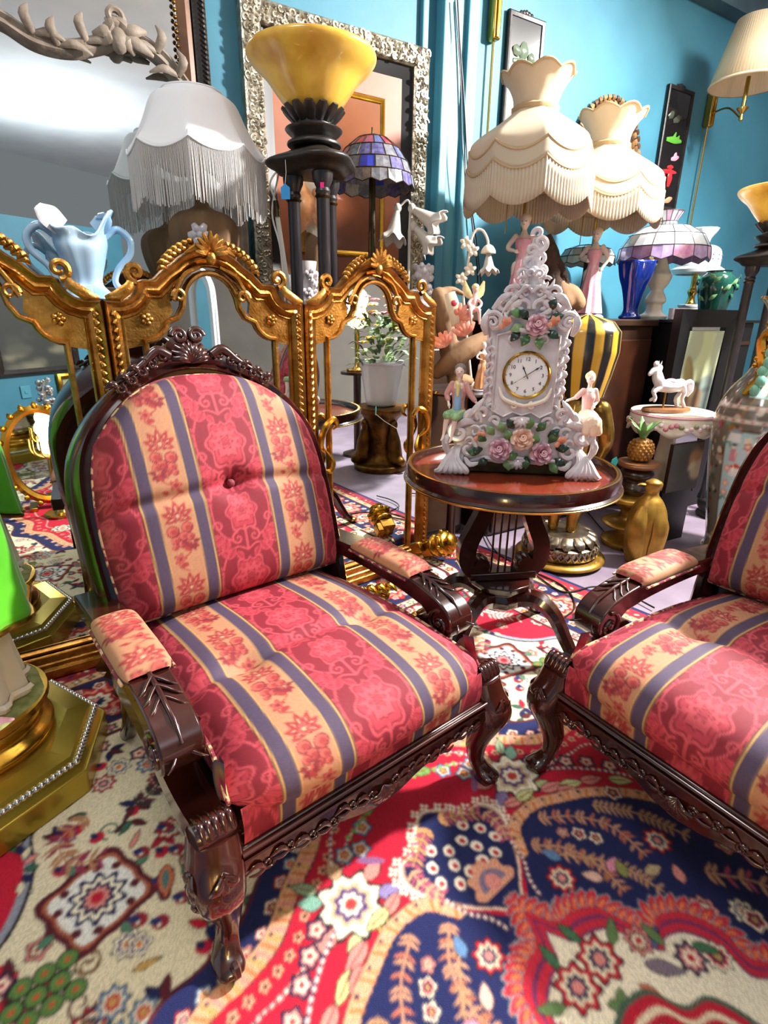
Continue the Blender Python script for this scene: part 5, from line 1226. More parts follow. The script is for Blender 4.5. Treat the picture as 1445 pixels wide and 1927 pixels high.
# ------------------------------------------------------------------ cabinets on the right
CB = 1.085
uc0, uc1 = -.05, 1.08
cab = thing('display_cabinet', 'dark wood cabinet against the wall carrying the twin cream lamps', 'cabinet', M=wall_frame(back((uc0 + uc1) / 2, .35)))
w_ = uc1 - uc0
part('carcass', box((0, 0, .525), (w_, .54, 1.05)), 'dark_wood', cab, smooth=False, bevel=.005)
part('top', box((0, 0, CB - .0175), (w_ + .04, .58, .035)), 'dark_wood', cab, smooth=False, bevel=.006)
for k in range(2):
    d = part('door', box((-w_ / 4 + k * w_ / 2, -.277, .5), (w_ / 2 - .03, .02, .96)), 'rail_wood', cab, smooth=False, bevel=.006); part('knob', ball((-.04 + .08 * k, -.297, .6), .012, 10, 7), 'brass', d)
cab2 = thing('black_cabinet', 'low black shelf cabinet behind the black picture frame', 'cabinet', M=wall_frame(back(1.56, .50)))
part('carcass', box((0, 0, .535), (.80, .44, 1.07)), 'black_paint', cab2, smooth=False, bevel=.005); part('top', box((0, 0, 1.0775), (.84, .48, .015)), 'black_paint', cab2, smooth=False)
for z in (.35, .7, .95): part('shelf_edge', box((0, -.222, z), (.78, .01, .02)), 'dark_wood', cab2, smooth=False)

# ------------------------------------------------------------------ porcelain lady used as a lamp base
def lady(parent, H, rz, dress='pink_porcelain', tilt=0):
    """standing figure of height H on its own rocky foot; parts under parent"""
    M = R(rz, 'Z'); s = H
    P = lambda x, y, z: A([x * s, y * s, z * s])
    st = [([P(0, -.005, .915)], A([.05, .055, .068]) * s), ([P(0, -.055, .91), P(0, -.064, .903)], .011 * s), ([P(0, .005, .81), P(0, 0, .88)], .024 * s), ([P(0, 0, .52), P(0, 0, .64), P(0, -.005, .72), P(0, 0, .80)], [.075 * s, .055 * s, .078 * s, .04 * s])]
    aL = [P(-.085, 0, .785), P(-.15, -.03, .68), P(-.06, -.11, .64)]; aR = [P(.085, 0, .785), P(.16, -.01, .66), P(.13, -.09, .56)]
    st += [(aL, [.03 * s, .026 * s, .018 * s]), (aR, [.03 * s, .026 * s, .018 * s])]
    hand(st, aL[-1], aL[-1] - aL[-2], (0, -1, 0), .075 * s); hand(st, aR[-1], aR[-1] - aR[-2], (0, -1, 0), .075 * s)
    for sg in (-1, 1): st.append(([P(sg * .05, 0, .5), P(sg * .05, -.01, .28), P(sg * .045, .0, .05), P(sg * .05, -.05, .03)], [.06 * s, .045 * s, .025 * s, .02 * s]))
    figure_body('body', parent, st, 'skin_porcelain', .0045, M); face(parent, P(0, -.005, .915), .055 * s, (0, -1, -.1), M)
    sk = lathe(spline([(.155, .06), (.15, .10), (.125, .25), (.10, .40), (.085, .50), (.062, .60), (.082, .70), (.075, .76)], 4) * s, 40, rmod=lambda th, k, r: r * (1 + .10 * (1 - k) * np.cos(9 * th) + .05 * (1 - k) * np.cos(4 * th + 1)), cap=False)
    o = part('dress', sk, dress, parent, M); o.modifiers.new('thickness', 'SOLIDIFY').thickness = .004
    figure_body('hair', parent, [([P(0, .02, .945)], A([.056, .058, .052]) * s), ([P(0, .06, .93)], A([.035, .035, .035]) * s)], 'hair_blond', .004, M)
    part('rock_foot', lathe(spline([(.17, .0), (.18, .02), (.15, .05), (.10, .065), (.01, .07)], 3) * s, 24, rmod=lambda th, k, r: r * (1 + .08 * np.cos(5 * th))), 'porcelain', parent, M)

def victorian_lamp(label, cx, neck_y, top_y, seam_y, low_y, Y, group, lady_rz=-20, flip=0):
    """cream two-tier fringed shade with a flared scalloped collar on a porcelain lady"""
    base = at(cx, seam_y, Y); base[2] = CB
    t = thing('fringed_shade_lamp', label, 'lamp', base, 0, group)
    zz = lambda y: at(cx, y, Y)[2] - CB; k = mpp(base + A([0, 0, .4])); r = 112 * k if flip == 0 else 101 * k
    zT, zN, zS, zL = zz(top_y), zz(neck_y), zz(seam_y), zz(low_y)
    prof = spline([(r * 1.0, zS), (r * .96, zS + (zN - zS) * .18), (r * .80, zS + (zN - zS) * .40), (r * .56, zS + (zN - zS) * .66), (r * .38, zS + (zN - zS) * .88), (r * .34, zN)], 4)
    vf, V = panel_shade(prof, 8, r * .16, .06); Mz = R(flip, 'Z')
    sh = part('shade', vf, 'shade_cream', t, Mz); sh.modifiers.new('thickness', 'SOLIDIFY').thickness = .003
    n = 96; th = np.arange(n) * 2 * PI / n; ph = (th * 8 / (2 * PI)) % 1
    def skirt(zt, zb, r0, r1, sag, m=5):
        rows = []
        for q in np.linspace(1, 0, m):
            rr = (r0 * q + r1 * (1 - q)) * (1 - .03 * (1 - np.abs(2 * ph - 1) ** 2)); z = zt * q + zb * (1 - q) - sag * (1 - np.abs(2 * ph - 1) ** 2)
            rows.append(np.c_[rr * np.cos(th), rr * np.sin(th), z])
        return A(rows)
    drop = zS - zL
    s1 = skirt(zS, zS - drop * .30, r, r * 1.03, r * .16); f = grid_faces(len(s1), n, True)
    o = part('upper_flounce', (s1.reshape(-1, 3), f), 'fringe_cream', sh, Mz); o.modifiers.new('thickness', 'SOLIDIFY').thickness = .002
    for q in (s1[0], s1[-1]): part('braid', tube(q @ Mz[:3, :3].T, .0065, 6, closed=True), 'braid_cream', sh)
    # pleated lower flounce
    n2 = 480; th2 = np.arange(n2) * 2 * PI / n2; ph2 = (th2 * 8 / (2 * PI)) % 1; rows = []
    for q in np.linspace(1, 0, 4):
        rr = r * (1.03 * q + 1.05 * (1 - q)) * (1 - .03 * (1 - np.abs(2 * ph2 - 1) ** 2)) + .0022 * np.cos(th2 * 120) ; z = (zS - drop * .30) * q + (zL + r * .10) * (1 - q) - r * .16 * (1 - np.abs(2 * ph2 - 1) ** 2)
        rows.append(np.c_[rr * np.cos(th2), rr * np.sin(th2), z])
    o = stuff(part('fringe', (A(rows).reshape(-1, 3), grid_faces(4, n2, True)), 'fringe_cream', sh, Mz)); o.modifiers.new('thickness', 'SOLIDIFY').thickness = .002
    # gathered neck and flared collar
    part('neck_braid', lathe([(r * .33, zN - .018), (r * .36, zN - .010), (r * .37, zN + .004), (r * .33, zN + .014)], 40, rmod=lambda th, k, rr: rr * (1 + .02 * np.cos(24 * th)), cap=False), 'braid_cream', sh)
    col = lathe(spline([(r * .335, zN + .005), (r * .36, zN + (zT - zN) * .35), (r * .45, zN + (zT - zN) * .72), (r * .56, zT)], 5), 64, rmod=lambda th, k, rr: rr * (1 + .03 * k * np.cos(8 * th)), zmod=lambda th, k, rr: .022 * k ** 3 * np.abs(np.cos(4 * th)) - .012 * k ** 3, cap=False)
    o = part('collar', col, 'shade_cream', sh, Mz); o.modifiers.new('thickness', 'SOLIDIFY').thickness = .003
    vt = A(col[0]).reshape(-1, 64, 3)[-1]; part('collar_trim', tube(vt @ Mz[:3, :3].T, .005, 6, closed=True), 'braid_cream', sh)
    Hh = min(zL + .06, .46); lady(t, Hh, lady_rz); part('stem', tube([(0, .05, .02), (0, .05, Hh * .95), (0, 0, zN)], .007, 8), 'brass', t)
    part('pull_chain', tube([(-r * .35, -.05, zS), (-r * .36, -.05, zL - .10)], .0022, 6), 'brass', t)
    return t
victorian_lamp('cream two-tier fringed lamp with flared collar rising behind the porcelain clock', 1000, 208, 142, 288, 398, 2.86, 'pair of cream fringed lamps', -25)
victorian_lamp('cream two-tier fringed lamp with a flared collar in front of the round woven wall mirror', 1136, 276, 216, 346, 425, 3.27, 'pair of cream fringed lamps', -35, 14)

# ------------------------------------------------------------------ things on the back wall
def wall_thing(name, label, cat, px, py, off=0.0, group=None):
    p = wall_pt(px, py, off); return thing(name, label, cat, M=wall_frame(p), group=group), p
def lacquer_panel(label, corners, motif):
    (xa, ya), (xb, yb), (xc, yc) = corners       # top left, top right, bottom left
    a, b, c = [A(wall_uv(wall_pt(x, y, .02))) for x, y in corners]; w = abs(b[0] - a[0]); h = abs(a[1] - c[1])
    t = thing('lacquer_panel', label, 'wall panel', M=wall_frame(on_wall((a[0] + b[0]) / 2, a[1] - h / 2, .012)), group='inlaid black lacquer panels')
    part('board', box((0, 0, 0), (w, .016, h)), 'lacquer', t, smooth=False)
    part('carved_border', sweep(rect_path(-w / 2, w / 2, -h / 2, h / 2), [(0, 0), (0, .014), (-.006, .018), (-.02, .014), (-.022, 0)]), 'black_iron', t)
    mb = MB()
    for k in range(5): mb.add(ball(((k - 2) * .018, 0, h / 2 + .012 - .004 * abs(k - 2)), (.012, .008, .014), 8, 6))
    mb.build('crest', 'black_iron', t)
    def bl(x, z, pts, col, nm): 
        mb = MB()
        for (dx, dz, ex, ez, wd) in pts: mb.add(blade([((x + dx) * w, -.009, (z + dz) * h), ((x + (dx + ex) / 2) * w, -.014, (z + (dz + ez) / 2) * h), ((x + ex) * w, -.009, (z + ez) * h)], [wd * .5, wd, wd * .4], .3, (0, -1, 0)), None, lin(col))
        mb.build(nm, 'paint', t)
    motif(bl, w, h)
def motif_a(bl, w, h):
    bl(.0, .2, [(-.25, -.02, -.2, .06, .03), (-.05, -.04, -.02, .10, .032), (.15, -.05, .22, .03, .025), (-.3, -.06, .3, -.07, .02)], '#5d6b58', 'mountain_inlay')
    bl(.0, -.3, [(-.2, -.04, -.05, .05, .02), (.1, -.03, .2, .06, .018)], '#c9c2b4', 'figure_inlay'); bl(.1, -.18, [(-.1, 0, .1, .02, .012)], '#c43a30', 'robe_inlay')
def motif_b(bl, w, h):
    bl(-.05, .25, [(-.3, 0, -.1, .05, .02), (-.1, -.02, .2, .03, .02)], '#4a5248', 'mountain_inlay'); bl(.0, .08, [(-.3, 0, .3, .01, .02), (-.1, -.01, .05, .07, .014), (.05, 0, .2, .05, .012)], '#5fae3a', 'tree_inlay')
    bl(.1, -.07, [(-.1, 0, .2, .03, .016), (.0, .03, .1, .06, .012)], '#e79ab0', 'blossom_inlay'); bl(.0, -.23, [(-.2, -.07, -.2, .06, .02), (.05, -.07, .05, .08, .026), (-.3, .05, .3, .06, .014), (-.1, .09, .15, .1, .012)], '#d0262c', 'pagoda_inlay'); bl(.0, -.4, [(-.3, -.02, .0, .02, .02), (.0, -.03, .3, .01, .018)], '#b08a6a', 'rock_inlay')
lacquer_panel('tall black lacquer wall panel with mountain inlay behind the first cream lamp', ((958, 16), (1026, 42), (938, 262)), motif_a)
lacquer_panel('tall black lacquer wall panel with a red pagoda inlay beside the swing-arm lamp', ((1260, 157), (1306, 176), (1232, 392)), motif_b)

# round woven wall mirror
rm, rp_ = wall_thing('woven_mirror', 'round wall mirror in a broad brown woven-chip frame behind the cream lamp', 'mirror', 1140, 290, .02)
rr_ = 88 * mpp(rp_)
part('backing', xf(lathe([(0, -.01), (rr_, -.01), (rr_, .012), (0, .012)], 48), R(90, 'X')), 'dark_wood', rm)
mb = MB(); rg = random.Random(4)
for ring, (r_, n) in enumerate(((.98, 46), (.88, 42), (.78, 38), (.68, 34), (.58, 30))):
    for k in range(n):
        a = 2 * PI * (k + .5 * (ring % 2)) / n; d = A([math.cos(a), 0, math.sin(a)]); c = d * rr_ * r_ + A([0, -.014, 0])
        mb.add(blade([c - d * rr_ * .055 + [0, .004, 0], c + [0, -.012, 0], c + d * rr_ * .06 + [0, -.004, 0]], [rr_ * .035, rr_ * .062, rr_ * .04], .35, (0, -1, 0), 5), None, lin(rg.choice(['#5a3a20', '#7a5430', '#96703f', '#4a2f1a'])))
stuff(mb.build('woven_chips', 'matte_paint', rm))
part('mirror_glass', xf(lathe([(0, .012), (rr_ * .55, .012), (rr_ * .55, .016), (0, .016)], 40), R(90, 'X')), 'mirror_old', rm)

# swing-arm wall lamps in brass with long cord covers
def sconce(label, px, py0, py1, rod_px, rod_y, shade=None):
    t, p = wall_thing('swing_arm_lamp', label, 'wall lamp', px, (py0 + py1) / 2, .03, 'brass swing-arm wall lamps')
    k = mpp(p); h = (py1 - py0) * k * 1.05
    part('brass_body', box((0, 0, 0), (.05, .05, h)), 'brass', t, bevel=.008); part('brass_rib', box((.0, -.028, 0), (.018, .012, h * .95)), 'bright_gold', t, bevel=.003)
    q = A(wall_uv(wall_pt(rod_px, rod_y, .03))); b = A(wall_uv(p)); rod = part('cord_cover', tube([(0, 0, -h / 2), (0, 0, q[1] - b[1])], .006, 8), 'brass', t)
    if shade:
        (cx, cy, hw, ty, by, off) = shade; c = wall_pt(cx, cy, off); Minv = np.linalg.inv(wall_frame(p)); loc = lambda w: Minv[:3, :3] @ w + Minv[:3, 3]
        kc = mpp(c); zc = loc(c); ht = (by - ty) * kc * .98; z0 = zc[2] - ht / 2
        part('arm', tube(spline([(0, -.02, -h * .1), (zc[0] * .5, zc[1] * .55, -h * .25), (zc[0], zc[1], z0 - .17)], 6), .006, 8), 'brass', t)
        part('candle_stem', lathe([(.0, z0 - .19), (.012, z0 - .18), (.008, z0 - .15), (.03, z0 - .125), (.034, z0 - .118), (.012, z0 - .112), (.012, z0 + .04), (0, z0 + .045)], 20), 'brass', t, T(zc[0], zc[1], 0))
        sh = lathe([(hw * kc, z0), (hw * kc * .56, z0 + ht)], 140, rmod=lambda th, q_, r: r * (1 + .012 * np.cos(70 * th)), cap=False)
        o = part('pleated_shade', sh, 'linen', t, T(zc[0], zc[1], 0)); o.modifiers.new('thickness', 'SOLIDIFY').thickness = .003
        part('shade_trim', lathe([(hw * kc, z0 - .004), (hw * kc + .005, z0), (hw * kc, z0 + .01)], 48, cap=False), 'linen', o, T(zc[0], zc[1], 0))
    return t
sconce('brass swing-arm wall lamp fixed above the left black lacquer panel', 931, -10, 66, 905, 330)
sconce('brass swing-arm wall lamp with a pleated cream shade', 1337, 180, 234, 1296, 430, (1418, 98, 66, 46, 150, .36))

# black cable hanging down the wall
pts = [wall_pt(861, 0, .06), wall_pt(866, 90, .06), wall_pt(874, 200, .07), wall_pt(879, 300, .08), wall_pt(886, 400, .09), wall_pt(896, 480, .10), wall_pt(900, 560, .11)]
tag(part('hanging_cable', tube(spline(pts, 6), .0045, 6), 'cable_black', None), 'black electric cable hanging down the teal pilaster', 'cable')
pts = [wall_pt(856, 0, .09), wall_pt(867, 150, .10), wall_pt(872, 300, .11), wall_pt(893, 430, .13), wall_pt(908, 560, .15)]
tag(part('hanging_cable', tube(spline(pts, 6), .0032, 6), 'cable_black', None), 'thin second black cable beside the hanging cable on the pilaster', 'cable')

# ------------------------------------------------------------------ leaded glass lamps
def leaded(parent, prof, n, cols, rows_split, jag=.0, seam='seam_lead', thick=.004, M=None):
    """shade of separate glass panes with raised lead lines; each pane a part"""
    p = A(prof); m = len(p) - 1
    root = bpy.data.objects.new('glass_shade', None); COL.objects.link(root); root.parent = parent
    lead = MB(); M = np.eye(4) if M is None else M
    def ringpt(i, a): return A([p[i][0] * math.cos(a), p[i][0] * math.sin(a), p[i][1]])
    for i in range(m):
        sh = .5 * (i % 2) * rows_split
        for k in range(n):
            a0, a1 = 2 * PI * (k + sh) / n, 2 * PI * (k + 1 + sh) / n; am = (a0 + a1) / 2
            A0, A1, B1, B0 = ringpt(i, a0), ringpt(i, a1), ringpt(i + 1, a1), ringpt(i + 1, a0); ctr = (A0 + A1 + B0 + B1) / 4; nrm = unit(np.cross(A1 - A0, B0 - A0)); 
            lowmid = ringpt(i, am) + (A([0, 0, -jag]) if i == 0 else 0); topmid = ringpt(i + 1, am)
            q = A([A0, lowmid, A1, B1, topmid, B0]); q = ctr + (q - ctr) * .975; v = np.vstack([q, q - nrm * thick])
            f = [(0, 1, 2, 3, 4, 5), (11, 10, 9, 8, 7, 6)] + [((j + 1) % 6, j, 6 + j, 6 + (j + 1) % 6) for j in range(6)]
            c = cols[i % len(cols)]; c = c[k % len(c)] if isinstance(c, (list, tuple)) else c
            part('glass_pane', (v, f), c, root, M, smooth=False)
            lead.add(tube([A0, B0], .0022, 5)); lead.add(tube([A0, lowmid, A1], .0022, 5)); lead.add(tube([B0, topmid, B1], .0022, 5))
    stuff(lead.build('lead_lines', seam, root, M=M)); return root
mat('seam_lead', '#4d4348', .4, .6); mat('pane_white', '#c3c8cc', .15, coat=.5, col2='#b6bec4', scale=12); mat('pane_pink', '#b878a4', .15, coat=.5, col2='#cda4be', scale=25); mat('pane_violet', '#9784b6', .15, coat=.5, col2='#b7a0c4', scale=25); mat('pane_green', '#cfe3dc', .15, coat=.5)
mat('pane_red', '#8a2430', .2, coat=.5, col2='#b03a48', scale=30); mat('pane_indigo', '#4a4676', .2, coat=.5, col2='#6f6a9c', scale=60); mat('pane_smoke', '#5f5f68', .25, coat=.4, col2='#85858c', scale=50); mat('pane_blue', '#2a3fc0', .2, coat=.5)
# pink and white leaded lamp on the black cabinet
lpz = 1.0855
def zl(px, py, P): return at(px, py, P[1])[2] - lpz
P_ = at(1234, 560, 3.50); P_[2] = lpz; k = mpp(P_)
tl = thing('leaded_glass_lamp', 'white and pink leaded glass lamp on an ivory figure base', 'lamp', P_)
r_ = 78 * k; zb_ = zl(1248, 488, P_); zt_ = zl(1248, 428, P_); zc_ = zl(1248, 398, P_)
leaded(tl, [(r_, zb_), (r_ * .97, zb_ + .055), (r_ * .80, zb_ + .12), (r_ * .5, zb_ + .165), (r_ * .2, zt_), (r_ * .18, zt_ + .03), (r_ * .30, zc_)], 14, [['pane_pink', 'pane_violet'], 'pane_white', 'pane_white', 'pane_white', 'pane_white', ['pane_white', 'pane_pink']], 0, .018)
part('ivory_base', lathe(spline([(.075, .0015), (.08, .02), (.05, .04), (.045, .08), (.06, .10), (.05, .13), (.035, .16), (.055, .19), (.07, .24), (.05, .27), (.02, zb_ + .02)], 4), 24, rmod=lambda th, q, r: r * (1 + .06 * np.cos(6 * th))), 'porcelain_cream', tl)
part('stem', tube([(0, 0, zb_ - .01), (0, 0, zt_)], .006, 8), 'brass', tl)
# small greenish-white leaded lamp partly behind the cream lamp
P_ = back(u_at(1106, 470, .20), .20, CB); k = mpp(P_); tl = thing('leaded_glass_lamp', 'small pale green leaded glass lamp half hidden behind a cream fringed lamp', 'lamp', P_)
zz = lambda y: at(1106, y, P_[1])[2] - CB; r_ = 50 * k
leaded(tl, [(r_, zz(496)), (r_ * .97, zz(484)), (r_ * .8, zz(470)), (r_ * .4, zz(463)), (r_ * .15, zz(461))], 12, ['pane_green', 'pane_white', 'pane_green', 'pane_white'], 0, .012)
part('base', lathe(spline([(.06, .0015), (.06, .02), (.02, .05), (.03, .12), (.015, .2), (.012, zz(464))], 3), 20), 'bronze', tl)
# dragonfly lamp in purple and red behind the torchiere
P_ = back(u_at(700, 480, .34), .34, SB); k = mpp(P_ + A([0, 0, .3])); tl = thing('leaded_glass_lamp', 'red and purple dragonfly leaded glass lamp beside the torchiere columns', 'lamp', P_)
zz = lambda y: at(705, y, P_[1])[2] - SB; r_ = 76 * k
leaded(tl, [(r_ * 1.02, zz(352)), (r_ * .97, zz(332)), (r_ * .86, zz(308)), (r_ * .66, zz(283)), (r_ * .36, zz(262)), (r_ * .08, zz(254))], 16, [['pane_smoke', 'pane_smoke', 'pane_indigo', 'pane_smoke'], ['pane_smoke', 'pane_indigo', 'pane_smoke', 'pane_blue'], ['pane_indigo', 'pane_smoke', 'pane_indigo'], ['pane_indigo', 'pane_red', 'pane_red'], 'pane_red'], .5, .012, 'bronze')
part('lamp_body', lathe(spline([(.085, .0015), (.09, .015), (.04, .03), (.03, .05), (.055, .09), (.058, .13), (.035, .17), (.018, .19), (.014, zz(340)), (.02, zz(335))], 4), 28), 'bronze', tl); part('finial', tube([(0, 0, zz(254)), (0, 0, zz(240))], .005, 6), 'bronze', tl); part('stem', tube([(0, 0, .2), (0, 0, zz(252))], .006, 6), 'bronze', tl)
# milk glass lamp
P_ = back(u_at(1312, 500, .37), .37, lpz); k = mpp(P_); zz = lambda y: at(1312, y, P_[1])[2] - lpz
ml = thing('milk_glass_lamp', 'white milk-glass lamp with a flared chimney and dotted shade', 'lamp', P_)
part('shade', lathe(spline([(.125, zz(512)), (.13, zz(500)), (.125, zz(475)), (.09, zz(464)), (.045, zz(462))], 4), 40, cap=False), 'milk_glass', ml).modifiers.new('thickness', 'SOLIDIFY').thickness = .004
part('shade_foot', lathe([(.125, zz(517)), (.155, zz(514)), (.16, zz(508)), (.135, zz(503))], 40, cap=False), 'milk_glass', ml)
part('chimney', lathe(spline([(.045, zz(462)), (.05, zz(450)), (.075, zz(438)), (.085, zz(430))], 4), 36, rmod=lambda th, q, r: r * (1 + .04 * q * np.cos(12 * th)), cap=False), 'milk_glass', ml).modifiers.new('thickness', 'SOLIDIFY').thickness = .003
mb = MB()
for j in range(2):
    for i in range(18): a = i * 2 * PI / 18; mb.add(ball((.131 * math.cos(a), .131 * math.sin(a), zz(490) + j * .025), .005, 6, 4))
mb.build('dotted_band', 'pane_indigo', ml); part('brass_stem', lathe(spline([(.05, .09), (.03, .10), (.02, .14), (.03, .17), (.018, .2), (.02, zz(512)), (.01, zz(470))], 3), 20), 'brass', ml)
part('cup_base', lathe(spline([(.06, .0015), (.07, .02), (.065, .06), (.08, .09), (.02, .092)], 3), 8), 'milk_glass', ml)
bx = back(u_at(1283, 560, .66), .66, lpz); tag(part('white_box', box((bx[0], bx[1], lpz + .031), (.10, .05, .061)), 'porcelain', None, bevel=.003), 'small white carton on the black cabinet beside the milk-glass lamp', 'box')
# cobalt glass vase
P_ = back(u_at(1184, 600, .52), .52, CB + .0005); zc0 = P_[2]
vz = thing('cobalt_vase', 'tall cobalt blue glass vase with a ruffled mouth behind the striped headcloth', 'vase', P_)
k = mpp(P_); o = part('glass_body', lathe(spline([(.055, .0), (.06, .012), (.04, .05), (.06, .15), (.085, .22), (.10, .30)], 5), 36, rmod=lambda th, q, r: r * (1 + .10 * q ** 2 * np.cos(6 * th)), cap=False), 'cobalt_glass', vz); o.modifiers.new('thickness', 'SOLIDIFY').thickness = .006
part('glass_foot', lathe([(0, .0), (.056, .0), (.05, .014), (0, .016)], 30), 'cobalt_glass', vz)


# ------------------------------------------------------------------ black framed mirror with an angel print
bf = back(1.245, .82); hF = at(1275, 582, bf[1])[2]; k = mpp(bf); wF = 150 * k
fm = thing('black_framed_mirror', 'wide black framed standing mirror with an angel print tucked into it', 'picture frame', (bf[0], bf[1], 0), 27)
pth = rect_path(-wF / 2, wF / 2, .002, hF); part('black_frame', sweep(pth, [(0, -.02), (0, .03), (-.09, .02), (-.09, -.02)]), 'black_paint', fm, smooth=False)
part('mirror_glass', box((0, .0, hF / 2), (wF - .17, .006, hF - .17)), 'mirror', fm, smooth=False)
# print: canvas painted with soft angel shapes
c = Canvas(-.16, -.25, .16, .25, .004, '#a9b394')
for (x, y, a, b, col, ro) in ((.06, .15, .14, .12, '#c3cca6', .3), (.0, .05, .10, .2, '#bcc79c', 0), (-.1, .18, .08, .1, '#a0a88a', 0), (.1, -.1, .1, .12, '#7f8f86', .2), (.09, -.06, .07, .012, '#5f6b66', .1), (-.07, -.02, .045, .15, '#7d6f45', .35), (-.085, .0, .03, .12, '#8f8250', .35), (-.05, -.1, .03, .1, '#6b5a38', .3), (.0, -.2, .14, .08, '#6b5238', -.3), (.03, -.14, .05, .09, '#7a624a', -.2), (.0, -.045, .028, .034, '#4d3d2c', 0), (.002, -.055, .017, .022, '#b08a6a', 0), (.05, -.19, .06, .03, '#8a6a4c', -.6)): c.ell(x, y, a, b, col, ro)
c.blur(6); xx, yy = np.meshgrid(np.linspace(-.155, .155, 60), np.linspace(-.245, .245, 90))
wpnt = 45 * k; zt_ = at(1280, 622, bf[1])[2]; hP = .26
V = np.dstack([xx / .155 * wpnt, np.full(xx.shape, -.012) - .01 * (yy / .245), zt_ - hP + yy / .245 * hP]); grid_obj('angel_print', V, 'matte_paint', fm, c.sample(xx, yy))

# ------------------------------------------------------------------ second torchiere, green jar
P_ = back(1.32, 1.05)
t2 = torchiere('torchiere', 'second black three-column torchiere with a yellow glass bowl beside the oriental vase', P_, at(1450, 352, P_[1])[2], .205, 20)
P_ = back(1.60, .64, lpz)
gj = thing('green_jar', 'dark green glazed jar with leaf relief on the black cabinet', 'jar', P_); k = mpp(P_)
part('jar_body', lathe(spline([(.06, .0015), (.07, .03), (.085, .10), (.10, .18), (.09, .235), (.065, .262), (.07, .272)], 4), 36), 'green_glaze', gj)
mb = MB(); rg = random.Random(2)
for i in range(26): a = rg.uniform(0, 6.28); z = rg.uniform(.1, .23); r = .102; d = A([math.cos(a), math.sin(a), 0]); s = A([-d[1], d[0], 0]); leaf3(mb, d * r * (.9 if z < .16 else 1) + [0, 0, z], s * rg.choice([-1, 1]) + A([0, 0, .8]), d, .05, .012, rg.choice(['#3f7a52', '#23543f', '#6f9a6a']))
stuff(mb.build('leaf_relief', 'paint', gj))
# ------------------------------------------------------------------ tall oriental vase
VC = back(.875, 1.395)
ov = thing('oriental_vase', 'huge floor vase painted with figures, flowers and gilt salamanders on the shoulder', 'vase', VC); ov.scale = (.98, .98, .98)
prof = spline([(.14, .0015), (.155, .02), (.14, .06), (.15, .14), (.175, .30), (.200, .48), (.212, .62), (.205, .72), (.17, .81), (.115, .89), (.088, .96), (.08, 1.04), (.083, 1.12), (.10, 1.17), (.125, 1.20), (.12, 1.21), (.09, 1.17)], 7)
L_ = np.r_[0, np.cumsum(np.linalg.norm(np.diff(prof, axis=0), axis=1))]; nr = 230; s = np.linspace(0, L_[-1], nr); pr = np.c_[np.interp(s, L_, prof[:, 0]), np.interp(s, L_, prof[:, 1])]
nc = 300; th = np.arange(nc) * 2 * PI / nc
c = Canvas(0, 0, 2 * PI * .2, L_[-1], .004, '#6d675c'); rg = random.Random(11); W_ = 2 * PI * .2
for i in range(900):
    x, y, r = rg.uniform(0, W_), rg.uniform(0, L_[-1]), rg.uniform(.008, .022)
    c.ell(x, y, r, r * rg.uniform(.6, 1), rg.choice(['#56604a', '#a8857a', '#8a3a44', '#b8b0a0', '#5f4228', '#a39a86', '#8f6c34', '#6a8a7c', '#cfc8ba', '#453428', '#3a3a34']), rg.random() * 3)
def reserve(x0, y0, w, h, ground):
    c.poly([(x0, y0), (x0 + w, y0), (x0 + w, y0 + h * .9), (x0 + w * .85, y0 + h), (x0 + w * .15, y0 + h), (x0, y0 + h * .9)], '#5d4a34'); c.poly([(x0 + .008, y0 + .008), (x0 + w - .008, y0 + .008), (x0 + w - .008, y0 + h * .89), (x0 + w * .83, y0 + h - .008), (x0 + w * .17, y0 + h - .008), (x0 + .008, y0 + h * .89)], ground)
    for k in range(int(w * h * 420)):
        x, y = rg.uniform(x0 + .02, x0 + w - .02), rg.uniform(y0 + .02, y0 + h - .03); t = rg.randrange(4)
        if t == 0:   # standing robed figure
            col = rg.choice(['#5a1a38', '#b03a3a', '#d8cfc0', '#3a5a86', '#c98a9a']); c.poly([(x - .016, y - .05), (x + .016, y - .05), (x + .011, y + .01), (x - .011, y + .01)], col); c.ell(x, y + .02, .009, .011, '#ead6c2'); c.ell(x, y + .029, .011, .006, '#1c1a1c')
        elif t == 1: c.poly([(x - .03, y), (x + .03, y), (x + .022, y + .04), (x - .022, y + .04)], '#dfe3e2'); c.poly([(x - .035, y + .04), (x + .035, y + .04), (x, y + .062)], rg.choice(['#b8463a', '#3f7a74', '#8a97a0']))
        elif t == 2:
            for q in range(4): c.leaf(x, y, q * 1.5 + k, .035, .014, rg.choice(['#4f8a78', '#2f5f52', '#7fa08a']))
        else: c.rosette(x, y, .016, 5, [rg.choice(['#d98a98', '#c0404a', '#e9dfd4']), '#e9d9b0'], 0, .25)
for x0 in (.05, .36, .68, .99): reserve(x0 + .0, .18, .235, .48, '#a9cfd2'); reserve(x0 + .04, .80, .15, .2, '#b7d8d4')
for y0 in (.10, .70, .76): c.line([(0, y0), (W_, y0)], .014, '#cfc9bd'); [c.ell(x, y0, .008, .006, '#a8505a') for x in np.arange(.02, W_, .04)]
c.blur(1); TH, SS = np.meshgrid(th, s); R_ = np.repeat(pr[:, :1], nc, 1); Z_ = np.repeat(pr[:, 1:], nc, 1)
grid_obj('painted_body', np.dstack([R_ * np.cos(TH), R_ * np.sin(TH), Z_]), 'vase_glaze' if 'vase_glaze' in MAT else 'paint', ov, c.sample(TH * .2, SS), wrap_c=True)
part('gilt_lip', lathe([(.121, 1.197), (.130, 1.203), (.126, 1.213), (.116, 1.212)], 48, cap=False), 'brass', ov)
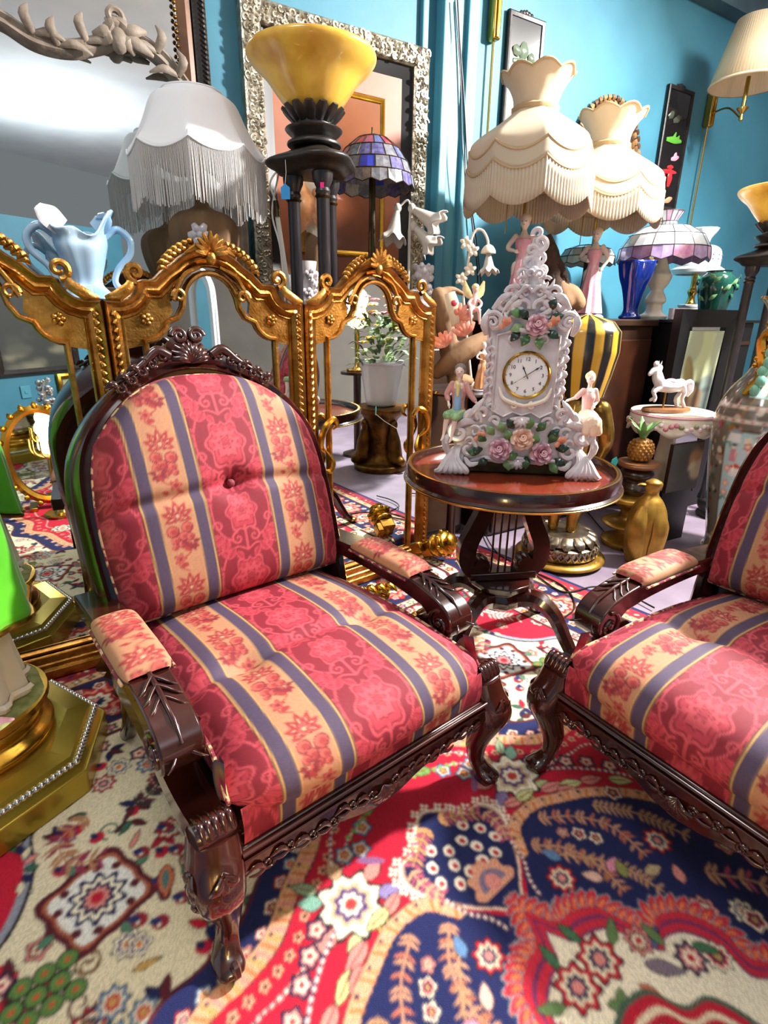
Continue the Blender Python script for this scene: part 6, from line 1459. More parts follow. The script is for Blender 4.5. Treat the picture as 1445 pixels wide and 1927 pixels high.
for a in (200, 20):
    mb = MB(); d = A([math.cos(math.radians(a)), math.sin(math.radians(a)), 0]); sd_ = A([-d[1], d[0], 0])
    mb.add(tube(spline([d * .185 + [0, 0, .80], d * .14 + sd_ * .03 + [0, 0, .88], d * .11 + [0, 0, .95], d * .10 - sd_ * .03 + [0, 0, 1.03], d * .098 + [0, 0, 1.09]], 6), [.012, .022, .026, .022, .014], 8)); mb.add(ball(d * .105 + A([0, 0, 1.10]), (.024, .024, .03), 10, 8))
    for k in range(9): z = .84 + .028 * k; mb.add(ball(d * (.155 - .007 * k) + sd_ * .02 * math.sin(k * 1.3) + A([0, 0, z]), .012, 8, 6))
    mb.build('gilt_salamander', 'bright_gold', ov)
    mb = MB()
    for k in range(7): z = .82 + .04 * k; mb.add(ball(d * (.165 - .011 * k) + sd_ * (.035 + .01 * (k % 2)) + A([0, 0, z]), (.022, .022, .028), 10, 8))
    mb.build('green_foliage', 'green_enamel' if 'green_enamel' in MAT else 'leaf_green', ov)

# ------------------------------------------------------------------ gilded statue with a striped headcloth on an ornate round base
gp = floor_at(1050, 1050)
gs = thing('gilded_statue', 'tall gilded statue with a black and gold striped headcloth on a lotus base', 'statue', (gp[0], gp[1], 0), 150)
BS = S(1.2, 1.2, 1)
part('floor_ring', lathe(spline([(.165, .0105), (.175, .022), (.165, .036), (.14, .04), (.01, .04)], 3), 48), 'old_gold', gs, BS)
mb = MB().add(lathe([(.135, .04), (.142, .05), (.142, .098), (.135, .105), (.01, .105)], 48))
for k in range(36): a = k * 10; d = A([math.cos(math.radians(a)), math.sin(math.radians(a)), 0]); s2 = A([-d[1], d[0], 0]); mb.add(tube([d * .143 - s2 * .012 + [0, 0, .055], d * .147 + [0, 0, .075], d * .143 + s2 * .012 + [0, 0, .095]], .004, 5)).add(tube([d * .143 + s2 * .012 + [0, 0, .055], d * .147 + [0, 0, .075], d * .143 - s2 * .012 + [0, 0, .095]], .004, 5))
mb.build('lattice_drum', 'antique_silver', gs, M=BS)
mb = MB().add(lathe(spline([(.12, .105), (.13, .115), (.11, .14), (.09, .15), (.01, .152)], 3), 40))
for k in range(16): a = k * 22.5; d = A([math.cos(math.radians(a)), math.sin(math.radians(a)), 0]); mb.add(blade([d * .10 + [0, 0, .148], d * .128 + [0, 0, .132], d * .142 + [0, 0, .108]], [.014, .022, .010], .35, d + A([0, 0, .6]), 7))
mb.build('lotus_petals', 'antique_silver', gs, M=BS)
st = []
for sg in (-1, 1): st += [([A([sg * .04, 0, .40]), A([sg * .045, -.005, .29]), A([sg * .042, .005, .18])], [.048, .042, .026]), ([A([sg * .042, .01, .165]), A([sg * .045, -.04, .16]), A([sg * .048, -.085, .157])], [.026, .024, .016])]
st += [([A([0, 0, .38]), A([0, 0, .52]), A([0, 0, .66]), A([0, 0, .74])], [.085, .07, .095, .06]), ([A([0, 0, .76]), A([0, 0, .84])], [.035, .04]), ([A([0, -.01, .92])], A([.06, .07, .085]))]
for sg in (-1, 1):
    e = [A([sg * .10, 0, .72]), A([sg * .135, -.01, .60]), A([sg * .11, -.08, .50])]; st.append((e, [.042, .034, .024])); hand(st, e[-1], e[-1] - e[-2], (0, 0, 1), .06)
figure_body('body', gs, st, 'antique_gold' if 'antique_gold' in MAT else 'old_gold', .006); face(gs, (0, -.01, .92), .07, (0, -1, 0))
nh = 26; t_ = np.arange(140) * 2 * PI / 140; rows = []; cols = []
for q in np.linspace(0, 1, nh):
    z = .775 + .33 * q; r = np.interp(q, [0, .25, .55, .8, .93, 1], [.09, .108, .125, .122, .09, .01]); op = np.exp(-((np.angle(np.exp(1j * (t_ + PI / 2)))) / .55) ** 2) * np.clip((.72 - q) / .3, 0, 1)
    rows.append(np.c_[(r * 1.12) * np.cos(t_), (r * .95 - 0) * np.sin(t_) * (1 - .45 * op) + .01, np.full(140, z)])
    st_ = (np.floor(t_ / (2 * PI) * 22) % 2)[:, None]; cols.append(lin('#c79a2c') * st_ + lin('#151210') * (1 - st_))
grid_obj('striped_headcloth', A(rows), 'gold_black', gs, A(cols), wrap_c=True)

# gilded bird
bp_ = floor_at(1203, 1058)
gb = thing('gilded_bird', 'gilded long-bodied bird sculpture with folded wings on the floor', 'sculpture', (bp_[0], bp_[1], 0), -15)
hB = at(1205, 900, bp_[1])[2]; body = loft([np.c_[r * np.cos(t_[::4]) * 1.0, r * .85 * np.sin(t_[::4]) + y, np.full(35, z * hB)] for r, y, z in spline([(.06, 0, .005), (.072, 0, .05), (.085, 0, .25), (.088, 0, .45), (.078, 0, .62), (.055, 0, .74), (.032, 0, .81), (.030, 0, .86), (.038, 0, .91), (.036, -.004, .96), (.012, -.004, .995)], 4)])
part('body', body, 'old_gold', gb)
for sg in (-1, 1):
    w = part('folded_wing', blade(spline([(sg * .028, -.045, hB * .70), (sg * .048, -.072, hB * .5), (sg * .042, -.072, hB * .25), (sg * .02, -.06, hB * .03)], 5), [.022, .036, .034, .014], .28, (sg * .25, -1, 0), 10), 'old_gold', gb)
part('beak', blade([(-.03, -.01, hB * .93), (-.055, -.015, hB * .935), (-.07, -.02, hB * .925)], [.012, .008, .002], .6, (0, 0, 1)), 'old_gold', gb)

# tiered wooden stand with a pineapple
tp_ = back(.50, 1.05); ts = thing('tiered_stand', 'turned wooden pedestal stand with gilt tiers behind the gilded bird', 'stand', (tp_[0], tp_[1], 0)); k = mpp(tp_)
zT = at(1205, 868, tp_[1])[2]
part('lower_tiers', lathe(spline([(.11, .0015), (.12, .03), (.07, .05), (.05, .09), (.12, .11), (.125, .125), (.06, .14), (.05, zT * .45), (.125, zT * .55), (.13, zT * .585), (.12, zT * .61), (.06, zT * .63)], 3), 40), 'old_gold', ts)
part('neck', lathe(spline([(.06, zT * .62), (.075, zT * .7), (.055, zT * .78), (.08, zT * .86), (.06, zT * .93)], 4), 32), 'rail_wood', ts)
part('top_disc', lathe(spline([(.05, zT * .925), (.085, zT * .94), (.098, zT * .965), (.094, zT * .99), (.085, zT), (.0, zT)], 3), 40), 'turned_wood', ts)
pa = thing('pineapple_ornament', 'carved wooden pineapple with green leaves on the turned stand', 'ornament', (tp_[0], tp_[1], zT))
hp = .085; mb = MB().add(lathe(spline([(.02, .0005), (.044, .014), (.056, .05), (.05, .085), (.03, .11), (.005, .115)], 5), 28))
for i in range(7):
    for j in range(14):
        a = 2 * PI * (j + .5 * (i % 2)) / 14; z = .018 + i * .0135; r = np.interp(z, [0, .014, .05, .085, .11], [.02, .044, .056, .05, .03]); mb.add(ball((r * math.cos(a), r * math.sin(a), z), (.009, .009, .008), 6, 5))
stuff(mb.build('scaled_fruit', 'pineapple', pa))
for j in range(9):
    a = j * 40; d = A([math.cos(math.radians(a)), math.sin(math.radians(a)), 0]); ln = .07 if j % 2 else .095
    part('crown_leaf', blade([d * .006 + [0, 0, .112], d * .035 + [0, 0, .112 + ln * .6], d * .075 + [0, 0, .112 + ln]], [.010, .013, .002], .25, d * -.4 + A([0, 0, 1])), 'leaf_green', pa)

# round cream table with a flowered apron, horse on it
wt = back(.84, .97); zt_ = at(1262, 772, wt[1])[2]; k = mpp(wt)
rt = thing('cream_table', 'small round cream table with a pink flowered scalloped apron', 'table', (wt[0], wt[1], 0)); r_ = .20
part('table_top', lathe([(0, zt_ - .02), (r_ - .01, zt_ - .02), (r_, zt_ - .012), (r_, zt_ - .004), (r_ - .006, zt_), (0, zt_)], 56), 'porcelain_cream', rt)
n = 120; tt = np.arange(n) * 2 * PI / n; rows = [np.c_[(r_ - .012 + .01 * q) * np.cos(tt), (r_ - .012 + .01 * q) * np.sin(tt), zt_ - .02 - q * (.055 + .035 * np.abs(np.sin(tt * 4)))] for q in np.linspace(0, 1, 5)]
o = part('scalloped_apron', (A(rows).reshape(-1, 3), grid_faces(5, n, True)), 'porcelain_cream', rt); o.modifiers.new('thickness', 'SOLIDIFY').thickness = .012
part('pink_edge', lathe([(r_, zt_ - .018), (r_ + .004, zt_ - .012), (r_, zt_ - .006)], 56, cap=False), 'pink_porcelain', rt)
mb = MB(); rg = random.Random(8)
for i in range(56): a = 2 * PI * i / 56; rr = r_ + .002; mb.add(ball((rr * math.cos(a), rr * math.sin(a), zt_ - .045 - .025 * rg.random()), (.014, .014, .012), 8, 6), None, lin(rg.choice(['#eac0cc', '#f2e4dc', '#d98a9a', '#b8a04a', '#f0d6d8', '#8a9a6a'])))
stuff(mb.build('flower_relief', 'paint', rt))
part('pedestal', lathe(spline([(.11, .0015), (.11, .02), (.05, .06), (.035, .2), (.05, zt_ * .6), (.04, zt_ * .8), (.08, zt_ - .02)], 4), 30), 'porcelain_cream', rt)
hp_ = wt + A([-.06, -.045, 0]); hp_[2] = zt_ + .0005
ho = thing('carousel_horse', 'white porcelain carousel horse on an oval wooden base', 'figurine', hp_, 12); ho.scale = (1.02, 1.02, 1.05)
part('oval_base', lathe([(0, 0), (.085, 0), (.09, .008), (.086, .018), (0, .018)], 40), 'turned_wood', ho, S(1.45, .8, 1)); part('gilt_pole', tube([(-.02, 0, .018), (-.02, 0, .10)], .005, 8), 'brass', ho)
P = lambda x, y, z: A([x, y, z])
st = [([P(-.055, 0, .125), P(0, 0, .12), P(.055, 0, .125)], [.030, .031, .030]), ([P(-.06, 0, .135), P(-.085, 0, .165), P(-.082, 0, .20)], [.028, .022, .018]), ([P(-.08, 0, .205), P(-.105, 0, .195), P(-.125, 0, .178)], [.018, .016, .010])]
for y in (-.014, .014):
    f = 1 if y < 0 else -.6
    st += [([P(-.058, y, .12), P(-.085 - .01 * f, y, .095), P(-.07 - .012 * f, y, .07), P(-.085, y, .055)], [.014, .010, .008, .008]), ([P(.055, y, .125), P(.075, y, .09), P(.06 + .01 * f, y, .06), P(.075 + .012 * f, y, .025)], [.02, .012, .008, .009])]
figure_body('body', ho, st, 'porcelain', .0028)
mb = MB()
for i in range(9): q = i / 8; mb.add(ball((-.098 + .045 * q, 0, .222 - .075 * q), (.014, .014, .016), 8, 6))
mb.build('mane', 'porcelain', ho); part('tail', tube(spline([(.083, 0, .135), (.11, 0, .135), (.115, 0, .10), (.105, 0, .07)], 5), [.010, .016, .016, .006], 8), 'porcelain', ho)
part('saddle', ball((0, 0, .143), (.03, .026, .014), 12, 8), 'pink_porcelain', ho)
for sg in (-1, 1): part('ear', blade([(-.08, sg * .008, .215), (-.079, sg * .01, .227), (-.077, sg * .01, .238)], [.005, .005, .001], .5, (-1, 0, 0)), 'porcelain', ho)
# dark landscape leaning under the table, black case beside it
dp = back(.73, 1.155); dl_ = thing('dark_painting', 'unframed dark oil painting with a pale cloud leaning below the cream table', 'painting', (dp[0], dp[1], 0), 27)
c = Canvas(-.15, -.13, .15, .13, .004, '#55544f')
for (x, y, a, b, col, ro) in ((.09, .05, .08, .06, '#8a6a48', .3), (.07, .04, .05, .04, '#b98a5c', .2), (.1, -.02, .06, .045, '#d2bc94', .5), (.05, .0, .03, .02, '#e0cfae', .6), (.12, .1, .05, .03, '#6a5238', 0), (-.06, .05, .08, .09, '#4d4c49', 0)): c.ell(x, y, a, b, col, ro)
c.blur(8); xx, yy = np.meshgrid(np.linspace(-.115, .115, 50), np.linspace(-.12, .12, 44)); zc_ = zt_ - .245
part('stretcher', box((0, .012, zc_), (.235, .016, .245)), 'dark_wood', dl_, R(0, 'X'), smooth=False); grid_obj('painted_canvas', np.dstack([xx, np.full(xx.shape, .002), zc_ + yy]), 'matte_paint', dl_, c.sample(xx, yy))
part('easel_leg', box((0, .03, (zc_ - .12) / 2 + .001), (.22, .02, zc_ - .12)), 'black_paint', dl_, smooth=False)
tg = thing('price_tag', 'teal paper tag standing up behind the tray table rim', 'tag', at(1155, 872, 1.98)); part('card', xf(prism([(-.010, -.024), (.010, -.024), (.012, .012), (0, .026), (-.012, .012)], -.0006, .0006), R(90, 'X') @ R(-14, 'Z')), 'tag_teal', tg); part('string', tube([(0, .001, -.02), (.01, .05, -.06), (.02, .12, -.10)], .0009, 5), 'cable_white', tg)

# ------------------------------------------------------------------ driftwood, fairies and flower lamps behind the clock
dw = at(862, 730, 2.46); pz = dw[2]
ps = thing('plant_stand', 'slender dark wooden pedestal hidden behind the clock table', 'stand', (dw[0], dw[1], 0))
part('top', lathe([(0, pz - .02), (.16, pz - .02), (.165, pz - .01), (.16, pz), (0, pz)], 32), 'rail_wood', ps); part('post', lathe(spline([(.10, .0105), (.1, .03), (.03, .07), (.022, .3), (.03, pz * .6), (.022, pz * .8), (.05, pz - .02)], 4), 20), 'rail_wood', ps)
ds = thing('driftwood_sculpture', 'brown driftwood branch with small pink fairies and coral flowers', 'sculpture', dw); k = mpp(dw)
D = lambda x, y, dy=0: (at(x, y, dw[1]) - dw) + A([0, dy, 0])
figure_body('branch', ds, [([D(826, 556), D(838, 620), D(852, 690), D(862, 712)], [.034, .042, .045, .03]), ([D(822, 700, -.02), D(850, 676, -.03), D(880, 655, -.02), D(912, 636)], [.03, .046, .046, .03]), ([D(826, 556), D(850, 545, .02), D(872, 552, .03)], [.028, .016, .01]), ([D(866, 722) * [1, 1, 0] + A([0, 0, .032])], A([.06, .05, .03]))], 'driftwood', .008)
def fairy(x, y, h, lean):
    g = bpy.data.objects.new('fairy', None); COL.objects.link(g); g.parent = ds; o = D(x, y, -.06)
    q = lambda a, b, z: o + A([a * h, b * h, z * h])
    st = [([q(lean, 0, .9)], A([.1, .1, .12]) * h), ([q(lean * .9, 0, .78), q(lean * .5, 0, .5), q(0, 0, .3)], [.07 * h, .12 * h, .11 * h]), ([q(lean, 0, .7), q(lean + .2, -.1, .5), q(lean + .1, -.2, .35)], .05 * h), ([q(lean, 0, .7), q(lean - .2, -.1, .5), q(lean - .1, -.2, .35)], .05 * h), ([q(0, 0, .28), q(.15, -.25, .3), q(.2, -.28, -.1)], [.09 * h, .07 * h, .04 * h]), ([q(0, 0, .28), q(-.1, -.25, .28), q(-.05, -.3, -.12)], [.09 * h, .07 * h, .04 * h])]
    figure_body('body', g, st, 'fairy_pink', .004); mb = MB(); mb.add(ball(q(lean, .02, .97), A([.12, .12, .1]) * h, 10, 8)); mb.build('hair', 'hair_blond', g)
    for sg in (-1, 1): part('wing', blade([q(lean * .6, .1, .6), q(lean * .6 + sg * .2, .16, .8), q(lean * .6 + sg * .3, .18, 1.15)], [.02 * h, .12 * h, .03 * h], .12, (0, -1, 0)), 'hair_blond', g)
mat('fairy_pink', '#dfa39c', .35, coat=.3, col2='#eec0b6', scale=40); mat('coral', '#e0785c', .4, coat=.3, col2='#f0a890', scale=30); mat('robe_orange', '#c9844e', .4, coat=.3, col2='#dba274', scale=30)
fairy(884, 602, .13, .05)
sc_ = MB().add(blade([D(843, 552, -.06), D(850, 580, -.075), D(856, 612, -.06)], [.022, .026, .022], .25, (0, -1, .2)), None, lin('#e0cfae')); sc_.add(ball(D(850, 572, -.075), (.014, .008, .014), 8, 6), None, lin('#c8323a')); sc_.build('parchment', 'paint', ds)
for (x, y, a0) in ((872, 630, 110), (836, 650, 120), (858, 600, 60)):
    mb = MB(); o = D(x, y, -.065)
    for j in range(5): a = math.radians(a0 - 50 + 25 * j); mb.add(blade([o, o + A([math.cos(a) * .03, -.012, math.sin(a) * .03]), o + A([math.cos(a) * .062, -.006, math.sin(a) * .062])], [.005, .014, .006], .3, (0, -1, 0)))
    mb.build('coral_flower', 'coral', ds)
rob = thing('robed_figurine', 'small figurine in an orange robe with brown hair standing beside the clock', 'figurine', (dw[0] + .085, dw[1] - .095, pz + .0005)); lady(rob, .20, 10, 'robe_orange')
# driftwood on the cabinet
bw = back(u_at(1048, 580, .42), .42, CB); db = thing('bark_sculpture', 'dark feathery bark and smooth brown driftwood behind the clock', 'sculpture', bw)
D2 = lambda x, y, dy=0: (at(x, y, bw[1]) - bw) + A([0, dy, 0])
figure_body('smooth_driftwood', db, [([D2(1040, 500), D2(1052, 535), D2(1064, 565)], [.03, .045, .055]), ([D2(1052, 545), D2(1076, 552), D2(1088, 570)], [.045, .045, .042])], 'driftwood', .010)
mb = MB(); rg = random.Random(6)
for i in range(60): t = i / 60; o = D2(1022 + 30 * t, 452 + 80 * t, -.03 + .03 * rg.random()); a = rg.uniform(0, 6.28); mb.add(blade([o, o + A([math.cos(a) * .03, -.02, .02 * math.sin(a)]), o + A([math.cos(a) * .055, -.01, -.035])], [.012, .02, .005], .35, (0, -1, 0), 5))
mb.add(tube(spline([D2(1022, 445), D2(1030, 480), D2(1045, 540)], 5), [.04, .06, .05], 9)); mb.build('feathery_bark', 'bark_dark', db)

def trumpet(mb_parent, o, d, ln, r, material, ruffle=6):
    d = unit(d); e1 = unit(np.cross(d, [.2, .9, .3])); e2 = np.cross(d, e1); M = frame_matrix(o, e1, e2, d)
    v = lathe(spline([(r * .18, 0), (r * .24, ln * .15), (r * .42, ln * .5), (r * .6, ln * .78), (r, ln)], 4), 36, rmod=lambda th, q, rr: rr * (1 + .10 * q ** 3 * np.cos(ruffle * th)), zmod=lambda th, q, rr: ln * .10 * q ** 4 * np.cos(ruffle * th + .8), cap=False)
    o_ = part('glass_trumpet', v, material, mb_parent, M); o_.modifiers.new('thickness', 'SOLIDIFY').thickness = .003; return o_
wb = back(u_at(768, 560, .46), .46, SB); ll = thing('lily_lamp', 'white enamel flower lamp with frosted glass lily shades beside the silver frame', 'lamp', wb)
D3 = lambda x, y, dy=0: (at(x, y, wb[1]) - wb) + A([0, dy, 0])
for (top, tip, ln, r, bend) in ((D3(748, 392), A([-.15, -.25, -1]), .13, .055, D3(770, 380)), (D3(775, 392), A([.75, -.2, -.45]), .13, .06, D3(772, 400)), (D3(778, 425), A([.7, -.2, -.7]), .12, .055, D3(770, 430))):
    trumpet(ll, top, tip, ln, r, 'frosted'); part('stem', tube(spline([A([0, 0, .02]), A([0, 0, .12]) * 1.0 + (bend - A([0, 0, .12])) * .5, bend, top], 6), .005, 6), 'white_enamel', ll); part('socket', ball(top, (.017, .017, .02), 10, 7), 'white_enamel', ll)
mb = MB().add(lathe(spline([(.06, .0015), (.06, .012), (.02, .022), (.01, .04)], 3), 24))
mb.build('foot', 'white_enamel', ll)
for j in range(6): a = math.radians(60 * j + 10); part('enamel_leaf', blade([(0, 0, .03), (.03 * math.cos(a), .03 * math.sin(a), .07), (.055 * math.cos(a), .055 * math.sin(a), .06)], [.005, .014, .003], .25, (math.cos(a), math.sin(a), 1)), 'white_enamel', ll)
for (x, off_, h0, lab) in ((577, .40, 492, 'white carved porcelain column seen between the torchiere columns'), (795, .42, 500, 'white carved porcelain column beside the right end of the mirror screen')):
    b = back(u_at(x, 560, off_), off_, SB); h = at(x, h0, b[1])[2] - SB; pc = thing('carved_column', lab, 'ornament', b)
    part('shaft', lathe(spline([(.035, .0015), (.04, .02), (.03, .04), (.028, h * .6), (.04, h * .8), (.045, h)], 3), 16), 'porcelain', pc)
    mb = MB(); rg = random.Random(int(x))
    for i in range(46): a = rg.uniform(0, 6.28); mb.add(ball((.038 * math.cos(a), .038 * math.sin(a), rg.uniform(.02, h)), rg.uniform(.008, .016), 7, 5))
    stuff(mb.build('flower_carving', 'porcelain', pc))
cb = back(u_at(900, 600, .50), .50, CB); cb = at(898, 575, 2.62); 
cl_ = thing('flower_stem_lamp', 'cream enamel lamp with a hooked stem, metal blossoms and one frosted flower shade', 'lamp', (dw[0] + .075, dw[1] + .105, pz + .0005)); cb = A(cl_.location)
D4 = lambda x, y: at(x, y, cb[1]) - cb
part('stem', tube(spline([A([0, 0, .0]), D4(872, 560), D4(880, 500), D4(886, 455), D4(895, 434), D4(908, 434), D4(917, 450), D4(919, 468)], 6), .0055, 8), 'cream_enamel', cl_)
part('cap', xf(lathe(spline([(.008, .02), (.02, .012), (.03, -.004), (.031, -.014)], 4), 24, cap=False), T(*D4(919, 470))), 'cream_enamel', cl_); trumpet(cl_, D4(919, 472), (.05, -.15, -1), .085, .042, 'frosted', 8); part('foot', lathe([(0, .0), (.05, 0), (.048, .01), (0, .014)], 24), 'cream_enamel', cl_)
for (x, y) in ((876, 458), (889, 472), (884, 508), (867, 525)):
    mb = MB(); o = D4(x, y) + A([0, -.012, 0])
    for j in range(5): a = math.radians(72 * j + x); mb.add(blade([o, o + A([math.cos(a) * .014, -.004, math.sin(a) * .014]), o + A([math.cos(a) * .027, .0, math.sin(a) * .027])], [.004, .009, .004], .25, (0, -1, 0)))
    mb.build('blossom', 'cream_enamel', cl_)
# orange and cream bird behind the torchiere columns, white pole lamp
bb = back(u_at(590, 430, .26), .26, SB); br = thing('bird_figurine', 'orange and cream porcelain bird half hidden behind the torchiere columns', 'figurine', bb)
D5 = lambda x, y, dy=0: (at(x, y, bb[1]) - bb) + A([0, dy, 0])
figure_body('body', br, [([D5(572, 345), D5(588, 385), D5(606, 440)], [.05, .07, .06]), ([D5(570, 330)], A([.045, .045, .05]))], 'porcelain_cream', .007); part('crest', blade([D5(562, 335, -.03), D5(570, 318, -.05), D5(582, 306, -.03)], [.03, .045, .02], .4, (0, -1, 0)), 'coral', br)
for (a, b, c_) in (((566, 350), (580, 400), (560, 440)), ((600, 360), (612, 410), (618, 450))): part('wing', blade([D5(*a, -.06), D5(*b, -.09), D5(*c_, -.05)], [.02, .045, .02], .35, (0, -1, 0)), 'robe_orange', br)
figure_body('rock', br, [([A([0, 0, .05]), D5(598, 450)], [.05, .055]), ([A([0, 0, .03])], A([.09, .07, .03]))], 'driftwood', .009)
wpz = back(u_at(546, 560, .50), .50, SB); wpo = thing('pole_lamp', 'slim white lamp pole with a dark socket leaning beside the torchiere', 'lamp', wpz)
D6 = lambda x, y: at(x, y, wpz[1]) - wpz
part('pole', tube([A([0, 0, .002]), D6(522, 408)], .009, 8), 'white_enamel', wpo); part('socket', tube([D6(522, 408), D6(519, 378)], [.014, .016, .010], 10), 'bronze', wpo); part('cord', tube(spline([D6(519, 380), D6(508, 345), D6(524, 325), D6(512, 400), D6(528, 470), A([-.02, 0, .01])], 6), .0035, 6), 'cable_white', wpo)

# ------------------------------------------------------------------ gilt pieces on the floor by the screen, cables
fr_ = thing('folded_carpet', 'folded patterned carpet lying on the floor behind the tray table', 'rug', (.275, 2.165, .0105), 38)
for k in range(3): 
    n1, n2 = 60, 50; uu, vv = np.meshgrid(np.linspace(-.20, .20, n1), np.linspace(-.13, .13, n2)); qx = .95 + (uu * .6 + k * .05); qy = .2 + vv + k * .3
    pass
RQ = rug_quarter(); uu, vv = np.meshgrid(np.linspace(-.15, .15, 110), np.linspace(-.11, .11, 80)); edge = np.minimum(1 - np.abs(uu / .15) ** 10, 1 - np.abs(vv / .11) ** 10)
grid_obj('carpet_top', np.dstack([uu, vv, .062 + .04 * np.clip(edge, 0, 1) ** .4 + .004 * np.sin(uu * 24)]), 'rug', fr_, RQ.sample(1.0 + uu * .8, .5 + vv))
for k in range(3): part('carpet_fold', box((0, 0, .010 + .018 * k), (.30 - .01 * k, .22, .016)), ['rug_backing', 'piping', 'rug_backing'][k] if 'rug_backing' in MAT else 'cream_cloth', fr_, bevel=.007)
gi = thing('gilt_finial', 'turned gilt finial with square block lying on the folded carpet', 'ornament', (.25, 2.14, .192), 0)
MG = R(-38, 'Z') @ R(62, 'Y')
part('turned_knob', lathe(spline([(.02, -.05), (.045, -.045), (.05, -.03), (.035, -.018), (.05, -.008), (.056, .01), (.048, .028), (.03, .036), (.036, .05), (.02, .06)], 4), 32), 'bright_gold', gi, MG)
part('square_block', box((0, 0, -.075), (.07, .07, .05)), 'bright_gold', gi, MG, bevel=.006); part('scroll_foot', box((-.02, -.05, -.10), (.05, .03, .05)), 'bright_gold', gi, MG, bevel=.006)
mb = MB()
for j in range(8): a = j * PI / 4; mb.add(ball((.054 * math.cos(a), .054 * math.sin(a), .01), .009, 8, 6), MG)
stuff(mb.build('knob_beads', 'bright_gold', gi))
go = thing('gilt_bracket', 'curling gilt wall bracket lying on the carpet behind the chair arm', 'ornament', tuple(floor_at(676, 1140) + A([0, 0, .012])), 20)
mb = MB().add(tube(spline([(-.16, .04, .05), (-.10, .0, .075), (-.04, .02, .06), (.02, -.01, .05), (.08, .0, .045), (.12, -.02, .03)], 6), [.012, .022, .020, .022, .018, .010], 9))
mb.add(tube(spiral((.10, -.02, .035), .035, .008, 40, 420, (1, 0, 0), (0, .4, .8), 22), [.014, .011, .007], 7)).add(tube(spiral((-.13, .03, .06), .035, .008, 180, -200, (1, 0, 0), (0, .4, .8), 22), [.014, .011, .007], 7)); mb.build('acanthus_arm', 'bright_gold', go)
for j in range(6): x = -.10 + .04 * j; part('gilt_leaf', blade([(x, 0, .06), (x + .02, -.025, .075), (x + .045, -.04, .05)], [.006, .016, .004], .4, (0, -.6, .8)), 'bright_gold', go)
for i, pts in enumerate(([(1090, 950), (1140, 1010), (1190, 1060), (1240, 1110)], [(900, 980), (930, 1040), (990, 1075), (1060, 1110), (1080, 1150), (1040, 1180)], [(1010, 1090), (1060, 1120), (1120, 1110), (1180, 1125), (1230, 1150)], [(870, 1000), (890, 1050), (860, 1090), (900, 1120)])):
    q = [floor_at(x, y) + A([0, 0, .015]) for x, y in pts]
    tag(part('floor_cable', tube(spline(q, 8), .0035, 6), 'cable_black', None), ['straight thin black cable running past the gilded bird', 'looping thin black cable under the tray table', 'thin black cable passing the lotus base of the gilded statue', 'short black cable curl behind the lyre pedestal'][i], 'cable', 'floor cables')

# ------------------------------------------------------------------ robed statue at the left
sp0 = A([-.98, 1.06, 0]); ss = thing('robed_statue', 'robed statue with a green mantle and cream gown on a gold octagonal plinth', 'statue', sp0, 15)
oc = lambda r: [(r * math.cos(math.radians(22.5 + 45 * i)), r * math.sin(math.radians(22.5 + 45 * i))) for i in range(8)]
part('plinth', prism(oc(.285), .0105, .075), 'olive_gold', ss, bevel=.004, smooth=False); part('plinth_top', loft([[(x, y, .075) for x, y in oc(.276)], [(x, y, .11) for x, y in oc(.25)], [(x, y, .118) for x, y in oc(.2)]]), 'olive_gold', ss, smooth=False)
mb = MB(); pts = A(oc(.263))
for i in range(8):
    a, b = pts[i], pts[(i + 1) % 8]
    for q in np.linspace(0, 1, 16)[:-1]: p = a * (1 - q) + b * q; mb.add(ball((p[0], p[1], .096), .0085, 8, 6))
stuff(mb.build('silver_beads', 'silver', ss))
part('gilt_dome', lathe(spline([(.165, .118), (.172, .14), (.15, .165), (.155, .185), (.14, .205), (.01, .21)], 4), 48), 'bright_gold', ss)
part('green_ground', lathe(spline([(.14, .205), (.165, .212), (.168, .225), (.14, .236), (.01, .24)], 3), 40, rmod=lambda th, q, r: r * (1 + .02 * np.cos(7 * th))), 'moss', ss); part('ground_rim', lathe([(.160, .206), (.174, .214), (.172, .228), (.160, .230)], 48, cap=False), 'bright_gold', ss)
gown = lathe(spline([(.13, .24), (.128, .27), (.112, .40), (.10, .55), (.09, .70), (.10, .84), (.09, .92)], 5), 64, rmod=lambda th, q, r: r * (1 + (.10 - .05 * q) * np.cos(11 * th) + .04 * np.cos(5 * th + 1)), cap=False)
o = part('cream_gown', gown, 'cream_cloth', ss); o.modifiers.new('thickness', 'SOLIDIFY').thickness = .006
part('gown_hem', lathe([(.132, .245), (.138, .255), (.132, .265)], 64, rmod=lambda th, q, r: r * (1 + .10 * np.cos(11 * th) + .04 * np.cos(5 * th + 1)), cap=False), 'porcelain_cream', ss)
a_ = np.radians(np.linspace(-75, 250, 70)); rows = [np.c_[r * (1 + .05 * np.cos(9 * a_)) * np.cos(a_), r * (1 + .05 * np.cos(9 * a_)) * np.sin(a_), np.full(70, z) + zs * np.abs(np.cos(a_ * 1.0))] for r, z, zs in spline([(.175, .52, -.08), (.165, .58, -.05), (.155, .66, 0), (.14, .76, 0), (.125, .90, 0), (.08, .98, 0)], 4)]
o = part('green_mantle', (A(rows).reshape(-1, 3), grid_faces(len(rows), 70)), 'green_cloth', ss); o.modifiers.new('thickness', 'SOLIDIFY').thickness = .008
part('gold_hem', tube(A(rows[0])[::2], .008, 6), 'bright_gold', ss); part('gold_border', tube(A([r[0] for r in rows]), .007, 6), 'bright_gold', ss)
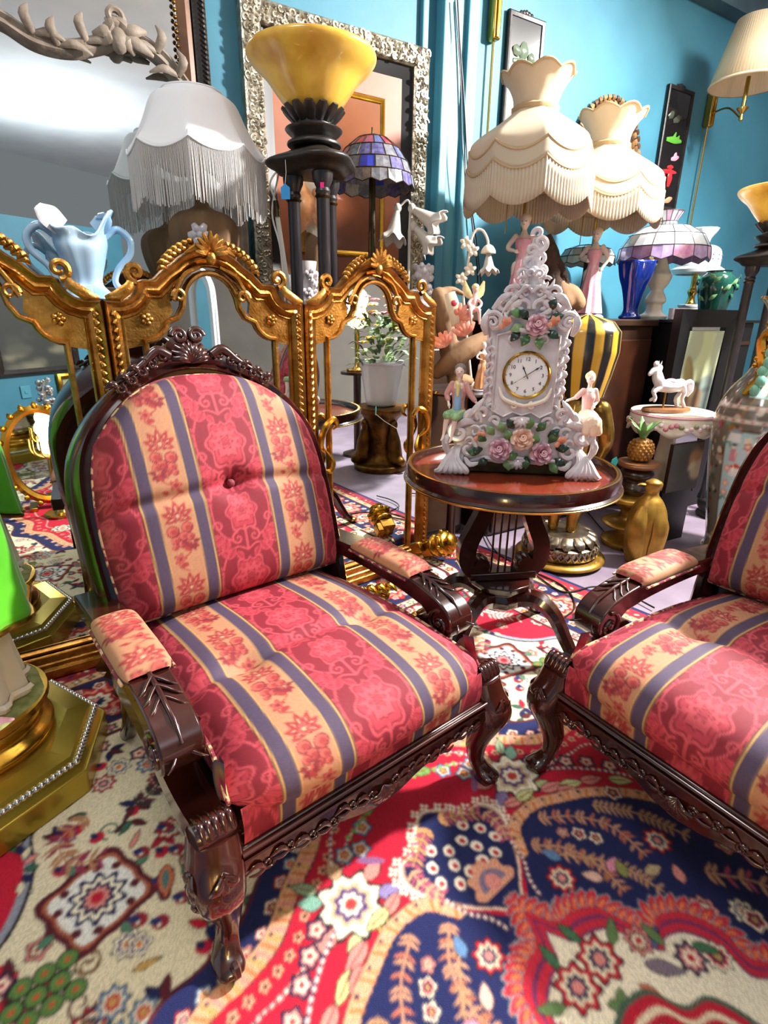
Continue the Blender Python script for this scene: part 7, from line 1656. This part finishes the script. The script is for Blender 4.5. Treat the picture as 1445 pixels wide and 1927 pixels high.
st = [([A([0, 0, .85]), A([0, 0, .98])], [.085, .05]), ([A([0, 0, .98]), A([0, 0, 1.04])], .03), ([A([0, -.005, 1.10])], A([.052, .058, .07])), ([A([0, -.06, 1.095]), A([0, -.068, 1.09])], .011)]
for sg in (-1, 1): e = [A([sg * .10, 0, .90]), A([sg * .14, -.06, .78]), A([sg * .06, -.15, .80])]; st.append((e, [.04, .034, .024])); hand(st, e[-1], e[-1] - e[-2], (0, 0, 1), .07)
for sg in (-1, 1): st.append(([A([sg * .03, 0, .88]), A([sg * .045, 0, .55]), A([sg * .04, -.01, .30]), A([sg * .04, -.06, .262])], [.06, .045, .03, .024])); st.append(([A([sg * .04, -.06, .26]), A([sg * .045, -.12, .25]), A([sg * .05, -.15, .248])], [.025, .022, .015]))
figure_body('body', ss, st, 'skin_porcelain', .006); face(ss, (0, -.005, 1.10), .056, (0, -1, -.1)); figure_body('hair', ss, [([A([0, .015, 1.13])], A([.058, .06, .055])), ([A([0, .05, 1.08]), A([0, .05, 1.0])], [.04, .03])], 'turned_wood', .006)
part('feet_flower', blade([(.10, -.12, .24), (.12, -.13, .262), (.15, -.12, .255)], [.01, .016, .004], .4, (0, 0, 1)), 'pink_porcelain', ss)
gl = thing('gilt_leaf_ornament', 'small dark gilt leaf ornament behind the gold plinth', 'ornament', (-.77, 1.41, .0105), 20)
for j in range(5): part('leaf', blade([(0, 0, .01), (.05 * math.cos(j * .7 - .3), -.02, .10), (.10 * math.cos(j * .7 - .3), .0, .16 - .02 * j)], [.01, .035, .006], .3, (.2, -1, .2)), 'gilt_dark', gl)
part('foot', lathe([(0, 0), (.05, 0), (.045, .014), (0, .02)], 20), 'gilt_dark', gl)

# ------------------------------------------------------------------ things of the shop seen only in the mirrors
fp_ = thing('flower_pot', 'white pot of yellow and pink flowers on a gilt pedestal', 'plant', (1.80, 1.80, .47))
part('pot', lathe(spline([(.09, .0005), (.11, .02), (.13, .15), (.155, .30), (.165, .31), (.15, .29), (.0, .27)], 4), 36, rmod=lambda th, q, r: r * (1 + .02 * np.cos(14 * th))), 'milk_glass', fp_)
mb = MB(); rg = random.Random(21)
for i in range(170): a, z, r = rg.uniform(0, 6.28), rg.uniform(.28, .62), rg.uniform(.02, .2); o = A([r * math.cos(a), r * math.sin(a), z]); d = unit(A([math.cos(a), math.sin(a), rg.uniform(-.3, .9)])); leaf3(mb, o, d, (0, 0, 1), .08, .02, rg.choice(['#35542a', '#4d7038', '#64803f']))
stuff(mb.build('foliage', 'matte_paint', fp_))
for i in range(40):
    a, z, r = rg.uniform(0, 6.28), rg.uniform(.42, .74), rg.uniform(.05, .2); o = A([r * math.cos(a), r * math.sin(a), z]); col = rg.choice(['#f2c21a', '#f2c21a', '#e79aa8', '#f0e0d0', '#d9556a']); mb = MB()
    for j in range(6): q = j * PI / 3; mb.add(blade([o, o + A([math.cos(q) * .018, math.sin(q) * .018, .012]), o + A([math.cos(q) * .036, math.sin(q) * .036, .006])], [.005, .012, .005], .3, (0, 0, 1)), None, lin(col))
    mb.add(ball(o + A([0, 0, .008]), .009, 8, 6), None, lin('#b8741a')); mb.build('flower', 'matte_paint', fp_)
pd = thing('gilt_pedestal', 'round gilt pedestal with kneeling figures under the flower pot', 'pedestal', (1.80, 1.80, 0)); part('column', lathe(spline([(.20, .0015), (.2, .04), (.15, .06), (.10, .12), (.09, .25), (.12, .36), (.17, .42), (.18, .45), (.17, .469), (0, .4695)], 4), 40), 'gilt_dark', pd)
for j in range(3): a = j * 2.094; d = A([math.cos(a), math.sin(a), 0]); figure_body('kneeling_figure', pd, [([d * .14 + A([0, 0, .10]), d * .13 + A([0, 0, .22]), d * .12 + A([0, 0, .30])], [.06, .05, .03]), ([d * .12 + A([0, 0, .34])], A([.035, .035, .04])), ([d * .14 + A([0, 0, .10]), d * .2 + A([0, 0, .08])], [.05, .035])], 'gilt_dark', .01)
def lit_lamp(label, pos, power, rad=.05):
    t = thing('lit_lamp', label, 'lamp', pos); part('foot', lathe(spline([(.08, .0015), (.08, .02), (.02, .04), (.02, .25), (.015, .34)], 3), 24), 'brass', t)
    b = part('glowing_globe', ball((0, 0, .40), rad, 16, 12), 'bulb_glow', t); d = bpy.data.lights.new('lamp_light', 'POINT'); d.energy = power; d.color = (1, .78, .45); d.shadow_soft_size = rad
    l = bpy.data.objects.new('lamp_light', d); COL.objects.link(l); l.parent = t; l.location = (0, 0, .40 + rad + .04)
    mb = MB()
    for j in range(12): a = j * PI / 6; mb.add(tube(spline([(.02 * math.cos(a), .02 * math.sin(a), .33), (.08 * math.cos(a), .08 * math.sin(a), .37), (.085 * math.cos(a), .085 * math.sin(a), .44)], 5), .005, 6))
    mb.build('crystal_arms', 'brass', t)
sdt = thing('lamp_table', 'small dark table carrying the lit lamp', 'table', (2.14, 1.53, 0)); part('top', lathe([(0, .65), (.13, .65), (.13, .67), (0, .67)], 32), 'rail_wood', sdt); part('post', lathe([(.12, .0015), (.12, .02), (.03, .05), (.03, .65)], 20), 'rail_wood', sdt)
lit_lamp('lit brass table lamp with glowing globe beside the flower pot', (2.14, 1.53, .6705), 9, .085)
# facing wall: dark landscape, gilt picture, socket plate, oval mirror
def framed(label, x, z, w, h, fmat, pcols, name='framed_painting', loc=None, rz=180, lean=0):
    t = thing(name, label, 'painting', loc or (x, -1.99, z), rz); part('frame', sweep(rect_path(-w / 2, w / 2, -h / 2, h / 2), [(0, -.01), (0, .03), (-.02, .04), (-.05, .02), (-.05, -.01)]), fmat, t)
    c = Canvas(-w / 2, -h / 2, w / 2, h / 2, .01, pcols[0]); rg = random.Random(len(label))
    for i in range(26): c.ell(rg.uniform(-w / 2, w / 2), rg.uniform(-h / 2, h / 2) * .9, rg.uniform(.04, .15), rg.uniform(.02, .07), rg.choice(pcols))
    c.blur(3); xx, yy = np.meshgrid(np.linspace(-w / 2 + .04, w / 2 - .04, 40), np.linspace(-h / 2 + .04, h / 2 - .04, 40)); grid_obj('painted_canvas', np.dstack([xx, np.full(xx.shape, -.006), yy]), 'matte_paint', t, c.sample(xx, yy)); return t
framed('wide dark landscape in a black frame on the facing wall', 1.50, .98, .78, .86, 'black_iron', ['#2f302c', '#47473f', '#5d5b4c', '#3a3b36', '#75705c'])
framed('small gilt framed landscape below the dark painting', 1.80, .40, .34, .26, 'bright_gold', ['#9fb4b0', '#c8cfc0', '#7f8f6a', '#b0a88a'])
tag(MB().add(box((1.32, -1.992, .40), (.09, .012, .11))).add(box((1.32, -1.984, .40), (.03, .008, .03))).build('socket_plate', 'teal_trim', None, bevel=.004), 'small teal painted socket plate on the facing wall', 'socket')
om = thing('oval_mirror', 'gilt leaf-bordered oval standing mirror', 'mirror', (.06, -.02, .0105), 215); e = np.c_[.17 * np.cos(t_[::3]), .31 + .25 * np.sin(t_[::3])][::-1]
part('gilt_frame', sweep(e, [(.03, -.01), (.034, .02), (.01, .035), (-.01, .02), (-.012, -.01)]), 'bright_gold', om); part('mirror_glass', xf(prism(e, 0, .006), XZY), 'mirror_old', om, smooth=False)
for sg in (-1, 1): part('foot', box((sg * .1, .0, .012), (.04, .14, .022)), 'bright_gold', om, bevel=.004)
mb = MB()
for j in range(20): a = j * PI / 10; o = A([.195 * math.cos(a), -.02, .31 + .275 * math.sin(a)]); d = A([math.cos(a), 0, math.sin(a)]); mb.add(blade([o - d * .01, o + d * .012 + A([.0, -.015, 0]), o + d * .03], [.006, .016, .004], .4, (0, -1, 0)))
mb.build('leaf_border', 'bright_gold', om)
lit_lamp('small lit lamp in front of the gilt oval mirror', (-.02, .15, .0112), 3, .05)
wf = thing('white_cheval_mirror', 'white carved cheval mirror standing on the far side of the shop', 'mirror', (2.05, -.12, .0105), 120)
pth = spline([(-.22, .05), (-.22, .6), (-.22, 1.15), (-.17, 1.33), (0, 1.42), (.17, 1.33), (.22, 1.15), (.22, .6), (.22, .05)], 6); part('white_frame', sweep(pth, [(0, -.02), (0, .02), (-.02, .035), (-.05, .02), (-.06, -.02)], closed=False), 'milk_glass', wf); part('mirror_glass', xf(prism(pth, 0, .006), XZY), 'mirror', wf, smooth=False); part('foot', box((0, 0, .03), (.5, .25, .057)), 'milk_glass', wf, bevel=.01)

sfp = A([.36, -.34, 0]); sft = thing('plant_table', 'small black round table behind the viewer', 'table', sfp); part('top', lathe([(0, .40), (.18, .40), (.18, .42), (0, .42)], 28), 'black_paint', sft); part('post', lathe([(.12, .0105), (.12, .03), (.02, .05), (.02, .40)], 16), 'black_paint', sft)
sf = thing('silver_figurine', 'silver branching tree figurine on the small black table', 'figurine', sfp + A([0, 0, .4205]))
mb = MB().add(tube(spline([(0, 0, 0), (.01, 0, .08), (-.015, 0, .16), (.01, 0, .26)], 5), [.05, .02, .016, .008], 8)); rg = random.Random(31)
for i in range(40): z = rg.uniform(.08, .27); a = rg.uniform(0, 6.28); mb.add(ball((.05 * math.cos(a) * (1.2 - z * 2.5), .05 * math.sin(a) * (1.2 - z * 2.5), z), rg.uniform(.010, .02), 7, 5))
mb.build('silver_tree', 'silver', sf)
